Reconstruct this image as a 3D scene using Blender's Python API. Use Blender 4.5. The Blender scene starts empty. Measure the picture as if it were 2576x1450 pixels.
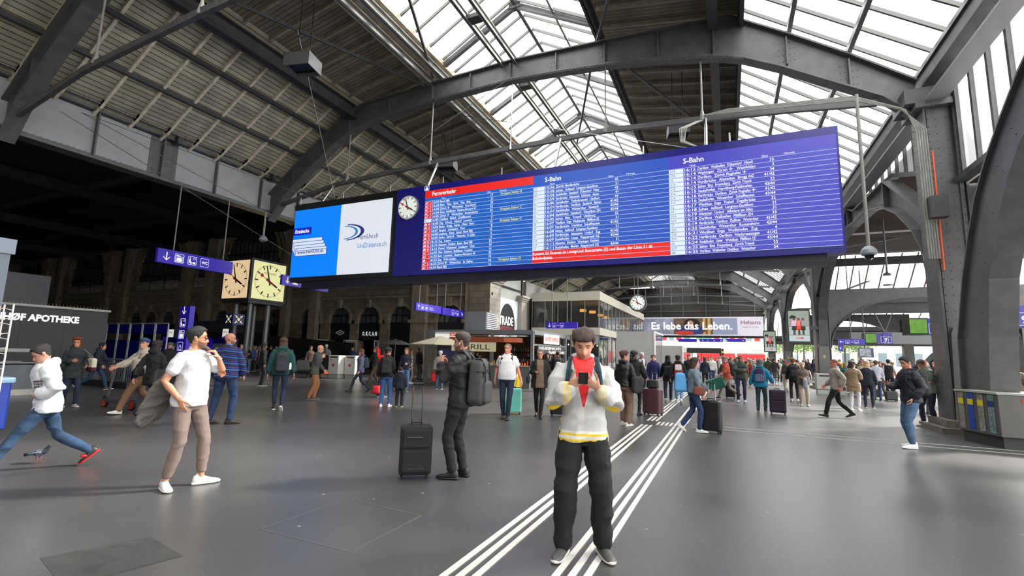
import bpy, bmesh, math, random
from mathutils import Vector, Matrix, Euler, noise
from math import sin, cos, pi, radians, sqrt, atan2, hypot
random.seed(7)
SC = bpy.context.scene
COL = SC.collection
# ---------------------------------------------------------------- camera
YAW, PITCH, ROLL, FPX, EYE = .42855, .13763, .026044, 1189.4, 1.6
cd = bpy.data.cameras.new('camera'); cam = bpy.data.objects.new('camera', cd); COL.objects.link(cam)
cd.sensor_width = 36; cd.lens = FPX / 2576 * 36; cd.clip_start = .1; cd.clip_end = 600
_f = Vector((-sin(YAW)*cos(PITCH), cos(YAW)*cos(PITCH), sin(PITCH)))
_r0 = Vector((cos(YAW), sin(YAW), 0)); _u0 = _r0.cross(_f)
RT = cos(ROLL)*_r0 + sin(ROLL)*_u0; UP = -sin(ROLL)*_r0 + cos(ROLL)*_u0
cam.matrix_world = Matrix(((RT.x, UP.x, -_f.x, 0), (RT.y, UP.y, -_f.y, 0), (RT.z, UP.z, -_f.z, EYE), (0, 0, 0, 1)))
SC.camera = cam
# ---------------------------------------------------------------- sky, sun, exposure
SC.view_settings.view_transform = 'Standard'; SC.view_settings.look = 'None'
SC.view_settings.gamma = 1; SC.view_settings.exposure = 0.42; SC.view_settings.use_curve_mapping = False
SC.cycles.use_denoising = True; SC.cycles.max_bounces = 7; SC.cycles.diffuse_bounces = 4
SC.cycles.transparent_max_bounces = 12; SC.cycles.sample_clamp_indirect = 8
wd = bpy.data.worlds.new('overcast_sky'); SC.world = wd; wd.use_nodes = True
wn = wd.node_tree.nodes; bgn = wn['Background']
bgn.inputs['Color'].default_value = (1, .99, .965, 1); bgn.inputs['Strength'].default_value = 4.2
sd = bpy.data.lights.new('sun', 'SUN'); sd.energy = 13.0; sd.angle = radians(6); sd.color = (1, .95, .88)
sun = bpy.data.objects.new('sun', sd); COL.objects.link(sun); sun.location = (30, 60, 60)
sun.rotation_euler = Vector((-.60, -.52, -.60)).to_track_quat('-Z', 'Y').to_euler()
# ---------------------------------------------------------------- pixel rays used only to survey positions of the place
def ray(px, py):
    return _f + RT*((px-1288)/FPX) - UP*((py-725)/FPX)
def U(px, py, ax, v):
    d = ray(px, py); o = Vector((0, 0, EYE)); return o + d*((v-o[ax])/d[ax])
def G(px, py): return U(px, py, 2, 0)
# ---------------------------------------------------------------- materials
MATS = {}; EMK = .77
def srgb(c):
    if isinstance(c, str):
        c = tuple(int(c[i:i+2], 16)/255 for i in (0, 2, 4))
    return tuple(x/12.92 if x <= .04045 else ((x+.055)/1.055)**2.4 for x in c)
def mat(name, c, rough=.6, metal=0, var=0., scale=8, bump=0., bscale=60, emit=0, spec=.5, coat=0):
    if name in MATS: return MATS[name]
    m = bpy.data.materials.new(name); m.use_nodes = True; MATS[name] = m
    nt = m.node_tree; b = nt.nodes['Principled BSDF']; c = srgb(c)
    b.inputs['Base Color'].default_value = (*c, 1); b.inputs['Roughness'].default_value = rough
    b.inputs['Metallic'].default_value = metal; b.inputs['Specular IOR Level'].default_value = spec
    if coat: b.inputs['Coat Weight'].default_value = coat
    if emit:
        b.inputs['Emission Color'].default_value = (*c, 1); b.inputs['Emission Strength'].default_value = emit*EMK
        if emit >= .5: c = tuple(x*.2 for x in c); b.inputs['Base Color'].default_value = (*c, 1)
    if var or bump:
        tc = nt.nodes.new('ShaderNodeTexCoord')
    if var:
        n = nt.nodes.new('ShaderNodeTexNoise'); n.inputs['Scale'].default_value = scale; n.inputs['Detail'].default_value = 5
        nt.links.new(tc.outputs['Object'], n.inputs['Vector'])
        r = nt.nodes.new('ShaderNodeValToRGB'); r.color_ramp.elements[0].position = .3; r.color_ramp.elements[1].position = .7
        r.color_ramp.elements[0].color = (*[x*(1-var) for x in c], 1); r.color_ramp.elements[1].color = (*[min(1, x*(1+var)) for x in c], 1)
        nt.links.new(n.outputs['Fac'], r.inputs['Fac']); nt.links.new(r.outputs['Color'], b.inputs['Base Color'])
    if bump:
        n2 = nt.nodes.new('ShaderNodeTexNoise'); n2.inputs['Scale'].default_value = bscale; n2.inputs['Detail'].default_value = 3
        nt.links.new(tc.outputs['Object'], n2.inputs['Vector'])
        bp = nt.nodes.new('ShaderNodeBump'); bp.inputs['Strength'].default_value = bump; bp.inputs['Distance'].default_value = .02
        nt.links.new(n2.outputs['Fac'], bp.inputs['Height']); nt.links.new(bp.outputs['Normal'], b.inputs['Normal'])
    return m
def glassmat(name, clear=.75, tint=(.95, .97, 1), body='translucent', gloss=.0):
    if name in MATS: return MATS[name]
    m = bpy.data.materials.new(name); m.use_nodes = True; MATS[name] = m
    nt = m.node_tree; nt.nodes.clear(); o = nt.nodes.new('ShaderNodeOutputMaterial')
    t = nt.nodes.new('ShaderNodeBsdfTransparent'); t.inputs['Color'].default_value = (*tint, 1)
    d = nt.nodes.new('ShaderNodeBsdfTranslucent' if body == 'translucent' else 'ShaderNodeBsdfDiffuse')
    d.inputs['Color'].default_value = (.8, .82, .83, 1)
    mx = nt.nodes.new('ShaderNodeMixShader'); mx.inputs[0].default_value = clear
    nt.links.new(d.outputs[0], mx.inputs[1]); nt.links.new(t.outputs[0], mx.inputs[2]); last = mx
    if gloss:
        g = nt.nodes.new('ShaderNodeBsdfGlossy'); g.inputs['Roughness'].default_value = .02
        lw = nt.nodes.new('ShaderNodeLayerWeight'); lw.inputs['Blend'].default_value = gloss
        m2 = nt.nodes.new('ShaderNodeMixShader'); nt.links.new(lw.outputs['Fresnel'], m2.inputs[0])
        nt.links.new(mx.outputs[0], m2.inputs[1]); nt.links.new(g.outputs[0], m2.inputs[2]); last = m2
    nt.links.new(last.outputs[0], o.inputs[0]); return m
def brickmat(name, c1, c2, mortar, w, h, axes='XZ', rough=.85, msize=.012, off=.5, bump=.3, var=.5):
    """blocks, boards or slabs laid in a surface; axes says which object axes run along and across them"""
    if name in MATS: return MATS[name]
    m = bpy.data.materials.new(name); m.use_nodes = True; MATS[name] = m
    nt = m.node_tree; b = nt.nodes['Principled BSDF']; b.inputs['Roughness'].default_value = rough
    tc = nt.nodes.new('ShaderNodeTexCoord'); sp = nt.nodes.new('ShaderNodeSeparateXYZ'); cb = nt.nodes.new('ShaderNodeCombineXYZ')
    nt.links.new(tc.outputs['Object'], sp.inputs[0])
    nt.links.new(sp.outputs['XYZ'.index(axes[0])], cb.inputs[0]); nt.links.new(sp.outputs['XYZ'.index(axes[1])], cb.inputs[1])
    k = nt.nodes.new('ShaderNodeTexBrick'); k.offset = off
    k.inputs['Scale'].default_value = 1; k.inputs['Brick Width'].default_value = w; k.inputs['Row Height'].default_value = h
    k.inputs['Mortar Size'].default_value = msize; k.inputs['Mortar Smooth'].default_value = .2
    k.inputs['Color1'].default_value = (*srgb(c1), 1); k.inputs['Color2'].default_value = (*srgb(c2), 1); k.inputs['Mortar'].default_value = (*srgb(mortar), 1)
    nt.links.new(cb.outputs[0], k.inputs['Vector'])
    n = nt.nodes.new('ShaderNodeTexNoise'); n.inputs['Scale'].default_value = 1.3; n.inputs['Detail'].default_value = 8
    nt.links.new(tc.outputs['Object'], n.inputs['Vector'])
    mx = nt.nodes.new('ShaderNodeMix'); mx.data_type = 'RGBA'; mx.blend_type = 'MULTIPLY'; mx.inputs[0].default_value = var
    nt.links.new(k.outputs['Color'], mx.inputs[6]); nt.links.new(n.outputs['Fac'], mx.inputs[7])
    g = nt.nodes.new('ShaderNodeMix'); g.data_type = 'RGBA'; g.blend_type = 'MULTIPLY'; g.inputs[0].default_value = 1
    g.inputs[7].default_value = (1.35, 1.35, 1.35, 1); g.clamp_result = False
    nt.links.new(mx.outputs[2], g.inputs[6]); nt.links.new(g.outputs[2], b.inputs['Base Color'])
    bp = nt.nodes.new('ShaderNodeBump'); bp.inputs['Strength'].default_value = bump; bp.inputs['Distance'].default_value = .01; bp.invert = True
    nt.links.new(k.outputs['Fac'], bp.inputs['Height']); nt.links.new(bp.outputs['Normal'], b.inputs['Normal'])
    return m
# ---------------------------------------------------------------- mesh building
class MB:
    def __init__(s): s.v = []; s.f = []; s.m = []
    def add(s, vs, fs, m=0):
        n = len(s.v); s.v += [tuple(v) for v in vs]
        for f in fs: s.f.append(tuple(i+n for i in f)); s.m.append(m)
    def box(s, a, b, m=0):
        x0, y0, z0 = [min(p, q) for p, q in zip(a, b)]; x1, y1, z1 = [max(p, q) for p, q in zip(a, b)]
        s.add([(x0,y0,z0),(x1,y0,z0),(x1,y1,z0),(x0,y1,z0),(x0,y0,z1),(x1,y0,z1),(x1,y1,z1),(x0,y1,z1)],
              [(0,3,2,1),(4,5,6,7),(0,1,5,4),(1,2,6,5),(2,3,7,6),(3,0,4,7)], m)
        return s
    def obox(s, c, hx, hy, hz, m=0):
        """box from a centre and three half-axis vectors"""
        c = Vector(c); vs = [c+hx*i+hy*j+hz*k for k in (-1, 1) for i, j in ((-1,-1),(1,-1),(1,1),(-1,1))]
        s.add(vs, [(0,3,2,1),(4,5,6,7),(0,1,5,4),(1,2,6,5),(2,3,7,6),(3,0,4,7)], m); return s
    def beam(s, p, q, w, h, up=(0,0,1), m=0):
        p, q = Vector(p), Vector(q); d = (q-p); L = d.length; d.normalize(); up = Vector(up)
        sd_ = d.cross(up)
        if sd_.length < 1e-4: sd_ = d.cross(Vector((1,0,0)))
        sd_.normalize(); u = sd_.cross(d)
        return s.obox((p+q)/2, d*(L/2), sd_*(w/2), u*(h/2), m)
    def ibeam(s, p, q, w, h, t=.03, up=(0,0,1), m=0):
        p, q = Vector(p), Vector(q); d = (q-p).normalized(); sd_ = d.cross(Vector(up)).normalized(); u = sd_.cross(d)
        s.beam(p, q, t, h, up, m); s.beam(p+u*(h/2-t/2), q+u*(h/2-t/2), w, t, up, m); s.beam(p-u*(h/2-t/2), q-u*(h/2-t/2), w, t, up, m)
        return s
    def tube(s, p, q, r, r2=None, n=10, m=0, cap=True):
        p, q = Vector(p), Vector(q); r2 = r if r2 is None else r2; d = (q-p).normalized()
        a = d.cross(Vector((0,0,1)));  a = d.cross(Vector((1,0,0))) if a.length < 1e-3 else a; a.normalize(); b = d.cross(a)
        vs = [c+(a*cos(2*pi*i/n)+b*sin(2*pi*i/n))*rr for c, rr in ((p, r), (q, r2)) for i in range(n)]
        fs = [(i, (i+1) % n, n+(i+1) % n, n+i) for i in range(n)]
        if cap: fs += [tuple(range(n))[::-1], tuple(range(n, 2*n))]
        s.add(vs, fs, m); return s
    def path(s, pts, r, n=8, m=0):
        pts = [Vector(p) for p in pts]; rings = []
        for i, p in enumerate(pts):
            d = (pts[min(i+1, len(pts)-1)]-pts[max(i-1, 0)]).normalized()
            a = d.cross(Vector((0,0,1))); a = d.cross(Vector((1,0,0))) if a.length < .1 else a; a.normalize(); b = d.cross(a)
            if i and a.dot(pa) < 0: a, b = -a, -b
            pa = a
            rings.append([p+(a*cos(2*pi*k/n)+b*sin(2*pi*k/n))*r for k in range(n)])
        return s.loft(rings, m=m)
    def loft(s, rings, m=0, cap=True):
        n = len(rings[0]); vs = [v for r in rings for v in r]
        fs = [(j*n+i, j*n+(i+1) % n, (j+1)*n+(i+1) % n, (j+1)*n+i) for j in range(len(rings)-1) for i in range(n)]
        if cap: fs += [tuple(range(n))[::-1], tuple(range((len(rings)-1)*n, len(rings)*n))]
        s.add(vs, fs, m); return s
    def lathe(s, c, prof, n=24, axis=(0,0,1), m=0):
        c = Vector(c); d = Vector(axis).normalized(); a = d.cross(Vector((1,0,0)));  a = d.cross(Vector((0,1,0))) if a.length < .1 else a
        a.normalize(); b = d.cross(a)
        return s.loft([[c+d*z+(a*cos(2*pi*i/n)+b*sin(2*pi*i/n))*max(r, 1e-4) for i in range(n)] for r, z in prof], m=m)
    def ell(s, c, rx, ry, rz, n=12, k=8, m=0):
        c = Vector(c)
        return s.loft([[c+Vector((rx*sin(t)*cos(2*pi*i/n), ry*sin(t)*sin(2*pi*i/n), -rz*cos(t))) for i in range(n)]
                       for t in [.02+(pi-.04)*j/k for j in range(k+1)]], m=m)
    def prism(s, pts, fn, m=0):
        """pts: outline (convex or simple); fn(u, v, w) -> point; w in 0, 1"""
        n = len(pts); vs = [fn(u, v, w) for w in (0, 1) for u, v in pts]
        fs = [(i, (i+1) % n, n+(i+1) % n, n+i) for i in range(n)]
        tri = tess(pts); fs += [t[::-1] for t in tri] + [tuple(i+n for i in t) for t in tri]
        s.add(vs, fs, m); return s
    def quad(s, a, b, c, d, m=0): s.add([a, b, c, d], [(0, 1, 2, 3)], m); return s
    def rivet(s, p, nrm, r=.022, m=0):
        nrm = Vector(nrm); a = nrm.cross(Vector((0,0,1)));  a = nrm.cross(Vector((1,0,0))) if a.length < .1 else a
        a.normalize(); b = nrm.cross(a); p = Vector(p)
        vs = [p+(a*cos(pi*i/3)+b*sin(pi*i/3))*r for i in range(6)]+[p+(a*cos(pi*i/3)+b*sin(pi*i/3))*r*.6+nrm*r*.5 for i in range(6)]
        s.add(vs, [(i, (i+1) % 6, 6+(i+1) % 6, 6+i) for i in range(6)]+[tuple(range(6, 12))], m); return s
    def mesh(s, name, mats, smooth=False):
        me = bpy.data.meshes.new(name); me.from_pydata(s.v, [], s.f)
        for x in (mats if isinstance(mats, (list, tuple)) else [mats]): me.materials.append(x)
        if any(s.m): me.polygons.foreach_set('material_index', s.m)
        bm = bmesh.new(); bm.from_mesh(me); bmesh.ops.recalc_face_normals(bm, faces=bm.faces); bm.to_mesh(me); bm.free()
        if smooth: me.shade_smooth()
        return me
    def build(s, name, mats, parent=None, smooth=False, label=None, cat=None, group=None, kind=None, bev=0):
        return link(name, s.mesh(name, mats, smooth), parent, label, cat, group, kind, bev)
def tess(pts):
    from mathutils.geometry import tessellate_polygon
    return [tuple(t) for t in tessellate_polygon([[Vector((u, v, 0)) for u, v in pts]])]
def tag(o, label=None, cat=None, group=None, kind=None):
    for k, v in (('label', label), ('category', cat), ('group', group), ('kind', kind)):
        if v: o[k] = v
    return o
def link(name, me, parent=None, label=None, cat=None, group=None, kind=None, bev=0):
    o = bpy.data.objects.new(name, me); COL.objects.link(o)
    if parent is not None: o.parent = parent
    if bev:
        b = o.modifiers.new('edge', 'BEVEL'); b.width = bev; b.segments = 2; b.limit_method = 'ANGLE'; b.angle_limit = radians(50)
    return tag(o, label, cat, group, kind)
def empty(name, loc=(0,0,0), label=None, cat=None, group=None, rz=0, kind=None):
    o = bpy.data.objects.new(name, None); COL.objects.link(o); o.location = loc; o.rotation_euler = (0, 0, rz); o.empty_display_size = .2
    return tag(o, label, cat, group, kind)
def copy_tree(o, parent=None, **kw):
    c = o.copy(); COL.objects.link(c)
    if parent is not None: c.parent = parent
    for ch in list(o.children): copy_tree(ch, c)
    return c
def S(mb, name, m, **k): return mb.build(name, m, kind='structure', **k)
def plate(outer, holes, depth):
    """flat plate with holes, in the XY plane of its own, thickness depth -> verts, faces"""
    cu = bpy.data.curves.new('outline', 'CURVE'); cu.dimensions = '2D'; cu.fill_mode = 'BOTH'; cu.extrude = depth/2
    for pts in [outer]+holes:
        sp = cu.splines.new('POLY'); sp.points.add(len(pts)-1); sp.use_cyclic_u = True
        for i, (x, y) in enumerate(pts): sp.points[i].co = (x, y, 0, 1)
    ob = bpy.data.objects.new('outline', cu); me = bpy.data.meshes.new_from_object(ob)
    vs = [v.co.copy() for v in me.vertices]; fs = [tuple(p.vertices) for p in me.polygons]
    bpy.data.objects.remove(ob); bpy.data.curves.remove(cu); bpy.data.meshes.remove(me)
    return vs, fs
def arch(cx, z0, zs, r, n=16, sc=1.0):
    """arched opening outline: jambs from z0 up to zs, then a half circle"""
    return [(cx-r, z0), (cx+r, z0)]+[(cx+r*cos(pi*i/n), zs+sc*r*sin(pi*i/n)) for i in range(n+1)]
# ---------------------------------------------------------------- lettering: flat letter outlines in a (u, v) plane
_T = {}
def letters(t, bold=0):
    key = (t, bold)
    if key in _T: return _T[key]
    cu = bpy.data.curves.new('letters', 'FONT'); cu.body = t; cu.size = 1; cu.offset = bold; cu.resolution_u = 2; cu.fill_mode = 'FRONT'
    ob = bpy.data.objects.new('letters', cu); me = bpy.data.meshes.new_from_object(ob)
    vs = [(v.co.x, v.co.y) for v in me.vertices]; fs = [tuple(p.vertices) for p in me.polygons]
    bpy.data.objects.remove(ob); bpy.data.curves.remove(cu); bpy.data.meshes.remove(me)
    _T[key] = (vs, fs); return _T[key]
CAP = .69
def write(mb, t, u, v, h, fn, w=None, bold=0, m=0, align='l', shear=0, mirror=False, squash=.93, sub=0):
    """letters t with cap height h, their left foot at (u, v) of plane fn(u, v, lift); w squeezes them to a width"""
    vs, fs = letters(t, bold)
    if not vs: return 0
    x0 = min(a for a, b in vs); x1 = max(a for a, b in vs); k = h/CAP; kx = k*squash
    if w: kx = w/(x1-x0)
    W_ = (x1-x0)*kx; du = {'l': 0, 'c': -W_/2, 'r': -W_}[align]
    out = []
    for a, b in vs:
        x = (a-x0)*kx; x = W_-x if mirror else x
        out.append(fn(u+du+x+shear*b*k, v+b*k, 0))
    mb.add(out, fs, m); return W_
# ================================================================ materials of the hall
IRON = mat('grey_painted_iron', (.30,.30,.305), .42, 0, .22, 3, .08, 30)
IROND = mat('dark_painted_iron', (.20,.20,.21), .5, 0, .25, 3)
IRONL = mat('pale_painted_iron', (.50,.50,.48), .65, 0, .15, 5)
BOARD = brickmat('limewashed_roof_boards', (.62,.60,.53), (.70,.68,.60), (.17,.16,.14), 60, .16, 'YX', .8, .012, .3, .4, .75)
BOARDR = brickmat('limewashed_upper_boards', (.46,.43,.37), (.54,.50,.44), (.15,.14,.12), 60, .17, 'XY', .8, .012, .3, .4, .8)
RAFT = mat('limewashed_rafter', (.76,.73,.65), .75, 0, .2, 6)
SKYGL = glassmat('frosted_roof_glass', .62)
CLEAR = glassmat('window_glass', .88, (.93,.96,.97), 'diffuse', .25)
DARKGL = glassmat('dark_window_glass', .35, (.5,.55,.6), 'diffuse', .3); DARKGL.node_tree.nodes['Diffuse BSDF'].inputs[0].default_value = (.10,.11,.12,1)
WHITE = mat('white_paint', (.86,.86,.85), .5)
BLACK = mat('black_paint', (.035,.035,.04), .5)
CHROME = mat('brushed_steel', (.72,.72,.72), .25, 1, .1, 20)
BLUE = mat('sign_blue', (.17,.10,.60), .35, emit=.25)
NAVY = mat('panel_navy', (.07,.07,.42), .3)
WEMIT = mat('lit_white_lettering', (.95,.95,.97), .5, emit=.9)
GREYL = mat('light_grey_panel', (.62,.62,.60), .5, 0, .06, 2)
# ---------------------------------------------------------------- floor
fm = bpy.data.materials.new('dark_terrazzo'); fm.use_nodes = True; nt = fm.node_tree; b = nt.nodes['Principled BSDF']
tc = nt.nodes.new('ShaderNodeTexCoord')
n1 = nt.nodes.new('ShaderNodeTexNoise'); n1.inputs['Scale'].default_value = .35; n1.inputs['Detail'].default_value = 9; n1.inputs['Roughness'].default_value = .65
n2 = nt.nodes.new('ShaderNodeTexNoise'); n2.inputs['Scale'].default_value = 55; n2.inputs['Detail'].default_value = 3
vo = nt.nodes.new('ShaderNodeTexVoronoi'); vo.inputs['Scale'].default_value = 2.6; vo.inputs['Randomness'].default_value = 1
for n_ in (n1, n2, vo): nt.links.new(tc.outputs['Object'], n_.inputs['Vector'])
r1 = nt.nodes.new('ShaderNodeValToRGB'); e = r1.color_ramp.elements
e[0].position = .3; e[0].color = (.050,.049,.049,1); e[1].position = .72; e[1].color = (.088,.086,.084,1)
r2 = nt.nodes.new('ShaderNodeValToRGB'); e = r2.color_ramp.elements
e[0].position = .35; e[0].color = (.82,.82,.82,1); e[1].position = .75; e[1].color = (1.15,1.15,1.15,1)
r3 = nt.nodes.new('ShaderNodeValToRGB'); e = r3.color_ramp.elements
e[0].position = .035; e[0].color = (1,1,1,1); e[1].position = .055; e[1].color = (0,0,0,1)
mx = nt.nodes.new('ShaderNodeMix'); mx.data_type = 'RGBA'; mx.blend_type = 'MULTIPLY'; mx.inputs[0].default_value = 1
mg = nt.nodes.new('ShaderNodeMix'); mg.data_type = 'RGBA'; mg.inputs[7].default_value = (.24,.235,.23,1)
nt.links.new(n1.outputs['Fac'], r1.inputs[0]); nt.links.new(n2.outputs['Fac'], r2.inputs[0]); nt.links.new(vo.outputs['Distance'], r3.inputs[0])
nt.links.new(r1.outputs[0], mx.inputs[6]); nt.links.new(r2.outputs[0], mx.inputs[7]); nt.links.new(mx.outputs[2], mg.inputs[6])
nt.links.new(r3.outputs[0], mg.inputs[0]); nt.links.new(mg.outputs[2], b.inputs['Base Color'])
rr = nt.nodes.new('ShaderNodeMapRange'); rr.inputs[3].default_value = .24; rr.inputs[4].default_value = .40; b.inputs['Specular IOR Level'].default_value = .85
nt.links.new(n1.outputs['Fac'], rr.inputs[0]); nt.links.new(rr.outputs[0], b.inputs['Roughness'])
bp = nt.nodes.new('ShaderNodeBump'); bp.inputs['Strength'].default_value = .12; bp.inputs['Distance'].default_value = .004
nt.links.new(n2.outputs['Fac'], bp.inputs['Height']); nt.links.new(bp.outputs['Normal'], b.inputs['Normal'])
S(MB().box((-100,-17,-.3), (60,84,0)), 'floor', fm)
S(MB().box((-100,84,-.35), (90,170,-.05)), 'ground', mat('street_asphalt', (.5,.5,.49), .8, 0, .15, 1))
LINE = mat('white_floor_paint', (.80,.79,.76), .55, 0, .10, 12)
def stripe_run(name, p, q, offs, w, n=None):
    p, q = Vector((*p, 0)), Vector((*q, 0)); d = (q-p).normalized(); s_ = Vector((d.y, -d.x, 0)); mb = MB()
    for o in offs: mb.obox((p+q)/2+s_*o+Vector((0,0,.003)), (q-p)/2, s_*w/2, Vector((0,0,.003)))
    return S(mb, name, LINE)
# two tactile bundles of three ribs running down the hall and the cross bundle to the right
stripe_run('trim_1', (-1.92,-1), (-1.92,11.9), (0,.105,.21), .052); stripe_run('trim_2', (-1.20,-1), (-1.20,11.9), (0,.105,.21), .052)
stripe_run('trim_3', (-1.92,12.7), (-1.92,32), (0,.105,.21), .052); stripe_run('trim_4', (-1.20,12.7), (-1.20,32), (0,.105,.21), .052)
mb = MB()
for i in range(7): mb.box((-1.63+i*.10,12.0,.0), (-1.58+i*.10,12.6,.006))
S(mb, 'trim_5', LINE)
S(MB().box((-.85,12.1,0), (6.6,12.16,.006)).box((-.85,12.55,0), (6.6,12.61,.006)), 'trim_6', mat('worn_floor_paint', (.55,.55,.54), .6, 0, .2, 9))
S(MB().box((-.85,19.1,0), (5.0,19.16,.006)).box((-.85,19.5,0), (5.0,19.56,.006)), 'trim_7', MATS['worn_floor_paint'])
mb = MB()
a, b_, c_, d_ = G(652,1332), G(870,1256), G(1060,1298), G(880,1390)
for p, q in ((a,b_), (b_,c_), (c_,d_), (d_,a)): mb.beam(p+Vector((0,0,.001)), q+Vector((0,0,.001)), .012, .003)
S(mb, 'trim_8', mat('floor_hatch_seam', (.30,.30,.30), .6))
a, b_, c_, d_ = G(100,1405), G(380,1352), G(460,1400), G(160,1480)
S(MB().quad(*[p+Vector((0,0,.002)) for p in (a, b_, c_, d_)]), 'trim_85', mat('patched_floor', (.25,.25,.245), .4, 0, .2, 8))
# ---------------------------------------------------------------- roof trusses
TY = 15.3
LOW = [(-19.83,7.6),(-18.93,8.7),(-17.4,9.9),(-15.93,10.87),(-14.91,11.35),(-13.3,11.7),(-10.96,11.85),(-9.07,11.93),(-7.25,11.98),(-5.26,11.85),(-3.56,11.7),(-1.74,11.45),(-.01,11.1),(.73,10.85),(1.75,10.3),(2.95,9.55),(4.1,8.85),(4.75,8.2)]
UPP = [(4.85,9.15),(3.44,10.25),(2.0,11.28),(.39,12.35),(-.61,12.42),(-3.72,12.6),(-7.2,12.75),(-11.0,12.62),(-14.6,12.45),(-15.5,12.15),(-18.0,10.45),(-20.0,8.9)]
def truss(y, label, detail=True):
    e_ = empty('roof_truss', (-7.3,y,8), label, 'roof truss', 'riveted roof trusses across the hall')
    O = Vector((7.3,-y,-8))
    w = MB(); w.prism(LOW+UPP, lambda u, v, k: Vector((u, y-.05+.1*k, v))+O); w.build('web_plate', IRON, e_)
    f = MB()
    for pts in (LOW, UPP):
        for p, q in zip(pts, pts[1:]): f.beam(Vector((p[0],y,p[1]))+O, Vector((q[0],y,q[1]))+O, .42, .05, (0,0,1))
    f.build('flange', IRON, e_)
    if detail:
        r = MB()
        for k, (x, z0, z1) in enumerate(((-18.5,9.2,9.9),(-15.2,11.3,12.1),(-13,11.8,12.4),(-10.8,11.9,12.5),(-9,12,12.6),(-7.25,12.05,12.6),(-5.4,11.9,12.55),(-3.6,11.8,12.5),(-1.8,11.5,12.4),(-.1,11.2,12.3),(1.9,10.4,11.2),(3.4,9.3,10.1))):
            MB().box(Vector((x-.02,y-.16,z0-.05))+O, Vector((x+.02,y-.05,z1+.05))+O).build('stiffener', IRON, e_)
            for sx in (-.09,.09,.2,-.2):
                for j in range(4): r.rivet(Vector((x+sx,y-.05,z0+(z1-z0)*(j+.5)/4))+O, (0,-1,0))
        r.build('rivets', IRON, e_)
        p = [(x,z) for x,z in LOW if -14 < x < .8]
        la = MB()   # lacing lattice under the bottom flange
        for (x0,z0),(x1,z1) in zip(p, p[1:]):
            n = max(2, int(abs(x1-x0)/.14))
            for i in range(n):
                xa = x0+(x1-x0)*i/n; xb = x0+(x1-x0)*(i+1)/n; za = z0+(z1-z0)*i/n; zb = z0+(z1-z0)*(i+1)/n
                la.beam(Vector((xa,y-.2,za-.1))+O, Vector((xb,y-.2,zb-.02))+O, .012, .03, (0,1,0)); la.beam(Vector((xa,y-.2,za-.02))+O, Vector((xb,y-.2,zb-.1))+O, .012, .03, (0,1,0))
        la.build('lacing', IRON, e_)
    # tie rod and hangers
    t = MB(); TIE = [(-19.6,8.3),(-15.73,8.95),(-10.84,9.19),(-7.11,9.25),(-3.57,9.3),(-.81,9.15),(2.04,8.95),(4.0,8.75)]
    for p, q in zip(TIE, TIE[1:]): t.beam(Vector((p[0],y,p[1]))+O, Vector((q[0],y,q[1]))+O, .12, .17)
    t.build('tie_beam', IRON, e_)
    for x, zt, zb in ((-15.2,11.2,9.0),(-10.8,11.9,9.15),(-7.2,12.0,9.2),(-3.6,11.7,9.25),(-.5,11.2,9.1)):
        MB().tube(Vector((x,y,zt))+O, Vector((x,y,zb))+O, .028, n=8).lathe(Vector((x,y,zb))+O, [(.03,.35),(.09,.05),(.09,-.02)], 8).build('hanger_rod', CHROME if x == -7.2 else IRONL, e_)
    return e_
for i, (y, l) in enumerate(((6.0,'riveted iron roof truss at upper left, its foot on the girder nearest the viewer'),(TY,'big riveted iron roof truss crossing above the departure board to the pillar at right'),
        (33.9,'iron roof truss over the front of the glass restaurant'),(43.2,'iron roof truss above the round clock hanging in the hall'),
        (52.5,'iron roof truss just behind the round hanging clock'),(61.8,'second iron roof truss from the end of the hall'),(71.1,'last iron roof truss before the dark end wall'))):
    truss(y, l, i < 2)
# ---------------------------------------------------------------- purlins and long beams
Y0, Y1 = -16, 80
def longbeam(name, x, z, w, h, label, m=IRON, kind='i', up=(0,0,1), cat='roof beam'):
    mb = MB()
    (mb.ibeam if kind == 'i' else mb.beam)((0,Y0,0), (0,Y1,0), w, h, up=up)
    if kind == 'i':
        for k in range(60): mb.rivet((w*.35, Y0+k*.6, -h/2), (0,0,-1), .02)
    o = mb.build(name, m, None, False, label, cat, 'long roof beams along the hall'); o.location = (x,0,z); return o
longbeam('roof_beam', -15.0, 12.15, .4, .6, 'dark riveted iron beam between the lower and upper boarded slopes at left', IROND)
longbeam('roof_beam', -10.95, 12.75, .22, .32, 'pale iron beam at the left edge of the skylight, outer of the pair', IRONL)
longbeam('roof_beam', -10.35, 12.85, .22, .30, 'pale iron beam at the left edge of the skylight, inner of the pair', IRONL)
longbeam('roof_beam', -3.9, 13.15, .2, .5, 'dark iron beam at the right edge of the middle skylight', IROND)
longbeam('roof_beam', -.1, 12.3, .3, .55, 'dark box beam left of the sloping glass roof', IROND, 'b')
longbeam('roof_beam', .72, 12.45, .12, 1.0, 'deep iron edge beam at the top of the sloping glass roof', IROND, 'b')
for x, z, l in ((-18.1,10.62,'lower thin purlin under the boarded slope at left'),(-16.6,11.5,'upper thin purlin under the boarded slope at left')):
    longbeam('purlin', x, z, .14, .16, l, IROND, 'b')
for x, z, l in ((2.0,11.5,'upper thin purlin under the sloping glass at right'),(3.44,10.45,'lower thin purlin under the sloping glass at right')):
    longbeam('purlin', x, z, .12, .18, l, IRON, 'b')
# catwalk rails up the middle of the skylight
e_ = empty('maintenance_track', (-7.35,0,12.75), 'pale twin-rail track hanging along the middle of the skylight', 'track')
for dx in (-.28,.28): MB().ibeam((dx,Y0,0), (dx,Y1,0), .12, .24).build('rail', IRONL, e_)
mb = MB()
for k in range(18): mb.box((-.3,Y0+2+k*4.4,-.1), (.3,Y0+2.35+k*4.4,.05))
mb.build('cross_plates', IROND, e_)
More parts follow.
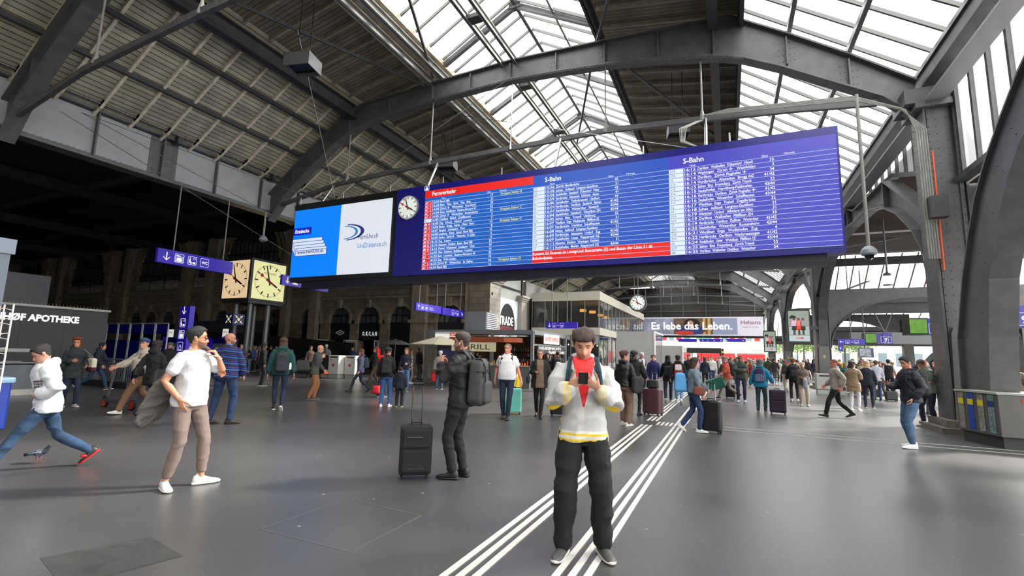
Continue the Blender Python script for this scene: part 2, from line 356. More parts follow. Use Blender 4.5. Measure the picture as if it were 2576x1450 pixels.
# ---------------------------------------------------------------- ceilings
def slab(name, pts, m, y0=Y0, y1=Y1, th=.08):
    mb = MB()
    for (xa,za),(xb,zb) in zip(pts, pts[1:]):
        mb.add([(xa,y0,za),(xb,y0,zb),(xb,y1,zb),(xa,y1,za),(xa,y0,za+th),(xb,y0,zb+th),(xb,y1,zb+th),(xa,y1,za+th)],
               [(0,1,2,3),(4,7,6,5),(0,4,5,1),(1,5,6,2),(2,6,7,3),(3,7,4,0)])
    return S(mb, name, m)
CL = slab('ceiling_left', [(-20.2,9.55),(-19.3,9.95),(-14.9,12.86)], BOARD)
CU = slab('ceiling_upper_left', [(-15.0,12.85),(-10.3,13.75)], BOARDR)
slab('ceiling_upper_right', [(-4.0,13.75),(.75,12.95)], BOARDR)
# rafters
mb = MB(); y = Y0+.3
while y < Y1:
    mb.beam((-19.6,y,9.72), (-15.15,y,12.6), .09, .14); mb.beam((-20.1,y,9.5), (-19.3,y,9.9), .09, .14); y += 1.08
mb.build('rafters', RAFT, CL)
mb = MB(); y = Y0+.2
while y < Y1:
    mb.beam((-14.9,y,12.78), (-11.0,y,13.52), .09, .16); mb.beam((-3.8,y,13.62), (.65,y,12.88), .09, .16); y += 1.02
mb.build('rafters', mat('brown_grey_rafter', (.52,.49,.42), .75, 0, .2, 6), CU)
# ---------------------------------------------------------------- skylights
def glazing(name, xa, za, xb, zb, y0, y1, step, parent, bar=IRONL, w=.05, h=.09):
    mb = MB(); y = y0
    while y <= y1: mb.beam((xa,y,za), (xb,y,zb), w, h); y += step
    mb.build(name, bar, parent)
def sky(name, xa, za, xb, zb, step, w, h, bar):
    p = S(MB().quad((xa,Y0,za+.07), (xb,Y0,zb+.07), (xb,Y1,zb+.07), (xa,Y1,za+.07)), name, SKYGL)
    glazing('glazing_bars', xa, za, xb, zb, Y0+.4, Y1, step, p, bar, w, h); return p
GB = mat('glazing_bar_grey', (.36,.36,.35), .5)
sky('window_1', -10.3, 13.5, -7.15, 15.3, .93, .05, .11, GB); sky('window_2', -7.15, 15.3, -4.0, 13.5, .93, .05, .11, GB)
sky('window_3', .8, 12.6, 5.0, 9.55, .86, .06, .10, GB)
for k in (-1, 1):
    longbeam('skylight_purlin', -7.15+k*1.6, 14.35, .08, .12, 'thin purlin under the %s slope of the middle skylight' % ('left' if k < 0 else 'right'), IRONL, 'b')
longbeam('skylight_ridge', -7.15, 15.2, .14, .18, 'ridge bar along the top of the middle skylight', IRON, 'b')
for y in (-.5,4.2,TY,19.6,24.6,29.2,33.7,38,42.5,47,51.5,56,60.5,65,69.5,74):
    mb = MB(); mb.beam((-10.35,0,13.4-13), (-7.15,0,15.15-13), .16, .2).beam((-7.15,0,15.15-13), (-3.95,0,13.4-13), .16, .2).box((-7.4,-.12,15.0-13), (-6.9,.12,15.3-13))
    o = mb.build('gabled_rib', IRON, None, False, 'gabled iron rib carrying the middle skylight, one of the row along the hall', 'roof rib', 'gabled ribs of the middle skylight'); o.location = (0,y,13)
S(MB().box((-10.5,Y1,12.9), (-3.8,Y1+.1,15.5)), 'wall_skylight_end', IRON)
mb = MB().box((-11.4,Y0,13.35), (-10.35,Y1,13.75)); S(mb, 'trim_9', mat('rusty_cream_flashing', (.72,.66,.56), .7, 0, .3, 3))
# diagonal wind bracing
mb = []
for p, q, l in (((-14.8,6.3,12.3),(-11.1,15,12.5),'diagonal wind brace under the ceiling left of the skylight'),((-3.7,15.5,12.5),(-.2,23.8,12.3),'diagonal wind brace under the ceiling right of the skylight'),
                ((-10.8,15.2,12.9),(-7.2,6.9,13),'diagonal wind brace crossing the middle skylight'),((-3.8,15,12.9),(-7.2,23.8,13.0),'diagonal wind brace behind the big truss'),
                ((-14.9,23.6,12.2),(-11,15.6,12.5),'diagonal wind brace over the departure board'),((-.3,6.9,12.3),(-3.8,15,12.6),'diagonal wind brace at top right of the skylight')):
    MB().ibeam(p, q, .09, .09, .02).build('wind_brace', IRON, None, False, l, 'brace')
# ---------------------------------------------------------------- left plate girder and the dark side hall
e_ = empty('plate_girder', (-20,0,7.9), 'deep riveted grey plate girder along the left side of the hall', 'girder')
g = MB(); g.box((-.03,Y0,.1), (.03,29.6,1.75)); g.build('web_plate', mat('girder_grey_paint', (.56,.57,.58), .5, 0, .10, 2), e_)
MB().box((-.28,Y0,0), (.28,29.6,.09)).box((-.28,Y0,1.72), (.28,29.6,1.8)).box((0,Y0,.09), (.12,29.6,.2)).build('flange', IRON, e_)
st = MB(); rv = MB()
for i, y in enumerate([Y0+.5+k*2.15 for k in range(21)]): MB().box((.03,y,.1), (.2,y+.05,1.72)).build('stiffener', IRON, e_)
for y0 in (9.9,):
    st.box((.03,y0,.1), (.05,y0+1.0,1.72))
    for a in range(4):
        for j in range(11): rv.rivet((.05,y0+.15+a*.23,.22+j*.14+(a % 2)*.07), (1,0,0), .03)
for k in range(260): rv.rivet((.16,Y0+k*.17,.2), (0,0,1), .02)
st.build('splice_plate', IRON, e_); rv.build('rivets', IRON, e_)
g = MB().ibeam((.45,Y0,2.0), (.45,29,2.0), .16, .22).ibeam((.2,Y0,1.95), (.2,29,1.95), .1, .1); g.build('gutter_rail', IRONL, e_)
for k in range(7): MB().box((.1,2+k*4.3,1.6), (.5,2.2+k*4.3,1.95)).build('bracket', IROND, e_)
DARK = mat('near_black_boards', (.075,.07,.065), .9, 0, .3, 1)  # near-black base colour with a slight random mottle
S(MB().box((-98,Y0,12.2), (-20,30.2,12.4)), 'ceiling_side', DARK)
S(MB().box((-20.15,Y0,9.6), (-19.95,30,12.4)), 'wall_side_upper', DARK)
for x in (-24.5,-39,-53.5,-68,-82.5):
    mb = MB(); mb.ibeam((0,Y0,0), (0,29.8,0), .3, .7); mb.build('side_hall_beam', IROND, None, False, 'dark roof girder of the side hall, one of the row at upper left', 'roof beam', 'dark roof girders of the side hall').location = (x,0,11.6)
for y in (2,9,16,23):
    mb = MB(); mb.ibeam((-97,0,0), (-20.3,0,0), .26, .5)
    mb.build('side_hall_crossbeam', IROND, None, False, 'dark cross beam under the side hall ceiling, one of the row', 'roof beam', 'dark cross beams of the side hall').location = (0,y,11.9)
S(MB().box((-98,Y0-.2,0), (12,Y0,2.5)).box((-98,Y0-.2,8), (12,Y0,16)).box((-20,Y0-.2,2.5), (12,Y0,8)).box((-98,Y0-.2,2.5), (-42,Y0,8)).box((-98,Y0-.2,5.5), (12,Y0,8)), "wall_behind", mat("rear_wall_stone", (.45,.43,.40), .8, 0, .2, 1))
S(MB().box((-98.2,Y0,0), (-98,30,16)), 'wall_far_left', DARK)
# ---------------------------------------------------------------- right pillars, arcade and clerestory
def pillar(y, first, label):
    e_ = empty('iron_pillar', (5.2,y,0), label, 'pillar', 'riveted iron pillars at the right side of the hall')
    sh = MB()
    for x0, x1, w in ((-.38,-.33,.42),(.33,.38,.42)): sh.box((x0,-w,.25), (x1,w,8.4))
    sh.box((-.34,-.34,.25), (.34,-.30,8.4)); sh.box((-.34,.30,.25), (.34,.34,8.4)); sh.box((-.30,-.38,.5), (-.22,-.34,8.2)); sh.box((.22,-.38,.5), (.30,-.34,8.2))
    sh.build('shaft', IRON, e_)
    MB().box((-.7,-.75,0), (.7,.75,.13)).box((-.55,-.6,.13), (.55,.6,.3)).build('stone_foot', mat('worn_stone', (.38,.36,.33), .9, 0, .3, 8, .3, 20), e_)
    pl = MB().prism([(-.52,.3),(.52,.3),(.42,2.35),(.34,2.5),(-.34,2.5),(-.42,2.35)], lambda u, v, k: (u*.62,-.42-.03*k,v)); pl.build('base_plate', mat('base_plate_grey', (.36,.36,.36), .45, 0, .1, 3), e_)
    n = MB(); write(n, 'O', 0, 1.82, .17, lambda u, v, w_: (u,-.458,v), w=.12, bold=.03, align='c'); n.build('painted_number', mat('yellow_paint', (.85,.72,.12), .5), e_)
    cap = MB().box((-.55,-.55,8.2), (.55,.55,8.35)).box((-.75,-.5,8.35), (.6,.5,8.75)); cap.build('capital', IRON, e_)
    if first:
        r = MB()
        for k in range(38):
            for x in (-.27,-.1,.1,.27): r.rivet((x,-.385 if abs(x) > .2 else -.34,.5+k*.2), (0,-1,0), .02)
            for yy in (-.34,-.12,.12,.34): r.rivet((-.38,yy,.5+k*.2), (-1,0,0), .02)
        r.build('rivets', IRON, e_)
        A = [(.3,3.2),(.42,4.1),(.75,5.0),(1.45,6.0),(2.5,6.7),(2.5,7.4),(1.1,6.55),(.3,5.6)] if False else None
    return e_
PY = (TY, 33.9, 52.5, 71.1)
PL = ('big riveted grey iron pillar with a yellow mark, nearest at right','second iron pillar at right, behind the man in the pale jacket','third iron pillar at right, beside the large advertising screen','fourth iron pillar at right, the farthest of the row')
for i, (y, l) in enumerate(zip(PY, PL)): pillar(y, i < 1, l)
SPN = 18.6
AIN = [(.35,2.6),(.5,3.5),(.62,4.05),(.95,4.7),(1.55,5.45),(2.7,6.32),(4.1,7.0),(5.9,7.42),(8.6,7.53),(11.3,7.42),(13.1,7.0),(14.5,6.32),(15.65,5.45),(16.25,4.7),(16.58,4.05),(16.7,3.5),(16.85,2.6)]
AOUT = [(16.9,5.5),(13.5,7.75),(9.6,7.95),(8.6,8.35),(7.6,7.95),(3.7,7.75),(.3,5.5)]
AIN = [(a*SPN/17.2, b) for a, b in AIN]; AOUT = [(a*SPN/17.2, b) for a, b in AOUT]
def arcade(y, label, detail):
    e_ = empty('arcade_arch', (5.2,y,2.6), label, 'iron arch', 'riveted iron arches between the right pillars')
    MB().prism(AIN+AOUT, lambda u, v, k: (-.03+.06*k,u,v-2.6)).build('web_plate', IRON, e_)
    f = MB()
    for pts in (AIN, AOUT):
        for p, q in zip(pts, pts[1:]): f.beam((0,p[0],p[1]-2.6), (0,q[0],q[1]-2.6), .44, .05, (0,0,1))
    f.build('flange', IRON, e_)
    if detail:
        r = MB(); s_ = MB()
        for (a, b1), (c1, d1) in zip(AIN[1:-1], AIN[2:-1]):
            n = int(hypot(c1-a, d1-b1)/.14)
            for i in range(n):
                t = i/n; u = a+(c1-a)*t; v = b1+(d1-b1)*t; nx, nz = -(d1-b1), (c1-a); L = hypot(nx, nz)
                r.rivet((-.03,u+nx/L*.1,v-2.6+nz/L*.1), (-1,0,0)); 
                for dx in (-.12,-.18): r.rivet((dx,u,v-2.6-.03), (0,0,-1), .018)
        for u, a, b1 in ((9.3,7.55,8.3),(4.1,6.85,7.7),(14.5,6.85,7.7)): s_.box((-.2,u-.03,a-2.6), (-.03,u+.03,b1-2.6))
        r.build('rivets', IRON, e_); s_.build('stiffeners', IRON, e_)
arcade(TY, 'riveted iron arch from the big right pillar, under the clerestory', True)
arcade(33.9, 'second riveted iron arch of the right side, beyond the departure board', False)
arcade(52.5, 'third riveted iron arch of the right side, far off', False)
# deep curved leg in front of the big pillar
BR = [(14.45,0),(14.35,2.2),(13.78,3.55),(13.34,4.36),(12.86,5.11),(12.24,5.75),(11.58,6.28),(10.8,6.83),(9.5,7.55),(8,8.2),(7,8.6),(6.5,7.6),(7.5,7.25),(9.5,6.5),(11.05,5.57),(11.57,5.09),(12.08,4.38),(12.62,3.36),(12.9,2.2),(13.1,1.0),(13.9,.95),(13.9,0)]
e_ = empty('curved_brace', (5.2,TY,0), 'broad curved iron brace leaning over the big pillar at top right', 'brace')
MB().prism(BR, lambda u, v, k: (-.25+.12*k,u-TY,v)).build('web_plate', IRON, e_)
f = MB(); r = MB()
for pts in (BR[:11], BR[11:]):
    for p, q in zip(pts, pts[1:]): f.beam((-.1,p[0]-TY,p[1]), (-.1,q[0]-TY,q[1]), .46, .05)
for (a, b1), (c1, d1) in zip(BR[1:10], BR[::-1][2:11]):
    for t in (.15,.38,.62,.85): r.rivet((-.25,a+(c1-a)*t-TY,b1+(d1-b1)*t), (-1,0,0), .025)
f.build('flange', IRON, e_); r.build('rivets', IRON, e_)
# clerestory windows above the arches
SILL = [(0,6.0),(2.0,7.25),(4.2,8.0),(9.3,8.45),(14.4,8.0),(16.6,7.25),(18.6,6.0)]
def sill(u):
    if u < 0: return 6.2
    for (a, b1), (c1, d1) in zip(SILL, SILL[1:]):
        if a <= u <= c1: return b1+(d1-b1)*(u-a)/(c1-a)
w_ = MB(); fr = MB()
for y in (TY-SPN,)+PY:
    near = y < 0
    for (a, b1), (c1, d1) in (((0,6.2),(18.6,6.2)),) if near else zip(SILL, SILL[1:]):
        w_.quad((5.5,y+a,b1), (5.5,y+c1,d1), (5.5,y+c1,9.3), (5.5,y+a,9.3)); fr.beam((5.45,y+a,b1), (5.45,y+c1,d1), .25, .14)
    k = 0
    while k <= 18.6: fr.box((5.42,y+k-.05,6.2 if near else sill(k)), (5.56,y+k+.05,9.3)); k += .82
p = S(w_, 'window_4', SKYGL); fr.build('window_frame', IRON, p)
S(MB().box((4.95,Y0,8.95), (5.65,Y1,9.3)), 'trim_10', IROND)
S(MB().box((4.9,Y0,9.3), (5.1,Y1,9.42)), 'trim_11', IRON)
mb = MB().box((4.85,Y0,8.35), (5.3,Y1,8.4)); 
S(mb, 'trim_12', mat('perforated_tray', (.50,.50,.50), .5, 0, .2, 60))

wb = S(MB().quad((-42,Y0-.1,2.5), (-20,Y0-.1,2.5), (-20,Y0-.1,8), (-42,Y0-.1,8)), 'window_90', SKYGL); mb = MB()  # unseen glazing added behind the viewer to brighten the stone facade
for k in range(12): mb.box((-42+k*2,Y0-.2,2.5), (-41.8+k*2,Y0,8))
mb.build('window_frame', IROND, wb)
# ================================================================ stone facade at the back left
STONE = brickmat('sandstone_ashlar', (.47,.425,.355), (.54,.49,.41), (.28,.25,.21), 1.25, .46, 'XZ', .85, .014, .5, .5, .7)
STONEY = brickmat('sandstone_corner_blocks', (.50,.48,.44), (.58,.56,.51), (.36,.34,.31), .8, .42, 'YZ', .85, .012, .5, .4, .5)
PLAIN = mat('sandstone_plain', (.52,.475,.40), .85, 0, .2, 2, .15, 20)
STUCCO = mat('pale_stucco', (.60,.60,.57), .8, 0, .12, 2)
FY = 30.0
FC = [-26.6,-41.1,-55.6,-70.1,-84.6]
big = [arch(c, 8.0, 9.7, 3.9, 24) for c in FC if c < -30]
nar = [arch(c, 8.2, 11.9, .85, 12) for c in (-33.9,-48.35,-62.85,-77.35,-91.9)]
LX = [-18.7,-23.15,-26.3,-29.4,-32.7,-36.9,-41.2,-44.4,-48.9,-52.9,-56.0,-58.7,-66.5,-70.1,-73.7,-81,-84.6,-88.2]
RL = 1.12
low = [arch(x, .02, 3.95, RL, 14) for x in LX]
outer = [(-98,0),(-15.2,0),(-15.2,7.6),(-21,7.6),(-21,14.3),(-35,14.3)]
for c in FC[1:]: outer += [(c+6,15.6),(c+6,15.8),(c,18.4),(c-6,15.8),(c-6,15.6)]
outer += [(-98,15.2)]
# the wall in two bands, so each keeps clean openings
def wallplate(name, outer, holes, depth, y, m):
    vs, fs = plate(outer, holes, depth); mb = MB(); mb.add([(v.x, y+depth/2-v.z, v.y) for v in vs], fs); return S(mb, name, m)
up_outer = [(-98,6.6),(-20.2,6.6),(-20.2,12.2),(-34,12.2),(-34.9,15.0)]
for c in FC[1:]: up_outer += [(c+5.4,15.5),(c,18.2),(c-5.4,15.5)]
up_outer += [(-98,15.2)]
wallplate('wall_back_upper', up_outer, big+nar+[[(c+.62*cos(t*pi/8), 16.4+.75*sin(t*pi/8)) for t in range(16)] for c in FC[1:]], .8, FY, STONE)
wallplate('wall_back_lower', [(-98,0),(-15.4,0),(-15.4,6.6),(-98,6.6)], low, .8, FY, STONE)
TR = MB()
def moulding(mb, cx, zs, r, w, y0, y1, n=20, jam=0):
    P = [(cx+r*cos(pi*i/n), zs+r*sin(pi*i/n)) for i in range(n+1)]; Q = [(cx+(r+w)*cos(pi*i/n), zs+(r+w)*sin(pi*i/n)) for i in range(n+1)]
    if jam: P = [(cx+r,zs-jam)]+P+[(cx-r,zs-jam)]; Q = [(cx+r+w,zs-jam)]+Q+[(cx-r-w,zs-jam)]
    mb.prism(P+Q[::-1], lambda u, v, k: (u, y0+(y1-y0)*k, v))
for c in FC[1:]: moulding(TR, c, 9.7, 3.9, .32, FY-.18, FY); moulding(TR, c, 9.7, 4.5, .16, FY-.1, FY)
for c in (-33.9,-48.35,-62.85,-77.35,-91.9): moulding(TR, c, 11.9, .85, .2, FY-.12, FY, 14, 3)
for x in LX:
    moulding(TR, x, 3.95, RL, .22, FY-.12, FY, 16); TR.box((x-.16,FY-.28,4.98), (x+.16,FY,5.65))
    for s_ in (-1, 1): TR.box((x+s_*(RL+.26)-.3,FY-.14,3.7), (x+s_*(RL+.26)+.3,FY,3.95))
for z, h, d in ((5.7,.18,.22),(6.75,.22,.38),(7.05,.12,.2),(8.0,.14,.2)): TR.box((-98,FY-d,z), (-15.2 if z < 7.5 else -20.2,FY,z+h))
TR.box((-98,FY-.5,14.85), (-34,FY,15.05)); TR.box((-98,FY-.65,15.05), (-34,FY,15.2))
for c in FC[1:]:
    for s_ in (-1, 1): TR.beam((c+s_*5.6,FY-.2,15.5), (c,FY-.2,18.35), .5, .22)
    TR.ell((c,FY-.05,16.4), .95, .12, 1.1)
for x in (-33.9,-48.35,-62.85,-77.35,-91.9):
    for s_ in (-1, 1):
        TR.box((x+s_*1.75-.42,FY-.45,0), (x+s_*1.75+.42,FY,14.85)); TR.box((x+s_*1.75-.55,FY-.6,6.3), (x+s_*1.75+.55,FY,7.1)); TR.box((x+s_*1.75-.55,FY-.6,7.6), (x+s_*1.75+.55,FY,7.9))
for x in (-21.3,-16.6): TR.box((x-.65,FY-.4,0), (x+.65,FY,7.0)); TR.box((x-.8,FY-.55,3.7), (x+.8,FY,3.95))
S(TR, 'trim_13', PLAIN)
PN = MB()
for c in FC[1:]:
    for dx in (-2.6,0,2.6): PN.box((c+dx-1.05,FY-.06,7.42), (c+dx+1.05,FY-.02,8.0-.1+.4))
    for s_ in (-1, 1):
        P = [(c+s_*6.0,9.9),(c+s_*6.0,14.4),(c+s_*.9,14.4)]+[(c+s_*4.75*cos(a), 9.7+4.75*sin(a)) for a in (1.38,1.2,1.0,.8,.6,.4,.2,.05)]
        PN.prism(P if s_ > 0 else P[::-1], lambda u, v, k: (u, FY-.05+.03*k, v))
    for k in range(9):
        x = c-4.4+k*1.0; h = 18.0-abs(x+.4-c)*.5
        PN.box((x,FY-.05,15.65), (x+.85,FY-.02,min(17.7,max(15.9,h-.35))))
for x in (-33.9,-48.35,-62.85,-77.35): PN.box((x-.8,FY-.06,7.45), (x+.8,FY-.02,8.35)); PN.box((x-.9,FY-.05,13.1), (x+.9,FY-.02,14.3))
S(PN, 'trim_14', STUCCO)
RD = MB()
for c in FC[1:]:
    for dx in (-2.6,0,2.6): RD.lathe((c+dx,FY-.1,7.88), [(.0,0),(.2,.0),(.2,.06)], 12, (0,-1,0)); RD.box((c+dx-.85,FY-.08,7.55), (c+dx+.85,FY-.06,7.6)).box((c+dx-.85,FY-.08,8.18), (c+dx+.85,FY-.06,8.23))
for x in (-33.9,-48.35,-62.85,-77.35): RD.lathe((x,FY-.1,7.9), [(.30,0),(.36,0),(.36,.08),(.30,.08)], 16, (0,-1,0))
S(RD, 'trim_15', PLAIN)
IBAR = mat('black_window_bar', (.06,.06,.065), .5)
n_ = 5
def archwin(cx, z0, zs, r, nv, nh, y, m=DARKGL, bar=.05, glow=None):
    global n_
    p = S(MB().prism(arch(cx, z0, zs, r, 16), lambda u, v, k: (u, y+.02*k, v)), 'window_%d' % n_, m); n_ += 1
    f = MB()
    for i in range(1, nv):
        x = cx-r+2*r*i/nv; top = zs+sqrt(max(0, r*r-(x-cx)**2)); f.box((x-bar/2,y-.06,z0), (x+bar/2,y-.01,top))
    for j in range(nh):
        z = z0+(zs-z0+r*.75)*(j+.6)/nh; hw = r if z < zs else sqrt(max(0, r*r-(z-zs)**2)); f.box((cx-hw,y-.07,z-bar), (cx+hw,y-.01,z+bar))
    f.build('window_frame', IBAR, p); return p
for c in FC[1:]: archwin(c, 8.0, 9.7, 3.9, 13, 3, FY+.3, bar=.07)
for c in (-33.9,-48.35,-62.85,-77.35): archwin(c, 8.2, 11.9, .85, 3, 5, FY+.3)
GREEN = mat('dark_green_shopfront', (.035,.07,.08), .45); LIT = mat('warm_lit_interior', (1,.75,.45), .8, emit=.35)
for x in LX:
    archwin(x, 3.75, 3.95, RL, 4, 1, FY+.2, DARKGL, .05)
    if x > -36: S(MB().box((x-RL,FY+.12,3.3), (x+RL,FY+.3,3.78)).box((x-RL,FY+.15,2.35), (x-RL+.12,FY+.3,3.3)).box((x+RL-.12,FY+.15,2.35), (x+RL,FY+.3,3.3)).box((x-RL,FY+.17,2.35), (x+RL,FY+.25,3.3)), 'trim_%d' % (n_+40), GREEN)
    else: S(MB().box((x-RL,FY+.15,0), (x+RL,FY+.25,3.6)), 'trim_%d' % (n_+40), GREEN if x < -30 else LIT)
# interior behind the shops and halls beyond the windows
S(MB().box((-98,FY+5.5,-.1), (-15.3,FY+5.7,16)), 'wall_shops_back', mat('dim_interior', (.16,.12,.09), .9, 0, .4, .6))
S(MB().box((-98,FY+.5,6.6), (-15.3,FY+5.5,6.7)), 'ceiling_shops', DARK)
# shop doors: two open pairs and plain closed fronts
doorn = 1
for x, kind in ((-18.7,'c'),(-23.15,'c'),(-26.3,'o'),(-29.4,'o'),(-32.7,'c')):
    if kind == 'c':
        p = S(MB().box((x-RL,FY+.18,0), (x+RL,FY+.24,2.35)), 'door_%d' % doorn, GREEN)
        f = MB()
        for dx in (-.7,0,.7): f.box((x+dx-.25,FY+.15,.3), (x+dx+.25,FY+.18,1.2)).box((x+dx-.25,FY+.15,1.3), (x+dx+.25,FY+.18,2.2))
        f.build('door_panels', mat('green_panel_edge', (.05,.09,.10), .4), p)
    else:
        for s_ in (-1, 1):
            a = Vector((x+s_*RL,FY-.05,0)); d = Vector((s_*.35,-.94,0)); p = S(MB().obox(a+d*.45+Vector((0,0,1.2)), d*.43, Vector((d.y,-d.x,0))*.01, Vector((0,0,1.1))), 'door_%d' % doorn, CLEAR)
            f = MB()
            for t, (z0, z1) in ((0,(0,2.35)),(.88,(0,2.35))): f.obox(a+d*t+Vector((0,0,1.18)), d*.03, Vector((d.y,-d.x,0))*.025, Vector((0,0,1.17)))
            for z in (.06,1.1,2.3): f.obox(a+d*.45+Vector((0,0,z)), d*.45, Vector((d.y,-d.x,0))*.025, Vector((0,0,.04)))
            f.build('door_frame', GREYL, p); doorn += 1
    doorn += 1
o = MB().beam((-26.9,FY+2.0,1.98), (-25.7,FY+2.6,1.75), .06, .05).tube((-26.6,FY+2.15,1.95), (-26.6,FY+2.15,6.6), .01, n=4); o.build('strip_light', mat('warm_strip_light', (1,.72,.35), .5, emit=6), None, False, 'orange glowing strip light inside the shop doorway under the lit lettering', 'light')
o = MB(); P_ = lambda u, v, w: (u, FY+.08-w, v)
for i, ch in enumerate('OSCAR'):
    write(o, ch, -26.98+i*.33, 2.75, .28, P_, w=.17, bold=.025)
    if i < 4: write(o, ',', -26.78+i*.33, 2.72, .20, P_, w=.05, bold=.02)
o.build('shop_lettering', WEMIT, None, False, 'glowing white OSCAR letters above the open shop door', 'sign')
o = MB(); P2 = [(-29.85,2.95),(-29.4,3.15),(-28.95,2.95),(-29.4,2.75)]
for (a, b1), (c, d) in zip(P2, P2[1:]+P2[:1]): o.beam((a,FY+.1,b1), (c,FY+.1,d), .02, .03, (0,1,0))
write(o, 'ENGE', -29.4, 2.91, .1, P_, align='c'); o.build('shop_emblem', mat('white_emblem_paint', (.75,.75,.75), .5, emit=.3), None, False, 'thin white diamond emblem on the dark shopfront left of the lit lettering', 'sign')
# corner pier, side wall with poster
S(MB().box((-15.24,FY-.44,0), (-15.2,FY+1.3,6.9)), 'wall_corner_side', STONEY); S(MB().box((-16.9,FY-.45,0), (-15.24,FY+1.3,6.9)), 'wall_corner', STONE)
mb = MB()
for z, d in ((6.6,.1),(6.75,.22),(6.9,.34),(7.0,.42)): mb.box((-17.1,FY-.45-d,z), (-15.2+d,FY+1.3+d,z+.14))
S(mb, 'trim_90', mat('pale_capital_stone', (.62,.60,.56), .85, 0, .1, 5))
S(MB().box((-15.7,FY+1.3,0), (-15.4,36.0,7.6)), 'wall_side', mat('pale_plaster', (.50,.51,.49), .8, 0, .08, 1))
S(MB().box((-15.5,36.0,0), (-15.15,80,7.6)), 'wall_side_far', mat('pale_plaster_far', (.40,.39,.37), .8, 0, .1, 1))
mb = MB().box((-15.4,34.9,2.9), (-15.05,36.0,5.8))
for z, d in ((5.8,.06),(5.95,.14),(6.1,.22),(2.75,.08),(2.6,.14)): mb.box((-15.4,34.9-d,z), (-15.05+d,36.0+d,z+.15))
S(mb, 'trim_91', MATS['pale_capital_stone'])
PX_ = -15.36
e_ = empty('poster', (PX_,33,2), 'big pale poster with a black oval and white TRADE LEAGUE letters on the side wall', 'poster'); OO = Vector((-PX_,-33,-2))
PF = lambda u, v, w: Vector((PX_+.02+w, u, v))+OO
MB().box(Vector((PX_-.02,31.35,1.6))+OO, Vector((PX_,34.85,5.75))+OO).build('sheet', mat('poster_white', (.86,.88,.90), .5), e_)
mb = MB().prism([(32.9+1.35*cos(t*pi/16), 3.85+1.55*sin(t*pi/16)) for t in range(32)], lambda u, v, k: PF(u, v, -.015+.01*k)); mb.build('oval', mat('poster_black', (.10,.11,.12), .5), e_)
MB().prism([(31.45,3.3),(34.2,3.3),(34.2,3.65),(31.45,3.6)], lambda u, v, k: PF(u, v, -.003+.01*k)).build('band', mat('poster_maroon', (.35,.12,.15), .5), e_)
mb = MB(); write(mb, 'TRADE', 31.42, 3.75, .62, lambda u, v, w: PF(u, v, .012), w=2.5, bold=.03); write(mb, 'LEAGUE', 31.5, 2.6, .62, lambda u, v, w: PF(u, v, .012), w=2.5, bold=.03)
mb.build('lettering', WHITE, e_)
mb = MB()
for i in range(4):
    for j in range(9): write(mb, 'Trade', 31.5+i*.85, 1.8+j*.42+(i % 2)*.2, .08, lambda u, v, w: PF(u, v, -.012))
mb.build('small_print', mat('poster_grey', (.5,.55,.62), .5), e_)
# ---------------------------------------------------------------- two-storey glass restaurant
RX0, RX1, RY0, RY1 = -14.8, -9.15, 36.6, 58
CREAM = mat('cream_metal_fascia', (.74,.72,.66), .45, 0, .05, 2)
RG = glassmat('restaurant_glass', .70, (.75,.80,.80), 'diffuse', .38); RG.node_tree.nodes['Diffuse BSDF'].inputs[0].default_value = (.10,.10,.10,1)
e_ = empty('glass_restaurant', ((RX0+RX1)/2,RY0,0), 'two-storey glass restaurant with cream roof bands in the middle distance', 'building'); OO = Vector((-(RX0+RX1)/2,-RY0,0))
def rb(mb, a, b): mb.box(Vector(a)+OO, Vector(b)+OO)
for nm, z0, z1, m in (('roof_fascia',5.95,6.65,CREAM),('floor_band',3.2,3.75,CREAM)):
    mb = MB(); rb(mb, (RX0-.0,RY0-.1,z0), (RX1+.1,RY1,z1)); mb.build(nm, m, e_)
for z0, z1, nm in ((3.75,5.95,'upper_glazing'),(.1,3.2,'lower_glazing')):
    mb = MB(); mb.quad(*[Vector(p)+OO for p in ((RX0,RY0,z0),(RX1,RY0,z0),(RX1,RY0,z1),(RX0,RY0,z1))]); mb.quad(*[Vector(p)+OO for p in ((RX1,RY0,z0),(RX1,RY1,z0),(RX1,RY1,z1),(RX1,RY0,z1))])
    mb.build(nm, RG, e_)
    f = MB()
    for k in range(6): x = RX0+(RX1-RX0)*k/5; rb(f, (x-.03,RY0-.04,z0), (x+.03,RY0+.04,z1))
    for k in range(15): y = RY0+(RY1-RY0)*k/14; rb(f, (RX1-.04,y-.03,z0), (RX1+.04,y+.03,z1))
    rb(f, (RX0,RY0-.03,z0), (RX1,RY0+.03,z0+.06)); rb(f, (RX1-.03,RY0,z0+.0), (RX1+.03,RY1,z0+.06)); f.build('mullions', mat('steel_mullion', (.50,.50,.48), .4), e_)
mb = MB(); rb(mb, (RX0,RY0+4.5,0), (RX1-.6,RY0+4.6,6)); rb(mb, (RX0,RY0,.0), (RX0+.1,RY1,6)); mb.build('inner_walls', mat('restaurant_interior', (.22,.20,.17), .8, 0, .3, .8), e_)
mb = MB(); rb(mb, (RX0,RY0+.2,3.3), (RX1-.2,RY1,3.5)); mb.build('floor_slab', mat('restaurant_slab', (.35,.33,.3), .8), e_)
SHADE = mat('lit_drum_shade', (1,.70,.32), .6, emit=1.5)
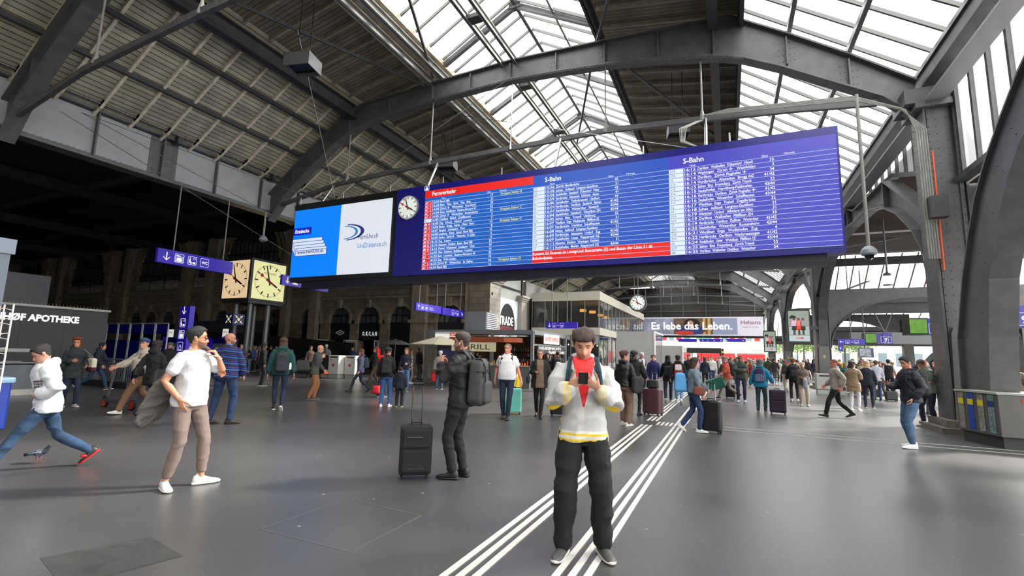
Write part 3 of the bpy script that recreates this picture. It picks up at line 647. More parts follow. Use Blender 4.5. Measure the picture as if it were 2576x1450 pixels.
for x, y, z in ((-10.9,38.2,5.2),(-10.2,38.6,5.1),(-9.7,39.5,4.9),(-9.5,40.4,4.8)):
    mb = MB().lathe((0,0,0), [(.01,.2),(.27,.2),(.27,0),(.01,0)], 16); p = mb.build('pendant_lamp', SHADE, None, False, None, 'lamp', 'warm drum lamps upstairs in the glass restaurant'); p.location = (x,y,z)
    p['label'] = 'warm drum-shaped pendant lamp behind the upper restaurant glass'; MB().tube((0,0,.2), (0,0,.75), .012, n=5).build('cord', BLACK, p)
for i in range(9):
    mb = MB().ell((0,0,0), .055, .055, .06, 8, 6); p = mb.build('bulb_lamp', mat('lit_bulb', (1,.85,.6), .5, emit=8), None, False, 'small bright bulb hanging in the lower restaurant window', 'lamp', 'bare bulbs in the lower restaurant windows')
    p.location = (-14.3+i*.58, 37.4+(i*7 % 3)*.35, 2.35+(i*5 % 3)*.05); MB().tube((0,0,.05), (0,0,.85), .006, n=4).build('cord', BLACK, p)
# plain concrete stair blocks in front of the restaurant, farther down the hall
CONC = mat('smooth_concrete', (.60,.60,.59), .7, 0, .05, 1)
def stairblock(px0, px1, ptop, Y, d, label):
    a = U(px0, ptop, 1, Y); c = U(px1, ptop, 1, Y); z = a.z
    o = MB().box((0,0,0), (c.x-a.x,d,z)).build('stair_enclosure', CONC, None, False, label, 'stair block'); o.location = (a.x,Y,0)
    MB().box((c.x-a.x,0.1,.1), (c.x-a.x+.05,d-.1,z-.05)).build('glass_side', CLEAR, o)
    MB().box((c.x-a.x-.02,-.05,0), (c.x-a.x+.08,.05,z+.02)).box((c.x-a.x-.02,-.03,z-.1), (c.x-a.x+.08,d,z)).build('edge_frame', mat('white_metal', (.85,.85,.85), .4), o); return o
stairblock(1551, 1645, 834, 33.0, 4.5, 'big grey concrete stair enclosure left of the stripes'); stairblock(1663, 1716, 870, 41.0, 4, 'smaller grey concrete stair enclosure behind the larger one')
# ---------------------------------------------------------------- food kiosk with the grill counter
e_ = empty('food_kiosk', (-11.5,21,0), 'grey glass food kiosk with copper canopy and GRILL sign', 'kiosk'); OO = Vector((11.5,-21,0))
KG = mat('kiosk_grey_frame', (.42,.43,.44), .4)
kx0, kx1, kz, ky = -14.45, -8.45, 2.68, 21
f = MB()
for x in (kx0, -12.3, -10.6, kx1): rb(f, (x-.07,ky-.07,0), (x+.07,ky+.07,kz))
for z, h in ((0,.12),(kz-.16,.16)): rb(f, (kx0,ky-.08,z), (kx1,ky+.08,z+h))
rb(f, (kx1-.07,ky,0), (kx1+.07,ky+5,.12)); rb(f, (kx1-.07,ky,kz-.16), (kx1+.07,ky+5,kz)); rb(f, (kx1-.07,ky+4.9,0), (kx1+.07,ky+5.04,kz)); rb(f, (kx1-.05,ky+2.4,0), (kx1+.05,ky+2.5,kz)); rb(f, (kx1-.06,ky,2.0), (kx1+.06,ky+5,2.08))
rb(f, (kx0,ky,kz), (kx1,ky+5,kz+.06)); f.build('frame', KG, e_)
mb = MB(); mb.quad(*[Vector(p)+OO for p in ((kx0,ky,.1),(-12.3,ky,.1),(-12.3,ky,kz-.1),(kx0,ky,kz-.1))]); mb.build('window_panes', CLEAR, e_)
for nm, z0, z1 in (('counter',.0,1.0),): 
    mb = MB(); rb(mb, (-12.2,ky-.3,0), (kx1,ky+.4,1.0)); rb(mb, (kx1-.2,ky,0), (kx1+.15,ky+4.9,.95)); mb.build('counter', mat('counter_grey', (.38,.38,.38), .5), e_)
mb = MB(); rb(mb, (-12.2,ky-.36,1.0), (kx1+.05,ky+.45,1.04)); rb(mb, (kx1-.2,ky,.95), (kx1+.2,ky+4.9,.99)); mb.build('worktop', CHROME, e_)
mb = MB(); rb(mb, (kx0+.3,ky+4.7,.1), (kx1-.2,ky+4.8,kz-.1)); mb.build('back_wall', mat('kiosk_interior', (.40,.27,.17), .8, 0, .5, 2), e_)
mb = MB(); P = [(-13.0,-.1),(-12.6,-.75),(-9.6,-.75),(-9.0,-.45),(-9.0,.1)]; mb.prism(P, lambda u, v, k: Vector((u,ky+v,2.12+.22*k))+OO); mb.build('canopy', mat('copper_canopy', (.62,.29,.16), .35, .4, .1, 3), e_)
mb = MB(); rb(mb, (-12.55,ky-.6,1.66), (-10.1,ky-.55,2.1)); mb.build('grill_sign', mat('cream_sign', (.85,.80,.66), .5, emit=.5), e_)
PF = lambda u, v, w: Vector((u,ky-.61,v))+OO
mb = MB(); write(mb, 'GRILL', -11.9, 1.76, .24, PF, w=1.5); mb.prism([(-12.3,1.7),(-12.15,1.88),(-12.3,2.06),(-12.42,1.88)], lambda u, v, k: PF(u, v, 0)); mb.build('sign_lettering', mat('brown_sign_print', (.30,.14,.08), .6), e_)
def kside(nm, y0, y1, z0, z1, m): mb = MB(); rb(mb, (kx1+.08,y0,z0), (kx1+.12,y1,z1)); return mb.build(nm, m, e_)
kside('express_sign', ky+1.3, ky+3.6, 2.12, 2.62, mat('lit_white_sign', (.95,.95,.93), .5, emit=.8)); kside('menu_board', ky+.4, ky+4.7, 1.6, 2.02, mat('chalk_black', (.12,.12,.12), .6))
PF2 = lambda u, v, w: Vector((kx1+.13,u,v))+OO
mb = MB(); write(mb, 'BUFFET EXPRESS', ky+1.42, 2.27, .2, PF2, w=2.05, bold=.02); write(mb, 'ESS', -13.0, 2.42, .16, lambda u, v, w: Vector((u,ky-.1,v))+OO, w=.5, bold=.03)
mb.build('express_lettering', mat('orange_red_print', (.85,.22,.10), .5, emit=.3), e_)
mb = MB(); rb(mb, (-13.9,ky-.08,2.3), (-12.35,ky-.06,2.62)); mb.build('window_sign', MATS['lit_white_sign'], e_)
mb = MB(); write(mb, 'HAUSGEMACHTE', ky+.55, 1.84, .13, PF2, w=3.3, bold=.02); write(mb, 'SANDWICHES', ky+1.9, 1.64, .13, PF2, w=2.6, bold=.02); mb.build('menu_lettering', WHITE, e_)
random.seed(3)
for i in range(26):
    x = -12.0+i*.135; c = random.choice([(.75,.25,.12),(.85,.55,.2),(.2,.45,.2),(.8,.8,.75),(.7,.15,.1)])
    nm = random.choice(('bottle', 'jar', 'pastry_box')); mb = MB()
    if nm == 'bottle': mb.lathe((0,0,0), [(.035,0),(.035,.14),(.014,.19),(.014,.24)], 8)
    elif nm == 'jar': mb.lathe((0,0,0), [(.045,0),(.045,.12),(.04,.13)], 8)
    else: mb.box((-.05,-.05,0), (.05,.05,.1))
    o = mb.build(nm, mat('goods_%d%d%d' % tuple(int(9*k) for k in c), c, .5), None, False, 'small %s among the goods on the kiosk counter under the canopy' % nm.replace('_', ' '), 'goods', 'goods on the grill counter (%s)' % nm); o.location = (x,ky-.15,1.04)
mb = MB(); rb(mb, (kx0+.2,ky+1.0,.1), (-13.2,ky+1.1,1.75)); mb.build('blue_inner_panel', mat('kiosk_inner_blue', (.08,.14,.62), .4), e_)
for k in range(3):
    mb = MB(); rb(mb, (kx0+.25+k*.42,ky+.3,.1), (kx0+.62+k*.42,ky+.8,1.15-.1*(k % 2))); mb.build('yellow_box', mat('kiosk_box_yellow', (.85,.62,.06), .4), e_)
for r_ in range(3):
    z = 1.12+r_*.3; mb = MB(); rb(mb, (-12.1,ky+4.3,z), (kx1-.3,ky+4.7,z+.03)); mb.build('shelf', KG, e_)
    for i in range(22):
        c = random.choice([(.75,.25,.12),(.85,.55,.2),(.25,.45,.2),(.8,.8,.75),(.6,.4,.25)]); o = MB().lathe((0,0,0), [(.045,0),(.045,.13),(.018,.18),(.018,.22)], 8).build('bottle', mat('goods_%d%d%d' % tuple(int(9*k) for k in c), c, .5), None, False, 'small bottle on the %s shelf at the back of the food kiosk' % ('lowest','middle','top')[r_], 'goods', 'bottles on the %s kiosk shelf' % ('lowest','middle','top')[r_]); o.location = (-11.95+i*.145,ky+4.45,z+.03)
for i in range(12):
    c = ((.85,.45,.1),(.3,.5,.2),(.75,.2,.1))[i % 3]; o = MB().lathe((0,0,0), [(.05,0),(.05,.14),(.03,.2)], 8).build('sauce_jar', mat('jar_%d' % (i % 3), c, .4), None, False, '%s jar standing on the side counter of the food kiosk' % ('orange','green','red')[i % 3], 'goods', '%s jars on the side counter of the kiosk' % ('orange','green','red')[i % 3]); o.location = (kx1+.0,ky+.7+i*.32,.99)
# vent box on the kiosk roof
o = MB().box((0,0,0), (1.2,1.3,.95)).build('ventilation_box', mat('vent_grey', (.48,.49,.52), .4, 0, .08, 2), None, False, 'pale grey ventilation box on the kiosk roof', 'ventilation unit'); o.location = (-12.45,21.5,kz+.06)
mb = MB()
for k in range(9): mb.box((1.2,.05,.08+k*.095), (1.25,1.25,.13+k*.095))
mb.build('louvres', mat('white_metal', (.85,.85,.85), .4), o)
# parasols of the kiosk terrace
def parasol(x, y, z, r, m, label, pole=0):
    e = empty('parasol', (x,y,0 if pole else z), label, 'parasol'); zz = z if pole else 0
    n = 8; P = [Vector((r*cos(2*pi*i/n+.4), r*sin(2*pi*i/n+.4), zz)) for i in range(n)]; t = Vector((0,0,zz+r*.28)); mb = MB()
    mb.add(P+[t]+[p+Vector((0,0,-.04)) for p in P]+[t-Vector((0,0,.04))], [(i,(i+1) % n,8) for i in range(n)]+[((i+1) % n+9,i+9,17) for i in range(n)]+[(i,i+9,(i+1) % n+9,(i+1) % n) for i in range(n)])
    mb.build('canopy', m, e)
    if pole: MB().tube((0,0,0), (0,0,z+.2), .03).build('pole', BLACK, e)
    return e
parasol(-12.9, 18.9+1.0, 1.95, 1.5, mat('cream_canvas', (.80,.76,.66), .8), 'cream parasol beside the food kiosk', 1)
# ================================================================ end wall and street beyond
EW = mat('dark_end_wall_panels', (.17,.155,.14), .7, 0, .2, .5)
S(MB().box((-20,Y1,8.15), (5.2,Y1+.15,12.9)), 'wall_end', EW)
mb = MB()
for k in range(8): mb.box((-20+k*3.4,Y1-.12,8.15), (-19.85+k*3.4,Y1,12.9))
for z in (8.9,10.3,11.7): mb.box((-20,Y1-.1,z), (5.2,Y1,z+.14))
S(mb, 'trim_92', IRON)
# backlit banner
BY = Y1-.3
a = U(1920,797,1,BY); c = U(1920,846,1,BY); bx0, bx1, bz0, bz1 = -20.5, a.x, c.z, a.z
e_ = empty('advertising_banner', ((bx0+bx1)/2,BY,bz0), 'long backlit banner reading Es lebe das Leben across the end of the hall', 'banner'); OO = Vector((-(bx0+bx1)/2,-BY,-bz0))
def bb(mb, x0, x1, z0, z1, y0=0, y1=.02): return mb.box(Vector((x0,BY+y0,z0))+OO, Vector((x1,BY+y1,z1))+OO)
bb(MB(), bx0, bx1+.1, bz0-.35, bz1+.1, .1, .3).build('frame', BLACK, e_)
bb(MB(), bx0, bx1, bz0, bz1, 0, .1).build('backlit_sheet', mat('banner_white', (.90,.89,.93), .5, emit=.7), e_)
def pX(px): return U(px,820,1,BY).x
bb(MB(), bx0, pX(1855), bz0+.18, bz1-.18, -.02, 0).build('street_picture', mat('banner_picture_grey', (.55,.56,.63), .5, 0, .6, .7, emit=.3), e_)
bb(MB(), pX(1695), pX(1793), bz0+.18, bz1-.18, -.03, -.02).build('dark_facade_picture', mat('banner_picture_brown', (.36,.28,.22), .5, 0, .6, 1.2, emit=.2), e_)
bb(MB(), pX(1793), pX(1855), bz0+.18, bz1-.18, -.03, -.02).build('pale_facade_picture', mat('banner_picture_blue', (.66,.70,.82), .5, emit=.5), e_)
bb(bb(MB(), pX(1768), pX(1775), bz0+.2, bz1-.2, -.04, -.03), pX(1780), pX(1787), bz0+.2, bz1-.2, -.04, -.03).build('shutters_picture', mat('banner_picture_ochre', (.72,.55,.28), .5, emit=.3), e_)
P = lambda px, py: (U(px,py,1,BY-.05).x, U(px,py,1,BY-.05).z)
def blob(px, py, rx, ry, nm, m, dy):
    cx, cz = P(px, py); return MB().prism([(cx+rx*cos(t*pi/10), cz+ry*sin(t*pi/10)) for t in range(20)], lambda u, v, k: Vector((u,BY-dy-.005*k,v))+OO).build(nm, m, e_)
blob(1738,831,2.2,.75,'coat_picture',mat('banner_navy_coat', (.16,.20,.42), .6, emit=.2),.035); blob(1722,838,1.4,.38,'sleeve_picture',mat('banner_red', (.70,.20,.13), .6, emit=.2),.045)
blob(1740,814,1.2,.78,'hair_picture',mat('banner_dark_hair', (.10,.07,.06), .7),.055); blob(1737,815,.45,.52,'face_picture',mat('banner_skin', (.72,.52,.42), .6, emit=.2),.065)
mb = MB(); PF = lambda u, v, w: Vector((u,BY-.1,v))+OO
write(mb, 'Es lebe das Leben.', pX(1639), bz0+.95, 1.15, PF, w=pX(1842)-pX(1639), bold=.02); mb.build('lettering', mat('banner_letters', (1,1,1), .5, emit=1.1), e_)
mb = MB(); write(mb, 'Helsana', pX(1864), bz0+1.75, .62, PF, w=pX(1914)-pX(1864)); write(mb, 'Engagiert für das Leben.', pX(1868), bz0+1.25, .2, PF, w=pX(1909)-pX(1868)); mb.build('name_lettering', mat('banner_maroon', (.45,.10,.25), .5, emit=.15), e_)
# blue direction signs below the banner
def hangsign(name, x0, x1, y, z0, z1, label, axis='X', glyphs=(), rods=(), th=.12, group=None, m=None, cat='sign', side=-1):
    e = empty(name, ((x0+x1)/2,y,z0) if axis == 'X' else (y,(x0+x1)/2,z0), label, cat, group)
    L = x1-x0; h = z1-z0
    if axis == 'X': F = lambda u, v, w: Vector((u-L/2,-th/2-.006-w,v)); MB().box((-L/2,-th/2,0), (L/2,th/2,h)).build('panel', m or BLUE, e)
    else: F = lambda u, v, w: Vector((side*(th/2+.006+w),(u if side > 0 else L-u)-L/2,v)); MB().box((-th/2,-L/2,0), (th/2,L/2,h)).build('panel', m or BLUE, e)
    mb = MB()
    for g in glyphs: glyph(mb, g, F, h)
    if mb.v: mb.build('lettering', WEMIT, e)
    for u, z in rods:
        p = (u-L/2,0,h) if axis == 'X' else (0,u-L/2,h); MB().tube(p, (p[0],p[1],z-z0), .022, n=6).build('hanging_rod', IRONL, e)
    return e
def ringline(mb, pts, F, t, closed=True):
    """outline strip of width t along pts"""
    n = len(pts)
    for i in range(n if closed else n-1):
        (a, b1), (c, d) = pts[i], pts[(i+1) % n]; L = hypot(c-a, d-b1) or 1; nx, ny = -(d-b1)/L*t/2, (c-a)/L*t/2; ex, ey = (c-a)/L*t/2, (d-b1)/L*t/2
        mb.add([F(a-ex+nx,b1-ey+ny,0),F(a-ex-nx,b1-ey-ny,0),F(c+ex-nx,d+ey-ny,0),F(c+ex+nx,d+ey+ny,0)], [(0,1,2,3)])
def rrect(x, y, w, h, r):
    P = []
    for cx, cy, a0 in ((x+w-r,y+r,-pi/2),(x+w-r,y+h-r,0),(x+r,y+h-r,pi/2),(x+r,y+r,pi)): P += [(cx+r*cos(a0+pi/2*k/3), cy+r*sin(a0+pi/2*k/3)) for k in range(4)]
    return P
def poly(mb, pts, F): 
    n = len(mb.v); mb.v += [tuple(F(a, b1, 0)) for a, b1 in pts]
    for t in tess(pts): mb.f.append(tuple(i+n for i in t)); mb.m.append(0)
def disc(mb, x, y, r, F, n=14): poly(mb, [(x+r*cos(2*pi*i/n), y+r*sin(2*pi*i/n)) for i in range(n)], F)
def glyph(mb, g, F, h):
    k, u = g[0], g[1]; s = h*.62; y0 = h*.19
    if k in ('down', 'up', 'left', 'right', 'dr'):
        c, m_ = u+s/2, h/2; a = {'down': -pi/2, 'up': pi/2, 'left': pi, 'right': 0, 'dr': -pi/4}[k]
        R_ = lambda x, y: (c+x*cos(a)-y*sin(a), m_+x*sin(a)+y*cos(a))
        poly(mb, [R_(-s*.5,-s*.06),R_(s*.4,-s*.06),R_(s*.4,s*.06),R_(-s*.5,s*.06)], F)
        for t in (-1, 1): poly(mb, [R_(s*.5,0),R_(s*.12,t*s*.36),R_(s*.0,t*s*.36),R_(s*.36,0)], F)
    elif k == 'box': ringline(mb, rrect(u, y0, g[3] if len(g) > 3 else s, s, s*.12), F, h*.025); write(mb, g[2], u+(g[3] if len(g) > 3 else s)/2, y0+s*.14, s*.42, F, bold=.02, align='c')
    elif k == 'text': write(mb, g[2], u, h*.3, h*.32, F, bold=.02)
    elif k == 'small':
        for i, t in enumerate(g[2]): write(mb, t, u, h*.52-i*h*.24, h*.14, F, bold=.01)
    elif k == 'wc': ringline(mb, rrect(u, y0, s, s, s*.12), F, h*.025); write(mb, 'WC', u+s*.5, y0+s*.32, s*.34, F, w=s*.74, bold=.03, align='c')
    elif k == 'bag':
        ringline(mb, rrect(u, y0, s, s, s*.12), F, h*.025); ringline(mb, [(u+s*.1,y0+s*.72),(u+s*.1,y0+s*.1),(u+s*.9,y0+s*.1),(u+s*.9,y0+s*.72)], F, h*.03)
        poly(mb, rrect(u+s*.2, y0+s*.15, s*.6, s*.42, s*.05), F); ringline(mb, [(u+s*.38,y0+s*.57),(u+s*.38,y0+s*.68),(u+s*.62,y0+s*.68),(u+s*.62,y0+s*.57)], F, h*.02, False)
        disc(mb, u+s*.2, y0+s*.83, s*.07, F); poly(mb, [(u+s*.2,y0+s*.8),(u+s*.6,y0+s*.8),(u+s*.6,y0+s*.86),(u+s*.2,y0+s*.86)], F)
    elif k == 'wait':
        ringline(mb, rrect(u, y0, s, s, s*.12), F, h*.025); disc(mb, u+s*.24, y0+s*.82, s*.07, F); poly(mb, [(u+s*.14,y0+s*.3),(u+s*.3,y0+s*.3),(u+s*.3,y0+s*.7),(u+s*.16,y0+s*.7)], F)
        poly(mb, [(u+s*.16,y0+s*.3),(u+s*.46,y0+s*.3),(u+s*.46,y0+s*.08),(u+s*.4,y0+s*.08),(u+s*.4,y0+s*.4),(u+s*.16,y0+s*.42)], F); ringline(mb, [(u+s*.12,y0+s*.1),(u+s*.12,y0+s*.55)], F, h*.02, False)
        ringline(mb, [(u+s*.74+s*.13*cos(t*pi/6), y0+s*.76+s*.13*sin(t*pi/6)) for t in range(12)], F, h*.02); poly(mb, rrect(u+s*.56, y0+s*.1, s*.34, s*.24, s*.04), F)
    elif k == 'shop':
        ringline(mb, rrect(u, y0, s, s, s*.12), F, h*.025); ringline(mb, [(u+s*.28,y0+s*.1),(u+s*.72,y0+s*.1),(u+s*.68,y0+s*.5),(u+s*.32,y0+s*.5)], F, h*.03); ringline(mb, [(u+s*.4,y0+s*.5),(u+s*.42,y0+s*.66),(u+s*.58,y0+s*.66),(u+s*.6,y0+s*.5)], F, h*.025, False)
    elif k in ('tram', 'bus'):
        if len(g) < 3: ringline(mb, rrect(u, y0, s, s, s*.12), F, h*.025)
        poly(mb, rrect(u+s*.18, y0+s*.25, s*.64, s*.34, s*.08), F); ringline(mb, [(u+s*.3,y0+s*.6),(u+s*.5,y0+s*.75),(u+s*.7,y0+s*.6)], F, h*.02, False); disc(mb, u+s*.34, y0+s*.2, s*.06, F, 8); disc(mb, u+s*.66, y0+s*.2, s*.06, F, 8)
    elif k == 'dash': poly(mb, [(u,h*.44),(u+s*.4,h*.44),(u+s*.4,h*.52),(u,h*.52)], F)
def pxsign(name, px0, px1, pt, pb, Y, label, **k):
    a = U(px0, pt, 1, Y); c = U(px1, pb, 1, Y); return hangsign(name, a.x, c.x, Y, min(a.z, c.z), max(a.z, U(px0,pt,1,Y).z), label, **k)
pxsign('direction_sign', 1706, 1753, 853, 861, 79.4, 'blank blue sign bar below the banner, leftmost of its row', rods=((.5,5.0),(2,5.0)))
pxsign('direction_sign', 1760, 1819, 853, 861, 79.4, 'blue sign with down arrow and 21 22, below the banner', glyphs=(('down',.3),('text',1.1,'21'),('text',2.0,'22'),('tram',2.9,1),('bus',3.7,1)), rods=((.5,5.0),(3,5.0)))
pxsign('direction_sign', 1826, 1876, 853, 861, 79.4, 'blue sign with a right arrow at its end, below the banner', glyphs=(('tram',2.2,1),('right',3.0)), rods=((.5,5.0),(2.6,5.0)))
# street: white building with red shopfront, tram stop, trees, lamp masts
SY = 108
WB = mat('white_modern_facade', (.80,.81,.80), .6, 0, .05, 1); RED = mat('red_shopfront', (.80,.10,.11), .5, emit=.15); GLB = mat('blue_grey_glazing', (.45,.52,.55), .2)
def block(name, px0, px1, z, Y, d, m, label, cat='building'):
    a = U(px0, 900, 1, Y).x; c = U(px1, 900, 1, Y).x; o = MB().box((0,0,0), (c-a,d,z)).build(name, m, None, False, label, cat); o.location = (a,Y,-.05); return o, c-a
o, w = block('department_store', 1560, 1925, 16, SY, 20, WB, 'white department store with red stripes seen under the banner')
for k in range(int(w/1.5)): MB().box((k*1.5+.1,-.1,5.4), (k*1.5+1.1,0,10.5)).build(*(('red_panel', RED, o) if (k*7) % 5 < 3 else ('window', GLB, o)))
0; MB().box((w*.42,-.14,.2), (w+.0,-.0,2.7)).build('red_shop_band', RED, o); MB().box((0,-.3,2.9), (w,0,5.0)).build('stone_band', mat('pale_stone_band', (.70,.68,.65), .7, 0, .1, .5), o)
MB().box((w*.5,-.2,5.6), (w*.66,-.1,7.4)).build('green_billboard', mat('green_advert', (.25,.60,.42), .5, 0, .3, .5), o)
o, w = block('tram_shelter', 1714, 1815, 3.2, 92, 3, BLACK, 'black flat-roofed tram shelter outside the hall', 'shelter'); o.data = MB().box((0,0,2.6), (w,3,3.5)).box((w-.3,0,0), (w,.3,2.6)).box((0,0,0), (.3,.3,2.6)).box((w*.5,0,0), (w*.5+.12,.12,2.6)).mesh('tram_shelter', BLACK)
for px, Y, l in ((1852,90,'tall white lamp mast outside the hall, right of the shelter'),(1741,95,'white forked mast outside the hall, left one of the pair'),(1749,96,'white forked mast outside the hall, right one of the pair')):
    x = U(px,900,1,Y).x; o = MB().tube((0,0,-.05), (0,0,9), .14 if Y == 90 else .28).build('lamp_mast', WHITE, None, False, l, 'mast'); o.location = (x,Y,0)
    if Y > 90: MB().beam((0,0,5.2), ((-3 if px < 1745 else 3.2),0,2.9), .2, .3).build('strut', WHITE, o)
x = U(1818,893,1,88).x; o = MB().box((-.16,-.1,2.2), (.16,.1,3.3)).tube((0,0,-.05), (0,0,2.3), .06).build('traffic_light', BLACK, None, False, 'traffic light glowing orange in the street beyond the hall', 'traffic light'); o.location = (x,88,0)
MB().lathe((0,-.11,2.75), [(.0,0),(.11,.0),(.11,.04)], 12, (0,-1,0)).build('orange_lamp', mat('orange_signal', (1,.5,.1), .5, emit=6), o)
# pale houses farther right, seen through the arches
FAC = mat('pale_house_front', (.82,.82,.79), .8, 0, .06, 1)
for px0, px1, z, Y, l in ((1925,1968,16,125,'pale house front behind the trees, left one'),(1968,2075,15,150,'long pale house front at the end of the tree-lined street'),(2110,2200,17,100,'pale house front beside the tall white mast, seen through the arch'),(2200,2420,14,92,'long pale office front with tall window bands beyond the tracks'),(2420,2700,9,92,'pale office front at the right edge beyond the trains')):
    o, w = block('street_house', px0, px1, z, Y, 8, FAC, l); n = int(w/2.2)
    for k in range(n):
        for j in range(int(z/3.4)): MB().box((k*2.2+.5,-.05,1.2+j*3.4), (k*2.2+1.6,.02,3.2+j*3.4)).build('window', GLB, o)
LEAF = mat('spring_green_leaves', (.46,.58,.28), .7, 0, .4, 2); BARK = mat('tree_bark', (.30,.26,.22), .9)
def tree(px, Y, h, label, seed):
    x = U(px,900,1,Y).x; e = empty('street_tree', (x,Y,-.05), label, 'tree', 'trees in the street beyond the arches'); rnd = random.Random(seed)
    t = MB().tube((0,0,0), (.1,0,h*.6), .16, .08, 8)
    for k in range(5): a = rnd.uniform(0, 6.28); t.tube((0,0,h*(.3+.06*k)), (1.3*cos(a),1.3*sin(a),h*(.55+.08*k)), .06, .02, 5)
    t.build('trunk', BARK, e); l = MB()
    for k in range(1300):
        a, b1 = rnd.uniform(0, 6.28), rnd.uniform(-1, 1); r = rnd.uniform(.3, 1)**.5*h*.28; c = Vector((r*cos(a)*sqrt(1-b1*b1), r*sin(a)*sqrt(1-b1*b1), h*.66+r*1.2*b1))
        s_ = rnd.uniform(.10,.22); d1 = Vector((rnd.uniform(-1,1),rnd.uniform(-1,1),rnd.uniform(-1,1))).normalized()*s_; d2 = d1.cross(Vector((rnd.random(),rnd.random(),1))).normalized()*s_
        l.quad(c-d1, c-d2*.6, c+d1, c+d2*.6)
    l.build('foliage', LEAF, e)
for i, (px, Y, h) in enumerate(((1984,100,9),(2006,121,10),(2022,96,8.5),(2046,104,9.5),(2125,90,9),(2165,88,9),(1950,118,9))): tree(px, Y, h, 'street tree with fresh green leaves beyond the %s' % ('pillars in the middle distance' if px < 2100 else 'arch right of the second pillar'), i)
# ================================================================ platform side at right
# saw-tooth glass roofs whose slopes fall away from the viewer
def shed(Y, zb, zt, dy, n, label):
    p = S(MB().quad((5.6,Y,zb), (60,Y,zb), (60,Y-dy,zt), (5.6,Y-dy,zt)), n, SKYGL); mb = MB(); x = 6.2
    while x < 60: mb.beam((x,Y,zb-.03), (x,Y-dy,zt-.03), .06, .1); x += .82 if Y < 45 else 1.3
    mb.build('glazing_bars', mat('rusty_glazing_bar', (.28,.20,.17), .6), p)
    S(MB().box((5.6,Y-.1,zb-1.15), (60,Y+.2,zb-.45)).box((5.6,Y-.2,zb-.45), (60,Y+.1,zb-.02)), n.replace('window', 'trim')+'1', IROND)
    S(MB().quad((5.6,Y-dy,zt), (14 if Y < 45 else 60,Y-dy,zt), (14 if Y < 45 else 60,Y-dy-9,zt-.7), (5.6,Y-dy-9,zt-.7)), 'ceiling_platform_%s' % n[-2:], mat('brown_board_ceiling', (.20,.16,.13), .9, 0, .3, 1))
shed(40,6.15,8.6,3,'window_70','a'); shed(58,5.2,6.75,2.6,'window_71','b'); shed(74,4.9,6.6,2.6,'window_72','c')
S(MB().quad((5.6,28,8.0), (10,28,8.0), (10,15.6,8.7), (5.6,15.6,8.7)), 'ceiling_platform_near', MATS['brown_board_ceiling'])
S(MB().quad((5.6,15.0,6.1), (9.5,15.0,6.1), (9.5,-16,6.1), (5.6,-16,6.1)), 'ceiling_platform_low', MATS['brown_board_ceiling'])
mb = MB()
for z, y in ((8.3,36.5),(8.6,30),(8.9,22)): mb.box((5.6,y,z-.5), (60,y+.2,z))
S(mb, 'trim_93', IROND)
for x0, z0, x1, z1, y, l in ((6.2,6.0,12,8.4,38.9,'long thin roof strut rising to the right beyond the arch'),(12,8.4,14,5.9,38.9,'dark roof strut falling to the right beyond the arch'),(5.5,7.7,16,9.2,30,'thin tie bar under the dark platform ceiling')):
    MB().beam((x0,y,z0), (x1,y,z1), .09, .12).build('roof_strut', IRON, None, False, l, 'brace')
# platform-side arches running away to the right, perpendicular to the hall
def cross_arch(y, x0, w, rise, z, label):
    e = empty('platform_arch', (x0,y,0), label, 'iron arch'); P = [(.1,2.2)]+[(w/2-(w/2-.25)*cos(t*pi/20), z-rise+rise*sin(t*pi/20)) for t in range(21)]+[(w-.1,2.2)]
    mb = MB(); Q = P+[(w+.3,2.2),(w+.3,z+.55),(-.3,z+.55),(-.3,2.2)]; mb.prism(Q, lambda u, v, k: (u,-.04+.08*k,v)); mb.build('web_plate', IRON, e)
    f = MB()
    for p, q in zip(P, P[1:]): f.beam((p[0],0,p[1]), (q[0],0,q[1]), .4, .05)
    f.build('flange', IRON, e); MB().box((w-.35,-.3,0), (w+.35,.3,z)).build('column', IRON, e)
cross_arch(TY-.2, 5.5, 9, 3.4, 5.9, 'grey iron arch leading right from the big pillar'); cross_arch(33.9, 5.4, 9, 2.9, 5.4, 'grey iron arch leading right from the second pillar'); cross_arch(52.5, 5.4, 9, 2.9, 5.4, 'grey iron arch leading right from the third pillar')
S(MB().box((9,46,3.1), (45,46.4,4.0)), 'trim_94', mat('grey_transom', (.33,.34,.35), .5))
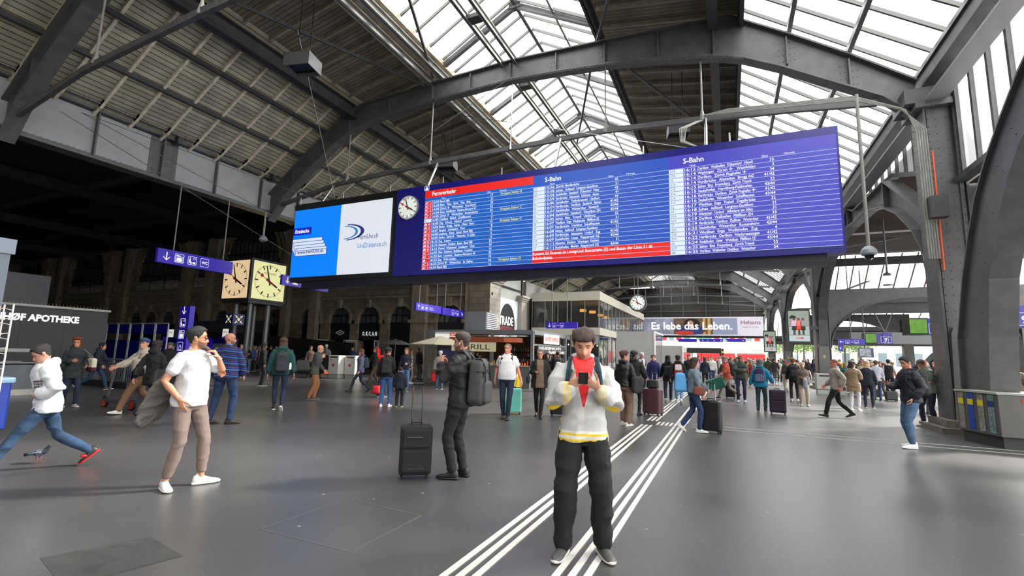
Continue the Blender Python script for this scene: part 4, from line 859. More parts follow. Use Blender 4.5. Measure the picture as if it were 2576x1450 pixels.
# trains waiting at the platforms
def train(px, Y, label, red):
    x = U(px,900,1,Y).x; e = empty('train', (x,Y,0), label, 'train')
    prof = [(0,.5,1.3),(.35,.45,1.7),(.9,.4,2.3),(1.9,.4,3.0),(3.4,.4,3.5),(30,.4,3.7)]
    rings = []
    for u, z0, z1 in prof:
        hw = 1.35*min(1, .45+u*.35); rings.append([Vector((u,-hw,z0)),Vector((u,-hw,z1-.5)),Vector((u,-hw*.75,z1)),Vector((u,hw*.75,z1)),Vector((u,hw,z1-.5)),Vector((u,hw,z0))])
    mb = MB().loft(rings); mb.build('body', mat('train_'+('red' if red else 'silver'), (.70,.14,.14) if red else (.74,.74,.74), .25), e)
    mb = MB()
    for i in range(1, 4):
        a, b1 = rings[i], rings[i+1]; o_ = Vector((-.03,-.02,.02)); mb.quad(a[1]+o_, a[2]+o_, b1[2]+o_, b1[1]+o_)
        mb.quad(a[2]+o_, a[3]+o_, b1[3]+o_, b1[2]+o_)
    mb.build('windscreen', mat('train_glass', (.10,.13,.15), .08), e)
    MB().box((3.6,-1.39,1.7), (30,-1.35,2.6)).build('side_windows', MATS['train_glass'], e); MB().box((3.2,-1.40,.6), (30,-1.36,1.6)).build('side_band', mat('train_cream', (.82,.80,.76), .3), e)
    MB().box((.1,-1.0,.62), (.4,-.7,.72)).box((.1,.7,.62), (.4,1.0,.72)).build('headlights', WEMIT, e)
train(2312, 40, 'white and red train with a dark rounded nose left of the big pillar', False); train(2508, 37, 'red train nose at the right edge behind the big pillar', True)
S(MB().box((5.5,26,0), (9.0,60,.02)), 'trim_95', mat('platform_edge_grey', (.35,.35,.35), .7))
# ================================================================ departure board
BX0, BX1, BZ0, BZ1, BYF = -17.1, 2.85, 4.4, 7.83, 14.3
board = empty('departure_board', (-7.1,BYF,BZ0), 'huge blue departure board hanging across the hall with red Fernverkehr header', 'departure board')
OB = Vector((7.1,-BYF,-BZ0))
def BF(u, v, w): return Vector((u, BYF-.012-w, v))+OB
def bbox(x0, x1, z0, z1, y0, y1, mb=None): return (mb or MB()).box(Vector((x0,y0,z0))+OB, Vector((x1,y1,z1))+OB)
bbox(-11.6, BX1, BZ0, BZ1, BYF+.05, BYF+.55).build('casing', mat('board_frame_blue', (.075,.08,.44), .3, emit=.06), board)
bbox(BX0, -11.6, BZ0, BZ1, BYF+.05, BYF+.55).build('screen_casing', mat('screen_frame_black', (.05,.055,.06), .35), board)
for x0, x1, m in ((-11.55,BX1,MATS['board_frame_blue']),): 
    mb = MB(); bbox(-11.55, BX1, 7.6, BZ1, BYF, BYF+.05, mb); bbox(-11.55, BX1, BZ0, 4.58, BYF, BYF+.05, mb); bbox(-11.55, -10.23, 4.58, 7.6, BYF, BYF+.05, mb); bbox(2.79, BX1, 4.58, 7.6, BYF, BYF+.05, mb); mb.build('front_frame', m, board)
bbox(BX0+.6, BX1-.4, BZ0-.3, BZ0, BYF+.15, BYF+.5).build('service_tray', mat('board_underside', (.045,.045,.13), .4), board)
def lcd(nm, c, e=.95): return mat(nm, c, .35, emit=e)
def panel(x0, x1, z0, z1, m, nm, w=0.0, par=board): 
    mb = MB(); mb.quad(BF(x0,z0,w), BF(x1,z0,w), BF(x1,z1,w), BF(x0,z1,w)); return mb.build(nm, m, par)
RH = (7.19-4.575)/19; RT0 = 7.19
WL = mat('screen_white', (.93,.95,1), .5, emit=.95); YL = mat('screen_yellow', (.93,.93,.35), .5, emit=.9)
def plane_sign(mb, u, v, s, F):
    poly(mb, [(u,v+s*.36),(u+s*.85,v+s*.36),(u+s,v+s*.43),(u+s*.85,v+s*.5),(u,v+s*.5)], F); poly(mb, [(u+s*.38,v+s*.45),(u+s*.62,v+s*.45),(u+s*.42,v+s*.95),(u+s*.3,v+s*.95)], F)
    poly(mb, [(u+s*.38,v+s*.41),(u+s*.3,v-s*.09),(u+s*.42,v-s*.09),(u+s*.62,v+s*.41)], F); poly(mb, [(u,v+s*.43),(u+s*.12,v+s*.43),(u+s*.05,v+s*.7),(u-s*.04,v+s*.7)], F); poly(mb, [(u,v+s*.43),(u-s*.04,v+s*.16),(u+s*.05,v+s*.16),(u+s*.12,v+s*.43)], F)
def column(x0, x1, title, rows, bg, trains, kind, hints=(), nrows=19, note=None):
    ttop = 7.33 if kind == 'F' else (7.43 if title else 7.5)
    pn = panel(x0, x1, 4.575, 7.6, bg, 'timetable_panel')
    if kind == 'F': panel(x0, x1, 7.31, 7.6, lcd('screen_red', (.87,.13,.11)), 'header_band', .004, pn)
    ln = MB()
    for i in range(nrows+1): z = RT0-i*RH; ln.quad(BF(x0 if kind == 'F' else x0, z-.007, .006), BF(x1, z-.007, .006), BF(x1, z+.007, .006), BF(x0, z+.007, .006))
    ln.build('row_lines', mat('screen_line', (.72,.80,.95), .5, emit=.7), pn)
    tx = MB(); yt = MB(); bg_ = MB(); bt = MB(); rt = MB(); tw = .33 if kind == 'F' else .42
    write(tx, title, x0+(.32 if kind == 'F' else .42), 7.38 if kind == 'F' else 7.33, .155, lambda u, v, q: BF(u, v, .012), bold=.018)
    LB = lambda u, v, q: BF(u, v, .012)
    write(tx, 'Nach', x0+.75 if kind == 'F' else x0+.6, RT0+.02, .06, LB); write(tx, 'Gleis', x0+.6*(x1-x0) if kind == 'F' else x0+.585*(x1-x0), RT0+.02, .06, LB); write(tx, 'Hinweis', x0+.715*(x1-x0), RT0+.02, .06, LB)
    for i, (ln_, tm, dest, gl) in enumerate(rows):
        z = RT0-(i+1)*RH+.028; hgt = .082; w = .008
        LF = lambda u, v, k: BF(u, v, .009)
        bg_.quad(BF(x0+.01,z-.022,w-.002), BF(x0+tw,z-.022,w-.002), BF(x0+tw,z+.095,w-.002), BF(x0+.01,z+.095,w-.002), m=0 if (kind == 'F' and ln_ != 'RE') else 1)
        if kind == 'F':
            if ln_ == 'RE': write(rt, 'RE', x0+.03, z, hgt*.85, LF)
            else:
                a = ln_.split(' '); write(tx, a[0], x0+.03, z, hgt*.85, LF, w=.13, bold=.03, shear=.35)
                if len(a) > 1: write(tx, a[1], x0+.29, z, hgt*.85, LF, bold=.01, align='r')
        else: write(bt, ln_, x0+.05, z, hgt*.85, LF)
        write(tx, tm, x0+tw+.03, z, hgt, LF, w=.29 if kind == 'F' else .31, bold=.012)
        u = x0+tw+(.36 if kind == 'F' else .39)
        for part in dest.split('  '):
            if part == '>': plane_sign(tx, u-.03, z, .1, LF); u += .16
            else: u += write(tx, part, u, z, hgt, LF, bold=.012, squash=(.87 if kind == 'F' else .86)*min(1, 33/len(dest)))+.085*min(1, 30/len(dest))
        write(tx, gl, x0+.655*(x1-x0), z, hgt, LF, bold=.012, align='r')
    for i, t in hints: write(yt, t, x0+.72*(x1-x0), RT0-i*RH+.03, .082, LB, bold=.008)
    if note:
        zt = RT0-16*RH; panel(x0, x1, 4.575, zt, MATS['screen_red'] if 'screen_red' in MATS else lcd('screen_red', (.87,.13,.11)), 'notice_band', .004, pn)
        for k, t in enumerate(note): write(tx, t, x0+.03, zt-.15-k*.15, .098, lambda u, v, q: BF(u, v, .009), bold=.012, w=3.85 if k == 0 else None)
    if bg_.v: bg_.build('line_tags', [MATS['screen_red'] if 'screen_red' in MATS else WL, mat('screen_pale', (.86,.91,.97), .5, emit=.85)], pn)
    tx.build('lettering', WL, pn)
    if yt.v: yt.build('yellow_lettering', YL, pn)
    if bt.v: bt.build('tag_lettering', mat('screen_dark_print', (.12,.14,.20), .5, emit=.1), pn)
    if rt.v: rt.build('tag_lettering', mat('screen_red_print', (.75,.15,.18), .5, emit=.5), pn)
FERN = [r.split('|') for r in '''IC 3|15:59|Basel SBB|17
IC 8|16:02|Bern  Thun  Spiez  Visp  Brig|31
IC 5|16:03|Zürich  >  Winterthur  Rorschach|33
IC 5|16:04|Aarau  Biel/Bienne  Genève-Aéroport  >|32
IC 8|16:05|Zürich  >  Winterthur  Romanshorn|34
RE|16:05|Oerlikon  Bülach  Schaffhausen|5
IR 46|16:05|Zug  Schwyz  Altdorf  Locarno|7
IR 16|16:06|Baden  Brugg  Aarau  Olten  Bern|13
IC 3|16:07|Sargans  Landquart  Chur|8
IR 37|16:08|Lenzburg  Aarau  Liestal  Basel SBB|15
IR 13|16:09|Oerlikon  Zürich  >  Winterthur  St. Gallen|6
IR 70|16:10|Zug  Luzern|11
IR 36|16:10|Altstetten  Dietikon  Baden  Basel SBB|32
IR 35|16:12|Thalwil  Wädenswil  Landquart  Chur|10
IC 5|16:30|Olten  Solothurn  Biel/Bienne  Lausanne|16
IC 1|16:32|Bern  Lausanne  Genève-Aéroport  >|32
IR|16:33|Zug  Arth-Goldau|10
IC 5|16:33|Zürich  >  Winterthur  St. Gallen|34
IC 3|16:34|Basel SBB|12'''.split('\n')]
SB1 = [r.split('|') for r in '''S3|15:56|Zürich Hardbrücke|42
S4|15:58|Selnau  Adliswil  Langnau-Gattikon|21
S9|15:58|Stadelhofen  Stettbach  Dübendorf  Uster|43
S11|15:59|Hardbrücke  Altstetten  Schlieren  Aarau|41
S6|16:00|Stadelhofen  Tiefenbrunnen  Uetikon|44
S6|16:01|Hardbrücke  Oerlikon  Seebach  Baden|41/42
S11|16:01|Stadelhofen  Winterthur  Seuzach|43/44
S3|16:04|Stadelhofen  Stettbach  Wetzikon ZH|43/44
S10|16:05|Selnau  Binz  Triemli  Uetliberg|22
S8|16:07|Wiedikon  Enge  Wollishofen  Pfäffikon SZ|31
S9|16:07|Hardbrücke  Oerlikon  Schaffhausen|41/42
S4|16:08|Selnau  Adliswil  Langnau-Gattikon|21
S5|16:09|Hardbrücke  Altstetten  Urdorf  Zug|41/42
S15|16:09|Stadelhofen  Uster  Rapperswil SG|43/44
S19|16:11|Altstetten  Dietikon  Wettingen  Koblenz|31
S7|16:11|Stadelhofen  Meilen  Rapperswil SG|43/44'''.split('\n')]
SB2 = [r.split('|') for r in '''S14|16:12|Oerlikon  Wallisellen  Dübendorf  Hinwil|33
S24|16:14|Wipkingen  Zürich  >  Weinfelden|3
S2|16:14|Oerlikon  Zürich Flughafen  >|34
S12|16:14|Hardbrücke  Altstetten  Brugg AG|41/42
S10|16:15|Selnau  Binz  Friesenberg  Zürich Triemli|22
S16|16:15|Stadelhofen  Herrliberg-Feldmeilen|43/44
S16|16:16|Hardbrücke  Oerlikon  Zürich Flughafen  >|41/42
S12|16:16|Stadelhofen  Winterthur  Schaffhausen|43/44
S2|16:17|Wiedikon  Enge  Thalwil  Ziegelbrücke|32
S4|16:18|Selnau  Adliswil  Langnau-Gattikon|21
S14|16:19|Altstetten  Urdorf  Affoltern am Albis|31
S19|16:19|Oerlikon  Wallisellen  Pfäffikon ZH|33
S7|16:19|Hardbrücke  Oerlikon  Opfikon  Winterthur|41/42
S23|16:20|Stadelhofen  Winterthur  Romanshorn|43/44
S24|16:21|Wiedikon  Enge  Wollishofen  Zug|4
S15|16:22|Hardbrücke  Oerlikon  Niederweningen|41/42
S5|16:24|Stadelhofen  Uster  Wetzikon  Pfäffikon SZ|43/44
S10|16:25|Selnau  Binz  Friesenberg  Zürich Triemli|22
S8|16:25|Oerlikon  Wallisellen  Dietlikon  Winterthur|34'''.split('\n')]
column(-10.23, -5.83, 'Fernverkehr', FERN, lcd('screen_blue_left', (.10,.36,.72)), None, 'F', ((1,'Gruppen Sektor B'),(5,'Gruppen Sektor C'),(8,'Gruppen Sektor C'),(18,'Gruppen Sektor D')))  # LED tint shift with viewing angle is put into each column's blue
column(-5.83, -1.45, 'S-Bahn', SB1, lcd('screen_blue_middle', (.13,.31,.70)), None, 'S', note=('Konzert Ed Sheeran im Letzigrund: Extratrams (E) und Busse der Linie 31 ab','Bahnhofplatz.'))
column(-1.45, 2.79, 'S-Bahn', SB2, lcd('screen_blue_right', (.26,.25,.70)), None, 'S')
# advertising screen at the left end
panel(BX0+.04, -14.42, 4.58, 7.54, lcd('screen_azure', (.0,.50,.98)), 'screen_left_half', -.03); panel(-14.42, -11.78, 4.58, 7.54, lcd('screen_light_grey', (.88,.90,.94), .85), 'screen_right_half', -.03)
p = bbox(BX0+.0, -11.7, 7.56, 7.78, BYF, BYF+.05).build('screen_edge', MATS['screen_frame_black'], board)
P3 = lambda z: panel
panel(-17.05, -16.0, 6.42, 6.74, mat('screen_deep_blue', (.08,.12,.75), .5, emit=.8), 'advert_tag', -.02)
st = MB(); ed = MB()
for k in range(6):
    u0, z0 = -17.05+.07*k if k < 4 else -16.79, 6.24-.145*k if k < 4 else 5.93-.11*(k-3)
    x1 = -15.35+.1*min(k, 3); w = -.018+.004*k
    for mb, g, dw in ((ed,.022,0),(st,0,.002)): mb.quad(*[BF(a, b1, w+dw) for a, b1 in ((u0-g,5.5+.09*max(0,3-k)-g),(x1+g,5.5+.09*max(0,3-k)-g),(x1+g,z0+g),(u0-g,z0+g))])
ed.build('card_edges', MATS['screen_deep_blue'], board); st.build('advert_cards', MATS['screen_pale'], board)
mb = MB(); write(mb, 'Entdecke', -16.95, 6.51, .15, lambda u, v, w: BF(u, v, -.01), w=.82, bold=.03, shear=.1); mb.build('advert_lettering', WL, board)
mb = MB(); write(mb, 'www.FernUni.ch', -16.7, 5.58, .15, lambda u, v, w: BF(u, v, .012), w=1.5, bold=.015); write(mb, 'FernUni.ch', -13.38, 5.98, .2, lambda u, v, w: BF(u, v, -.02), w=1.0)
for s_ in (0, 1):
    P_ = [(-14.0+.9*sin(a)-s_*.12, 6.32+(.34-.06*s_)*-cos(a)) for a in [pi*k/12 for k in range(13)]]; Q_ = [(-14.0+(.72-.0*s_)*sin(a)-s_*.12, 6.32+(.30-.06*s_)*-cos(a)) for a in [pi*k/12 for k in range(13)]]
    if s_ == 0: poly(mb, P_+Q_[::-1], lambda u, v, w: BF(u, v, -.02))
mb.build('advert_lettering', mat('screen_navy_print', (.16,.20,.50), .5, emit=.3), board)
mb = MB(); write(mb, 'UniDistance.ch', -13.4, 5.62, .2, lambda u, v, w: BF(u, v, -.02), w=1.45); P_ = [(-14.15+.72*sin(a), 6.32+.28*-cos(a)) for a in [pi*k/12 for k in range(13)]]; Q_ = [(-14.15+.6*sin(a), 6.32+.25*-cos(a)) for a in [pi*k/12 for k in range(13)]]
poly(mb, P_+Q_[::-1], lambda u, v, w: BF(u, v, -.02)); mb.build('advert_lettering', mat('screen_teal_print', (.10,.48,.75), .5, emit=.4), board)
# station emblem at the top left of the timetable
mb = MB(); ringline(mb, rrect(-10.28, 7.62, .2, .18, .03), BF, .014); poly(mb, [(-10.25,7.70),(-10.11,7.70),(-10.18,7.78)], BF); poly(mb, [(-10.24,7.64),(-10.12,7.64),(-10.12,7.69),(-10.24,7.69)], BF); mb.build('emblem', WL, board)
mb = MB()
for k in range(9): x = BX0+.2+k*2.45; mb.tube(Vector((x,BYF+.1,BZ1))+OB, Vector((x,BYF+.1,BZ1+.3))+OB, .02, n=5)
mb.build('lifting_eyes', CHROME, board)
for x, z in ((-15.9,8.9),(-10.4,9.1),(-5.2,9.25),(-.4,9.1)):
    MB().tube(Vector((x,BYF+.3,BZ1))+OB, Vector((x,TY-.05,z))+OB, .045, n=8).build('hanging_rod', CHROME, board)
mb = MB()
for k in range(5): mb.path([Vector(p)+OB for p in ((-.5-k*.04,TY-.1,9.05),(-.95-k*.05,BYF+.5,8.7),(-1.0-k*.03,BYF+.35,8.2),(-.5,BYF+.3,7.85))], .018, 5)
mb.build('cable_bundle', GREYL, board)
# railway clock faces
RED2 = mat('second_hand_red', (.80,.08,.08), .5, emit=.1); INK = mat('clock_black', (.03,.03,.035), .5)
def dial(par, F, r, face, h=15, mi=57, sec=50, fm_=None):
    ink = MB()
    if face == 'round': m0 = MB(); disc(m0, 0, 0, r, lambda u, v, w: F(u, v, 0), 36); m0.build('dial', fm_, par)
    for k in range(60):
        a = 2*pi*k/60; L, w = (r*.24, r*.075) if k % 5 == 0 else (r*.075, r*.028); r1 = r*.97
        s_, c_ = sin(a), cos(a); poly(ink, [(s_*r1+c_*w/2,c_*r1-s_*w/2),(s_*(r1-L)+c_*w/2,c_*(r1-L)-s_*w/2),(s_*(r1-L)-c_*w/2,c_*(r1-L)+s_*w/2),(s_*r1-c_*w/2,c_*r1+s_*w/2)], lambda u, v, w_: F(u, v, .004))
    ink.build('minute_marks', INK, par); hd = MB()
    for a, L, w in ((radians((h % 12)*30+mi*.5), r*.64, r*.12), (radians(mi*6), r*.92, r*.09)):
        s_, c_ = sin(a), cos(a); poly(hd, [(s_*L+c_*w*.42,c_*L-s_*w*.42),(-s_*r*.24+c_*w*.6,-c_*r*.24-s_*w*.6),(-s_*r*.24-c_*w*.6,-c_*r*.24+s_*w*.6),(s_*L-c_*w*.42,c_*L+s_*w*.42)], lambda u, v, w_: F(u, v, .012))
    hd.build('hands', INK, par); rd = MB(); a = radians(sec*6); s_, c_ = sin(a), cos(a); w = r*.03
    poly(rd, [(s_*r*.6+c_*w/2,c_*r*.6-s_*w/2),(-s_*r*.33+c_*w,-c_*r*.33-s_*w),(-s_*r*.33-c_*w,-c_*r*.33+s_*w),(s_*r*.6-c_*w/2,c_*r*.6+s_*w/2)], lambda u, v, w_: F(u, v, .02)); disc(rd, s_*r*.6, c_*r*.6, r*.105, lambda u, v, w_: F(u, v, .02)); rd.build('second_hand', RED2, par)
DIAL = mat('white_clock_dial', (.90,.92,.90), .5, emit=.25)
e_ = empty('board_clock', (-10.98,BYF,7.04), 'round white clock mounted on the departure board left of the timetable', 'clock')
MB().lathe((0,-.0,0), [(.0,0),(.48,0),(.48,.05),(.44,.06)], 36, (0,-1,0)).build('rim', mat('clock_rim_grey', (.55,.56,.58), .3, .6), e_)
dial(e_, lambda u, v, w: Vector((u,-.065-w,v)), .44, 'round', 15, 57, 50, DIAL)
a = U(1605,763,1,46); e_ = empty('hanging_clock', tuple(a), 'round white station clock hanging far down the hall above the banner', 'clock')
MB().lathe((0,.3,0), [(.0,0),(.78,0),(.82,.1),(.82,.5),(.78,.55),(.70,.55)], 36, (0,-1,0)).build('housing', mat('clock_housing_grey', (.22,.24,.26), .4), e_)
MB().lathe((0,-.2,0), [(.0,0),(.70,0),(.70,.04)], 36, (0,-1,0)).build('dial_ring', WHITE, e_); dial(e_, lambda u, v, w: Vector((u,-.27-w,v)), .68, 'round', 15, 57, 50, DIAL)
MB().tube((0,0,.8), (0,0,12.6-a.z), .05).build('hanging_rod', IRON, e_)
# clock cube on four posts
ccx, ccy = -27.25, 20.3
e_ = empty('clock_tower', (ccx,ccy,0), 'large lit cube clock with square cream dials on four grey posts', 'clock tower')
MB().box((-1.28,-1.28,4.38), (1.28,1.28,6.95)).box((-1.2,-1.2,4.22), (1.2,1.2,4.38)).build('cube_housing', mat('cube_charcoal', (.16,.165,.18), .4), e_)
for nm, F, m in (('south', lambda u, v, w: Vector((u,-1.3-w,5.66+v)), mat('lit_warm_dial', (.96,.84,.66), .4, emit=.75)), ('east', lambda u, v, w: Vector((1.3+w,u,5.66+v)), mat('lit_yellow_dial', (.93,.92,.66), .3, emit=.8))):
    q = MB(); q.quad(F(-1.14,-1.16,0), F(1.14,-1.16,0), F(1.14,1.16,0), F(-1.14,1.16,0)); p = q.build('dial_plate', m, e_); dial(p, F, 1.05, 'square', 15, 57 if nm == 'south' else 57.5, 50 if nm == 'east' else 51)
    if nm == 'east': t = MB(); write(t, 'MONDAINE', 0, .42, .13, lambda u, v, w: F(u, v, .003), align='c', w=.85); t.build('dial_lettering', mat('dial_brown_print', (.35,.32,.2), .5), p)
for x in (-.62,.62):
    for y in (-.62,.62): MB().tube((x,y,0), (x,y,4.22), .15, n=16).build('post', mat('post_grey_metal', (.36,.37,.38), .35, .4), e_)
# ---------------------------------------------------------------- hung blue signs
K = dict(axis='Y', side=1, th=.14)
def ysign(x, y0, y1, z0, z1, label, **k): return hangsign('direction_sign', y0, y1, x, z0, z1, label, **{**K, **k})
ysign(-19.75, 10.5, 13.52, 4.72, 5.26, 'long blue sign with arrow, suitcase, waiting room and WC, hung from the left girder', glyphs=(('down',.15),('bag',.62),('wait',1.12),('wc',1.62)), rods=((.58,8.0),(2.6,8.0)))
ysign(-19.75, 16.1, 19.05, 4.64, 5.14, 'blue WC sign half hidden behind the left end of the departure board', glyphs=(('down',.15),('bag',.62),('wait',1.12),('wc',1.62)), rods=((.58,8.0),(2.4,8.0)))
ysign(-17, 23.3, 26.05, 4.03, 4.5, 'blue sign with up arrow, tram and bus symbols, left of a pair', glyphs=(('up',.12),('tram',.52),('bus',.95),('small',1.4,('Bahnhofquai','Bahnhofstrasse'))), rods=((.4,11.4),(2.3,11.4)))
ysign(-17, 26.2, 29.0, 4.0, 4.49, 'blue sign reading 21 - 34 with slanting arrow, right of a pair', glyphs=(('box',1.15,'21'),('dash',1.58),('box',1.78,'34'),('dr',2.35)), rods=((.4,11.4),(2.4,11.4)))
hangsign('direction_sign', -9.6, -7.73, 26, 3.10, 3.46, 'blue sign reading 21 - 34 with down arrow in front of the glass restaurant', glyphs=(('down',.1),('box',.38,'21'),('dash',.68),('box',.84,'34')), rods=((.34,13.9),(1.25,13.6)))
e_ = hangsign('direction_sign', 6.38, 7.77, 36, 2.7, 3.04, 'blue sign reading 21 - 34 with left arrow beyond the right arches', glyphs=(('left',.06),('box',.38,'21'),('dash',.68),('box',.84,'34')))
MB().tube((0,0,.34), (0,0,5.8), .03).build('hanging_rod', IRON, e_)
hangsign('platform_sign', 6.38, 6.62, 36.1, 2.28, 2.68, 'small blue sign with white 5 under the sign with the left arrow', glyphs=(('text',.08,'5'),))
GREENS = mat('display_green', (.30,.50,.10), .4, 0, .3, 4, emit=.35)
def platform_sign(x, y, z, w, num, label, rod):
    e = empty('platform_sign', (x,y,z), label, 'platform display')
    MB().box((-w*.5,-.5,0), (w*.5,.5,.72)).build('case', mat('platform_case_blue', (.13,.09,.52), .35, emit=.12), e); MB().box((-w*.5-.35,-.45,.02), (-w*.5,.45,.7)).build('side_case', MATS['platform_case_blue'], e)
    F = lambda u, v, q: Vector((u,-.51-q,v)); t = MB(); ringline(t, rrect(w*.5-.62,.05,.56,.42,.04), F, .015); write(t, num, w*.5-.34, .12, .24, F, bold=.03, align='c'); ringline(t, rrect(-w*.5+.04,.05,.24,.42,.03), F, .012); write(t, num, -w*.5+.16, .13, .18, F, bold=.03, align='c'); t.build('lettering', WEMIT, e)
    MB().box((-w*.5-.95,-.46,.06), (-w*.5-.36,-.42,.66)).build('green_display', GREENS, e); MB().box((-w*.5-1.0,-.42,.0), (-w*.5-.3,.42,.72)).build('display_case', BLACK, e)
    MB().tube((0,0,.72), (-.5,0,.72+rod), .03).tube((0,0,.72), (.5,0,.72+rod), .03).build('hanging_rod', IRON, e); return e
platform_sign(9.05, 22.3, 2.95, 1.0, '9', 'blue platform display with number 9 at the right edge', 4.7); platform_sign(8.3, 26.2, 2.85, .3, '8', 'platform display with green screen and number 8 left of the big pillar', 4.5); platform_sign(9.8, 40, 2.9, .5, '7', 'blue platform display with number 7 in the distance', 1.4)
e_ = empty('hanging_monitor', (8.2,38,1.95), 'tilted picture monitor in a blue case under the platform roof', 'monitor'); MB().box((-.35,-.05,0), (.42,.35,.6)).build('case', NAVY, e_); MB().box((-.33,-.07,.05), (.28,-.05,.55)).build('screen', mat('monitor_picture', (.5,.52,.55), .3, 0, .7, 6, emit=.3), e_); MB().tube((0,.1,.6), (0,.1,5.8), .04).build('hanging_rod', IRON, e_)
# camera domes on poles
def dome(x, y, zt, zb, label):
    e = empty('camera_dome', (x,y,zb), label, 'security camera')
    MB().tube((0,0,.28), (0,0,zt-zb), .045, n=8).build('pole', IRONL, e); MB().lathe((0,0,.1), [(.0,.22),(.08,.2),(.17,.1),(.19,0),(.15,-.04),(0,-.04)], 20).build('housing', mat('camera_grey', (.52,.54,.56), .4), e)
    MB().ell((0,0,.05), .11, .11, .12).build('lens_dome', mat('smoked_dome', (.08,.08,.09), .1), e)
dome(3.45, 14.9, 8.9, 4.33, 'camera dome on a long pale pole right of the departure board'); dome(-19.6, 14.8, 7.92, 6.45, 'camera dome hanging from the girder above the clock cube')
# hooded loudspeakers
def speaker(px, py, Y, s, label, top):
    a = U(px, py, 1, Y); e = empty('hooded_speaker', tuple(a), label, 'loudspeaker', rz=.25); mb = MB()
    mb.box((-s,-s*.8,0), (s,-s*.74,s*.95)).box((-s,s*.74,0), (s,s*.8,s*.95)).box((-s,-s*.8,0), (-s*.94,s*.8,s*.95)).box((s*.94,-s*.8,0), (s,s*.8,s*.95)).box((-s,-s*.8,s*.9), (s,s*.8,s*.98)); mb.build('hood', mat('speaker_grey', (.33,.33,.34), .5), e)
    MB().box((-s*.9,-s*.7,s*.3), (s*.9,s*.7,s*.35)).build('speaker_mesh', BLACK, e); MB().tube((-s*.5,0,s*.95), (-s*.5,0,top-a.z), .015, n=5).tube((s*.5,0,s*.95), (s*.5,0,top-a.z), .015, n=5).build('wire', BLACK, e)
speaker(760, 178, 10, .45, 'grey hooded loudspeaker hanging under the boarded roof at top left', 13.25); speaker(1121, 427, 19, .5, 'hooded loudspeaker above the clock end of the departure board', 13.3); speaker(1706, 342, 19, .4, 'hooded loudspeaker above the S-Bahn part of the board', 13.3)
# lamp beyond the arcade
a = U(2234,718,1,26); e_ = empty('hanging_lantern', tuple(a), 'cylindrical glass lantern hanging beyond the arcade arch', 'lamp')
MB().lathe((0,0,0), [(.0,0),(.19,0),(.19,.03),(.0,.03)], 20).lathe((0,0,.45), [(.0,0),(.17,0),(.13,.1),(.05,.12),(.05,.2)], 20).tube((0,0,.6), (0,0,3.1), .04).build('frame', IRON, e_); MB().lathe((0,0,.03), [(.14,0),(.14,.42)], 20).build('glass_cylinder', SKYGL, e_)
# steel cables
for pts, l in ((((-19.4,7.5,9.2),(-15.8,14.4,7.9)),'thin steel cable falling from the girder to the left end of the board'),(((-19.4,7.5,9.2),(-17.2,14.3,6.9)),'second thin steel cable falling to the left end of the board'),(((-19.2,6.9,8.9),(-17.15,14.4,5.6)),'lower thin steel cable falling to the left end of the board'),
    (((-12.6,10,12.0),(-15.0,14.5,7.9)),'thin steel cable falling from the roof beam to the board'),(((-15,14.5,7.9),(-7.2,15.1,12.0)),'thin steel cable rising from the board to the middle of the truss'),(((-.9,14.5,7.9),(-12.5,16,12.3)),'long thin steel cable crossing above the board')):
    MB().tube(*pts, .012, n=5).build('steel_cable', CHROME, None, False, l, 'cable')
# conduits on the pillar
e_ = empty('conduit_bundle', (4.75,TY-.5,0), 'bundle of pipes and a junction box running up the big pillar', 'pipes'); mb = MB()
for k in range(5): mb.path([(-.1+k*.05,0,4.2),(-.12+k*.05,0,7.6),(-.3-k*.03,0,8.2+k*.02),(-1.4,.1,8.75+.03*k),(-4.5,.2,9.05+.03*k),(-5.2,.2,9.1)], .02, 6)
mb.build('pipes', IRONL, e_); MB().tube((.16,0,3.9), (.16,0,7.0), .022).build('orange_pipe', mat('orange_pipe', (.80,.30,.12), .5), e_); MB().box((-.05,-.25,5.2), (.3,-.02,5.75)).build('junction_box', IROND, e_)
